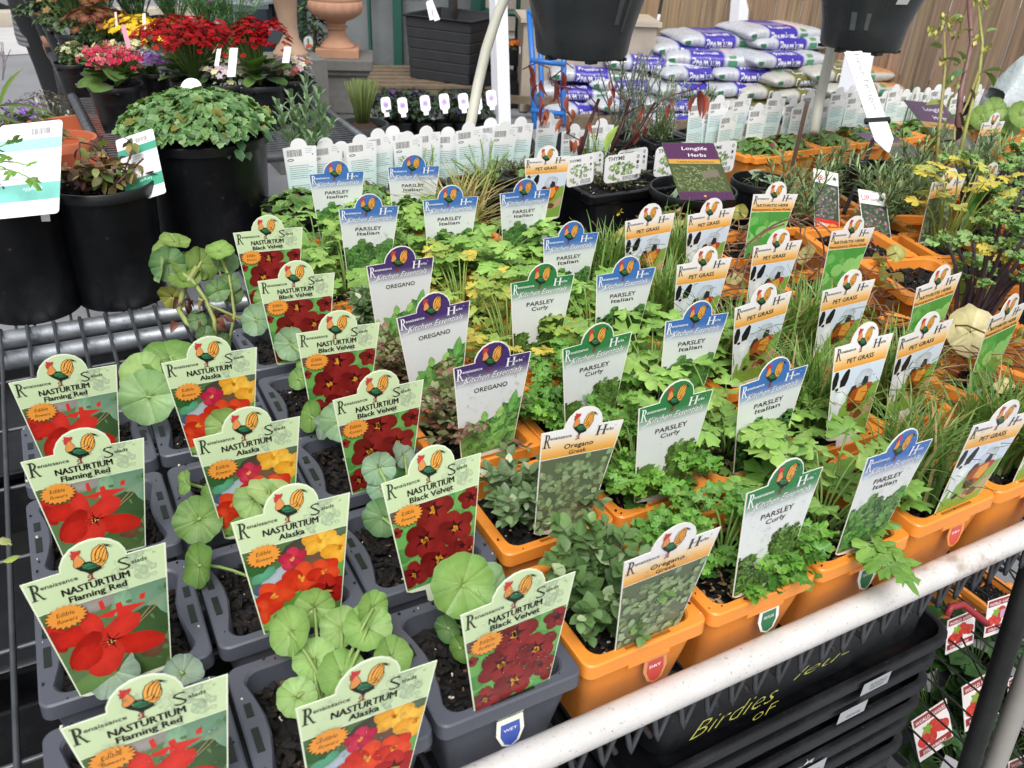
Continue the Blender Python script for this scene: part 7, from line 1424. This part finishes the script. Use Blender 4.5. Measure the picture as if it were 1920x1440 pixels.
# green rack with orange flowers, black trays
t_a = at(905, 60, d=6.6); t = thing('green_rack', 'dark green metal rack with crossed braces holding black trays', 'rack', (t_a.x, t_a.y, G)); e = (at(1010, 60, d=6.5)-t_a); e.z = 0
loc = lambda u, v, z: (e.x*u+nn_.x*v, e.y*u+nn_.y*v, z-G)
b = MB()
for u in (0, .62, .95): b.tube([loc(u, 0, G), loc(u, 0, .9)], .018, L('#1f4a40'), n=6)
for z in (-.18, -.42, -.62, -.9): b.tube([loc(0, 0, z), loc(1, 0, z)], .02, L('#1f4a40'), n=6)
for z0, z1 in ((-.18, .3),): b.tube([loc(0, 0, z0), loc(.62, 0, z1)], .008, L('#1f3a34'), n=5); b.tube([loc(.62, 0, z0), loc(0, 0, z1)], .008, L('#1f3a34'), n=5); b.tube([loc(.62, 0, z0), loc(.95, 0, z1)], .008, L('#1f3a34'), n=5)
b.tube([loc(-.1, 0, -.02+.33), loc(1, 0, .33-.02)], .02, L('#1f4a40'), n=6)
link('rack_frame', b.mesh('rack_frame', PLAIN, True), t)
for i, (px, py, col, w_) in enumerate(((895, 80, ('#d8a020', '#e0b030'), .10), (968, 80, ('#c85a1c', '#d8702a', '#b04a18'), .13), (990, 82, ('#c85a1c', '#b84a20'), .10), (925, 125, None, .2), (975, 140, None, .2), (950, 165, None, .22))):
    q = at(px, py+14, d=6.3); o = thing('nursery_tray', f"black nursery tray {('with yellow marigolds', 'with orange marigolds', 'of darker orange marigolds', 'empty on the upper shelf', 'empty on the middle shelf', 'empty on the low shelf')[i]}", 'tray', (q.x, q.y, q.z-.07), group='black trays on the green rack'); b = MB(); b.box(0, 0, .03, w_*2, .2, .10, L('#15171a')); link('tray', b.mesh('tray', PLAIN), o)
    if col: link('foliage', mound(70+i, w_*.9, .03, 90, ('#2a3f24', '#3f5a34'), (.02, .03), 0).mesh('foliage', LEAF, True), o, (0, 0, .08)); link('flowers', flowerdome(i, w_*.9, .04, 60, col, fr=.018, base=.02, pet=6).mesh('flowers', PETAL), o, (0, 0, .08))
q = at(978, 86, d=6.1); quad_tag('flower_tag', 'small white tag with orange flower on the green rack', (at(974, 87, d=6.1), at(985, 87, d=6.1), at(974, 101, d=6.1)), '#e6e6e6', lambda a, q_: a.ell(.5, .5*q_, .3, .3, 0, L('#d87a4a'), 10, .2), group='tags among the flower pots')
# low timber shelf board under the rack
sa, sb = at(870, 183, d=5.9), at(1060, 190, d=5.9); t = thing('timber_plank', 'long brown timber plank behind the white post', 'plank', sa); b = MB(); dv = sb-sa; b.tube([(0, 0, 0), dv], .035, L('#8a7256'), n=4); link('plank', b.mesh('plank', PL), t)
# blue hand trolley
BL = mat('blue_paint', '#2a6ab4', .4, noise=.1); o = thing('hand_trolley', 'blue tubular hand trolley standing behind the dried vine', 'hand trolley', at(1030, 225, d=4.7)); b = MB(); O = o.location
for pts, r in (([(992, 20), (998, 110), (1003, 240)], .017), ([(1012, 40), (1014, 110), (1016, 240)], .015), ([(1058, 60), (1057, 120), (1056, 235)], .016)): b.tube([at(x, y, d=4.7)-O for x, y in pts], r, (1, 1, 1), n=12)
for x0, y0, x1, y1 in ((993, 113, 1060, 121), (995, 207, 1058, 214), (992, 22, 1058, 62)): b.tube([at(x0, y0, d=4.69)-O, at(x1, y1, d=4.69)-O], .015, (1, 1, 1), n=6)
link('tube_frame', b.mesh('tube_frame', BL, True), o); b = MB(); zf = G-O.z; b.box(.05, .1, zf+.03, .35, .25, .015, (1, 1, 1)); link('toe_plate', b.mesh('toe_plate', BL), o)
for s in (0, .26):
    b = MB(); b.tube([(s-.08, .12, zf+.10), (s-.05, .12, zf+.10)], .10, L('#17181a'), n=20); link('wheel', b.mesh('wheel', PLAIN, math.radians(40)), o)
# beige boxes behind the trolley
q = at(1085, 160, z=-.62); o = thing('beige_cabinet', 'beige low cabinet behind the blue trolley', 'cabinet', (at(1090, 160, d=6.3).x, at(1090, 160, d=6.3).y, G), (0, 0, -.4)); b = MB(); b.box(0, 0, .31, .95, .4, .60, L('#a89c8c')); b.box(0, 0, .63, 1.0, .45, .03, L('#b5a998')); link('cabinet_body', b.mesh('cabinet_body', PLAIN), o); b = MB(); b.box(0, -.206, .50, .05, .01, .02, L('#3a3a3a')); link('handle', b.mesh('handle', PLAIN), o)
# ------------------------------------------------------------------ fence, posts
fa, fb_ = wall_dir(1020, 8.0, 1990, 5.3); t = thing('timber_fence', 'tall fence of brown vertical paling boards', 'fence', (fa.x, fa.y, G)); fd = (fb_-fa); n_b = int(fd.length/.105); fd.normalize(); fn = Vector((fd.y, -fd.x, 0))
FW = mat('fence_wood', None, .85, noise=.0, objvar=0); n = FW.node_tree.nodes; l = FW.node_tree.links; at_ = [x for x in n if x.type == 'ATTRIBUTE'][0]; tc = n.new('ShaderNodeTexCoord'); mp_ = n.new('ShaderNodeMapping'); mp_.inputs['Scale'].default_value = (38, 38, 1.2); l.new(tc.outputs['Object'], mp_.inputs['Vector']); nz = n.new('ShaderNodeTexNoise'); nz.inputs['Scale'].default_value = 1.3; nz.inputs['Detail'].default_value = 6; nz.inputs['Distortion'].default_value = .8; l.new(mp_.outputs[0], nz.inputs['Vector']); mr = n.new('ShaderNodeMapRange'); mr.inputs['From Min'].default_value = .3; mr.inputs['From Max'].default_value = .7; mr.inputs['To Min'].default_value = .62; mr.inputs['To Max'].default_value = 1.25; l.new(nz.outputs['Fac'], mr.inputs['Value']); vm = n.new('ShaderNodeVectorMath'); vm.operation = 'SCALE'; l.new(at_.outputs['Color'], vm.inputs[0]); l.new(mr.outputs[0], vm.inputs['Scale']); l.new(vm.outputs[0], n['Principled BSDF'].inputs['Base Color'])
b = MB(); R2 = random.Random(12)
for k in range(n_b+1):
    p = fa+fd*(k*.105); th = .018; o_ = (k % 2)*.012; tt = k/n_b; c = jit(mix(L('#b09874'), L('#8a735c'), min(1, tt*1.4)), .14, R2); P = [p+fn*o_, p+fd*.1+fn*o_, p+fd*.1+fn*(o_-th), p-fn*(th-o_)]
    b.loops([[(q.x-fa.x, q.y-fa.y, .03) for q in P], [(q.x-fa.x, q.y-fa.y, 2.05+R2.uniform(-.01, .01)) for q in P]], c, cap0=True, cap1=True)
link('fence_boards', b.mesh('fence_boards', FW), t)
b = MB()
for z in (.3, 1.1, 1.8): P = [fa-fn*.03, fb_-fn*.03, fb_-fn*.07, fa-fn*.07]; b.loops([[(q.x-fa.x, q.y-fa.y, z) for q in P], [(q.x-fa.x, q.y-fa.y, z+.08) for q in P]], L('#8a735c'), cap0=True, cap1=True)
link('fence_rail', b.mesh('fence_rail', FW), t)
def post(label, top, bot, d, w_, m=POSTW):
    a_, c_ = at(*top, d=d), at(*bot, d=d*1.0); o = thing('white_post', label, 'post', c_, group='white square posts'); b = MB(); dv = (a_-c_); e1 = CR.copy(); e1.z = 0; e1.normalize(); ang = .5; ea = e1*math.cos(ang)+Vector((-e1.y, e1.x, 0))*math.sin(ang); eb = Vector((-ea.y, ea.x, 0)); h = w_/2
    tz = dv*1.6; q = [ea*h+eb*h, -ea*h+eb*h, -ea*h-eb*h, ea*h-eb*h]; lo = Vector((0, 0, 0))-dv.normalized()*((c_.z-G)/dv.normalized().z); b.loops([[lo+v for v in q], [tz+v for v in q]], (1, 1, 1), cap0=True, cap1=True); link('post_shaft', b.mesh('post_shaft', m), o)
post('white square post rising behind the left run of white cards', (934, 0), (941, 240), 5.3, .085); post('white square post between the two black pots, behind the soil bags', (1388, 0), (1376, 130), 6.6, .10); post('white square post behind the handwritten stake', (1620, 60), (1592, 200), 5.0, .115)
b = MB()
def pipe(label, pts, r): P = [at(x, y, d=d) for x, y, d in pts]; b = MB(); b.tube(P, r, L('#b5b4a6'), n=18); tag(link('frame_pipe', b.mesh('frame_pipe', PLAIN, True)), label, 'pipe', 'bent grey frame pipes')
pipe('bent grey frame pipe crossing the left white post', [(868, 300, 1.50), (884, 225, 1.53), (896, 160, 1.55), (911, 95, 1.57), (932, 30, 1.6), (962, -40, 1.63), (1000, -110, 1.68)], .0098)
pipe('bent grey frame pipe ending under the right hanging pot', [(1526, 250, 1.62), (1536, 190, 1.64), (1550, 130, 1.66), (1566, 60, 1.68), (1586, -20, 1.7), (1620, -100, 1.74)], .0098)
# hanging pots
hp = mat('hanging_plastic', '#33373a', .3, noise=.35, nscale=5, bump=.12, bscale=30)
def hang(label, px, py, d, prof, sticker):
    q = at(px, py, d=d); t = thing('hanging_pot', label, 'hanging pot', q, (.0, .0, .2), 'black hanging pots'); b = MB(); b.lathe(prof, (1, 1, 1), 48); k = max(r for r, z in prof); zt_ = prof[-1][1]
    link('pot_shell', b.mesh('pot_shell', hp, math.radians(45)), t)
    b = MB(); b.lathe([(.001, .0005), (prof[1][0]*.9, .0)], L('#1b1c1e'), 24)
    for j in range(6): a_ = j*PI/3; b.box(prof[1][0]*.93*math.cos(a_), prof[1][0]*.93*math.sin(a_), -.002, .02, .012, .005, L('#1b1c1e'))
    link('foot_ring', b.mesh('foot_ring', BLACKP), t)
    b = MB()
    for j in range(3): a_ = j*2*PI/3; b.tube([(k*math.cos(a_), k*math.sin(a_), zt_-.05), (.0, .0, zt_+.32)], .0018, (1, 1, 1), n=5)
    b.tube([(0, 0, zt_+.32), (0, 0, zt_+.36)], .003, (1, 1, 1), n=6); link('hanger', b.mesh('hanger', WIRE), t)
    b = MB(); b.lathe([(.001, zt_-.03), (k*.9, zt_-.03)], L('#2a2018'), 20); link('soil', b.mesh('soil', SOIL), t); link('foliage', mound(int(px), k*.95, .07, 130, ('#45703c', '#7aa45a'), (.02, .035), .1, droop=.5).mesh('foliage', LEAF, True), t, (0, 0, zt_-.03))
    for (a_, z, w_, h_, c) in sticker:
        r = max(rr for rr, zz in prof if zz <= z+.03); b = MB(); dirn = math.atan2(CAM.y-q.y, CAM.x-q.x)+a_-.2; rows = []
        for i in range(5): rows.append([])
        import bisect
        def rad(zz):
            for (r0, z0), (r1, z1) in zip(prof[1:], prof[2:]):
                if z0 <= zz <= z1: return r0+(r1-r0)*(zz-z0)/max(1e-6, z1-z0)
            return r
        g = [[b.vert(((rad(z+h_*j/3)+.0012)*math.cos(dirn+w_*(i/4-.5)), (rad(z+h_*j/3)+.0012)*math.sin(dirn+w_*(i/4-.5)), z+h_*j/3), L(c)) for i in range(5)] for j in range(4)]
        for j in range(3):
            for i in range(4): b.face((g[j][i], g[j][i+1], g[j+1][i+1], g[j+1][i]))
        link('sticker', b.mesh('sticker', PRINT), t)
    return q
h1 = hang('larger black hanging pot at the top centre', 1090, 101, 1.55, [(.001, 0), (.080, 0), (.084, .006), (.089, .04), (.098, .075), (.108, .11), (.113, .14), (.112, .165), (.120, .172), (.121, .185), (.112, .186)], [(.62, .062, .10, .05, '#4a5052'), (.80, .05, .07, .06, '#454b4e'), (.35, .128, .09, .02, '#c0c4c4')])
h2 = hang('smaller black hanging pot at the top right', 1611, 88, 1.55, [(.001, 0), (.067, 0), (.071, .005), (.075, .04), (.083, .07), (.094, .10), (.099, .13), (.098, .15), (.106, .157), (.107, .168), (.098, .169)], [(-.25, .035, .12, .03, '#575c5e'), (.05, .037, .09, .028, '#54595b'), (.62, .082, .26, .03, '#c9cbcb')])
b = MB(); zz = h1.z+.54; b.tube([(h1.x-1.2, h1.y+(h1.y-h2.y)/(h1.x-h2.x)*-1.2, zz), (h2.x+.8, h2.y+(h1.y-h2.y)/(h1.x-h2.x)*.8, zz)], .0125, L('#b5b4a6'), n=12); tag(link('overhead_rail', b.mesh('overhead_rail', PLAIN, True)), 'overhead grey rail carrying the two hanging pots', 'rail')
# ------------------------------------------------------------------ stacked bags of soil
BAGM = mat('bag_plastic', None, .28, spec=.6, noise=.06, nscale=6, bump=.5, bscale=16)
def bagS(u, t, Lh=.34, Dh=.23, Hh=.052, seed=0):
    e = max(0, 1-abs(u)**5)**.5; n_ = .6; c, s = math.cos(t), math.sin(t); wr = 1+.06*math.sin(u*9+t*2+seed*1.7)+.04*math.sin(u*21-t*5+seed*2)
    y = Dh*(.93+.07*e)*math.copysign(abs(c)**n_, c); z = Hh*(.14+.86*e)*math.copysign(abs(s)**n_, s)*wr; return Vector((u*Lh*(1+.02*math.sin(t*2+seed)), y, z+Hh))
def bag_mesh(kind, seed):
    b = MB(); NU, NT = 34, 26; wht = L('#b4b7be') if kind == 'premium' else L('#b0afa6'); bl = L('#3a2f9a') if kind == 'premium' else L('#6a6a34'); g = []
    for i in range(NU+1):
        u = -1+2*i/NU; row = []
        for j in range(NT):
            t = 2*PI*j/NT; c = wht
            if -.52 < u < .18: c = bl if not (.25 < (t/(2*PI)) < .30) else mix(wht, bl, .5)
            if kind == 'premium' and math.sin(t) > .75 and -.45 < u < .5 and math.cos(t*3+seed) > .2: c = L('#d8b8b4') if u > .2 else c
            if kind != 'premium' and u > .35 and math.sin(t) > .3: c = L('#b5835a')
            row.append(b.vert(bagS(u, t, seed=seed), c))
        g.append(row)
    for i in range(NU):
        for j in range(NT): b.face((g[i][j], g[i+1][j], g[i+1][(j+1) % NT], g[i][(j+1) % NT]))
    b.face(g[0]); b.face(g[-1][::-1]); me = b.mesh('bag_skin', BAGM, True); a = b; b.mi = 1; word = 'Premium' if kind == 'premium' else 'Compost'; v, f, xa, xb = text_geo(word, 0, .02)
    def surf(x, y, c, lift=.0025):   # x along the bag in u, y = angle on the long side
        p = bagS(x, y, seed=seed); n_ = Vector((0, p.y/.22, (p.z-.066)/.066)).normalized(); return a.vert(p+n_*lift, c)
    T0 = PI*1.5-PI/2+.0
    for base, amp, u0, u1 in ((PI+.42, -1.0, -.46, .12), (PI-.75, -.55, -.42, .08)):
        i = [surf(u0+(p[0]-xa)/(xb-xa)*(u1-u0), base+amp*p[1], L('#dcdce8')) for p in v]
        for q in f: a.face([i[k] for k in q])
    for u0, u1, t0, t1, c in ((-.92, -.80, PI-.1, PI+.35, '#2f6f4a'), (.28, .46, PI-.1, PI+.3, '#4a8a6a'), (-.74, -.60, PI-.25, PI+.35, '#a8a8b0'), (.30, .44, PI-.75, PI-.35, '#5a8a5a')):
        gg = [[surf(u0+(u1-u0)*i/3, t0+(t1-t0)*j/3, L(c)) for j in range(4)] for i in range(4)]
        for i in range(3):
            for j in range(3): 
                if c == '#a8a8b0' and i % 2: continue
                if c == '#2f6f4a' and (i, j) in ((0, 2), (2, 2)): continue
                a.face((gg[i][j], gg[i+1][j], gg[i+1][j+1], gg[i][j+1]))
    return b.mesh('bag_skin', [BAGM, PRINT], True)
BAGS = {('premium', s): bag_mesh('premium', s) for s in (1, 2, 3)}; BAGS[('compost', 1)] = bag_mesh('compost', 4)
bp0 = at(1300, 245, z=G); e1 = Vector((CR.x, CR.y, 0)).normalized(); e2 = Vector((-e1.y, e1.x, 0)); ang0 = math.atan2(e1.y, e1.x)
# rows: (lateral centre, layer, kind, yaw) measured from the bag in the middle of the stack
rows = []
Z0 = .02; LH = .123
# anchor pixels of the visible long sides: px of centre, py of centre, yaw, kind
BG = [(1460, 62, .12, 'premium'), (1350, 76, -.12, 'premium'), (1478, 80, .1, 'premium'), (1300, 92, -.1, 'premium'), (1340, 112, -.25, 'premium'), (1470, 112, .05, 'premium'), (1225, 120, -.18, 'premium'), (1310, 137, .0, 'premium'), (1420, 140, -.1, 'premium'), (1120, 142, -.3, 'premium'), (1195, 160, -.2, 'premium'), (1290, 166, .1, 'premium'), (1405, 168, .05, 'premium'), (1500, 148, .1, 'compost'), (1590, 140, .0, 'compost'), (1460, 172, -.05, 'compost'), (1090, 175, -.2, 'premium'), (1180, 195, .1, 'premium'), (1285, 196, -.1, 'premium'), (1400, 196, .1, 'compost'), (1520, 178, .05, 'compost'), (1090, 205, .2, 'premium'), (1170, 225, -.1, 'premium'), (1280, 226, .1, 'premium'), (1395, 226, 0, 'premium'), (1510, 208, .1, 'compost'), (1450, 236, 0, 'premium'), (1220, 250, .1, 'premium'), (1330, 254, -.1, 'premium'), (1090, 235, .0, 'premium'), (1610, 168, .1, 'compost')]
for i, (px, py, yw, kd_) in enumerate(BG):
    d = 5.9+(.0 if py > 110 else .12); q = at(px, py, d=d); t = thing('soil_bag', f"white bag of {'potting mix with violet panel' if kd_ == 'premium' else 'compost with olive panel'}, {ORD[i]} from the top of the stack", 'soil bag', (q.x+e2.x*.22, q.y+e2.y*.22, q.z-.065), (0, 0, ang0+yw+(.35 if i % 2 else .25)), 'stacked bags of potting mix and compost')
    sk_ = BAGS[(kd_, 1 if kd_ == 'compost' else 1+i % 3)]; link('bag_skin', sk_, t)
q = at(1300, 250, d=6.2); o = thing('bag_pallet', 'wooden pallet hidden under the stacked soil bags', 'pallet', (q.x, q.y, G), (0, 0, ang0)); vbox(o, 'deck', PL, [(0, 0, .04, 2.0, .7, .08, (1, 1, 1))])
# shrub with red flowers, black pole, clear plastic on the fence side
b = mound(95, .32, .22, 620, ('#3a4a2c', '#6d7a46'), (.03, .05), 0, w=.45, droop=0, mixc=('#a83a40', .22)); q = at(1215, 98, d=6.6); o = thing('red_flower_shrub', 'low shrub with small dull red flowers before the fence', 'shrub', (q.x, q.y, G)); link('foliage', b.mesh('foliage', LEAF, True), o, (0, 0, q.z-G-.1)); b = MB(); b.lathe([(.001, 0), (.22, 0), (.27, q.z-G-.08), (.001, q.z-G-.1)], L('#2a2c2c'), 24); link('tub', b.mesh('tub', PLAIN, True), o)
b = mound(96, .25, .18, 300, ('#3a4a2c', '#6d7a46'), (.03, .05), 0, w=.45, droop=0, mixc=('#a83a40', .15)); q = at(1268, 92, d=6.7); o = thing('red_flower_shrub', 'smaller reddish shrub beside the black pole', 'shrub', (q.x, q.y, G)); link('foliage', b.mesh('foliage', LEAF, True), o, (0, 0, q.z-G-.1)); b = MB(); b.lathe([(.001, 0), (.18, 0), (.22, q.z-G-.08), (.001, q.z-G-.1)], L('#2a2c2c'), 24); link('tub', b.mesh('tub', PLAIN, True), o)
a_, c_ = at(1246, -30, d=6.5), at(1228, 70, d=6.5); b = MB(); b.tube([a_, c_, c_+(c_-a_)*1.2], .012, L('#17181a'), n=10); b.tube([at(1236, 28, d=6.48), at(1232, 46, d=6.48)], .0135, L('#c9c9c9'), n=10); tag(link('black_pole', b.mesh('black_pole', PLAIN, True)), 'thin black pole with a white sticker leaning on the fence', 'pole')
R2 = random.Random(4); b = MB(); g = [[b.vert(at(1172+8*i+R2.uniform(-2, 2), 74-5*i+9*j+R2.uniform(-3, 3), d=6.4+R2.uniform(-.03, .03)), L('#cfc8c2')) for j in range(3)] for i in range(7)]
for i in range(6):
    for j in range(2): b.face((g[i][j], g[i+1][j], g[i+1][j+1], g[i][j+1]))
tag(link('plastic_wrap', b.mesh('plastic_wrap', mat('clear_film', '#d8d2cc', .2, trans=.6))), 'crumpled clear plastic sheet above the red flowered shrub', 'plastic sheet')
# clear bag with a dark red panel at the right edge, nasturtium leaves, grey pots before it
q = at(1925, 195, d=2.2)
b = MB(); NU, NT = 16, 20; g = []
for i in range(NU+1):
    u = -1+2*i/NU; g.append([])
    for j in range(NT):
        t = 2*PI*j/NT; p = bagS(u, t, .12, .07, .10, 3); sh = 1-.5*max(0, (p.z/.2)); z = p.z; c = L('#b9c4c4')
        if .55 < p.z/.2 < .85 and abs(p.x) < .07: c = L('#6a1f2a')
        elif .3 < p.z/.2 <= .55: c = L('#c8cfd4')
        elif p.z/.2 <= .3: c = L('#8a9468')
        g[-1].append(b.vert((p.x*sh, p.y*sh, z), c))
for i in range(NU):
    for j in range(NT): b.face((g[i][j], g[i+1][j], g[i+1][(j+1) % NT], g[i][(j+1) % NT]))
o = thing('clear_bag', 'clear plastic bag with dark red panel at the right edge', 'bag', (q.x, q.y, q.z-.08), (0, 0, -.5)); link('bag_skin', b.mesh('bag_skin', BAGM, True), o)
R2 = random.Random(77); b = MB()
for px, py, r in ((1842, 222, .030), (1865, 205, .026), (1895, 228, .034), (1850, 240, .022), (1915, 215, .03), (1875, 245, .024)): roundleaf(b, at(px, py, d=1.85+R2.uniform(-.05, .05)), (R2.uniform(-.6, .4), -.8, .5), r, L(R2.choice(('#86a84c', '#7a9c46'))), R2); b.tube([at(px, py, d=1.86), at(1875, 285, d=1.86)], .0016, L('#a0b870'), n=5)
tag(link('broad_nasturtium', b.mesh('broad_nasturtium', LEAF, True)), 'large round yellow green nasturtium leaves at the right edge', 'nasturtium plant')
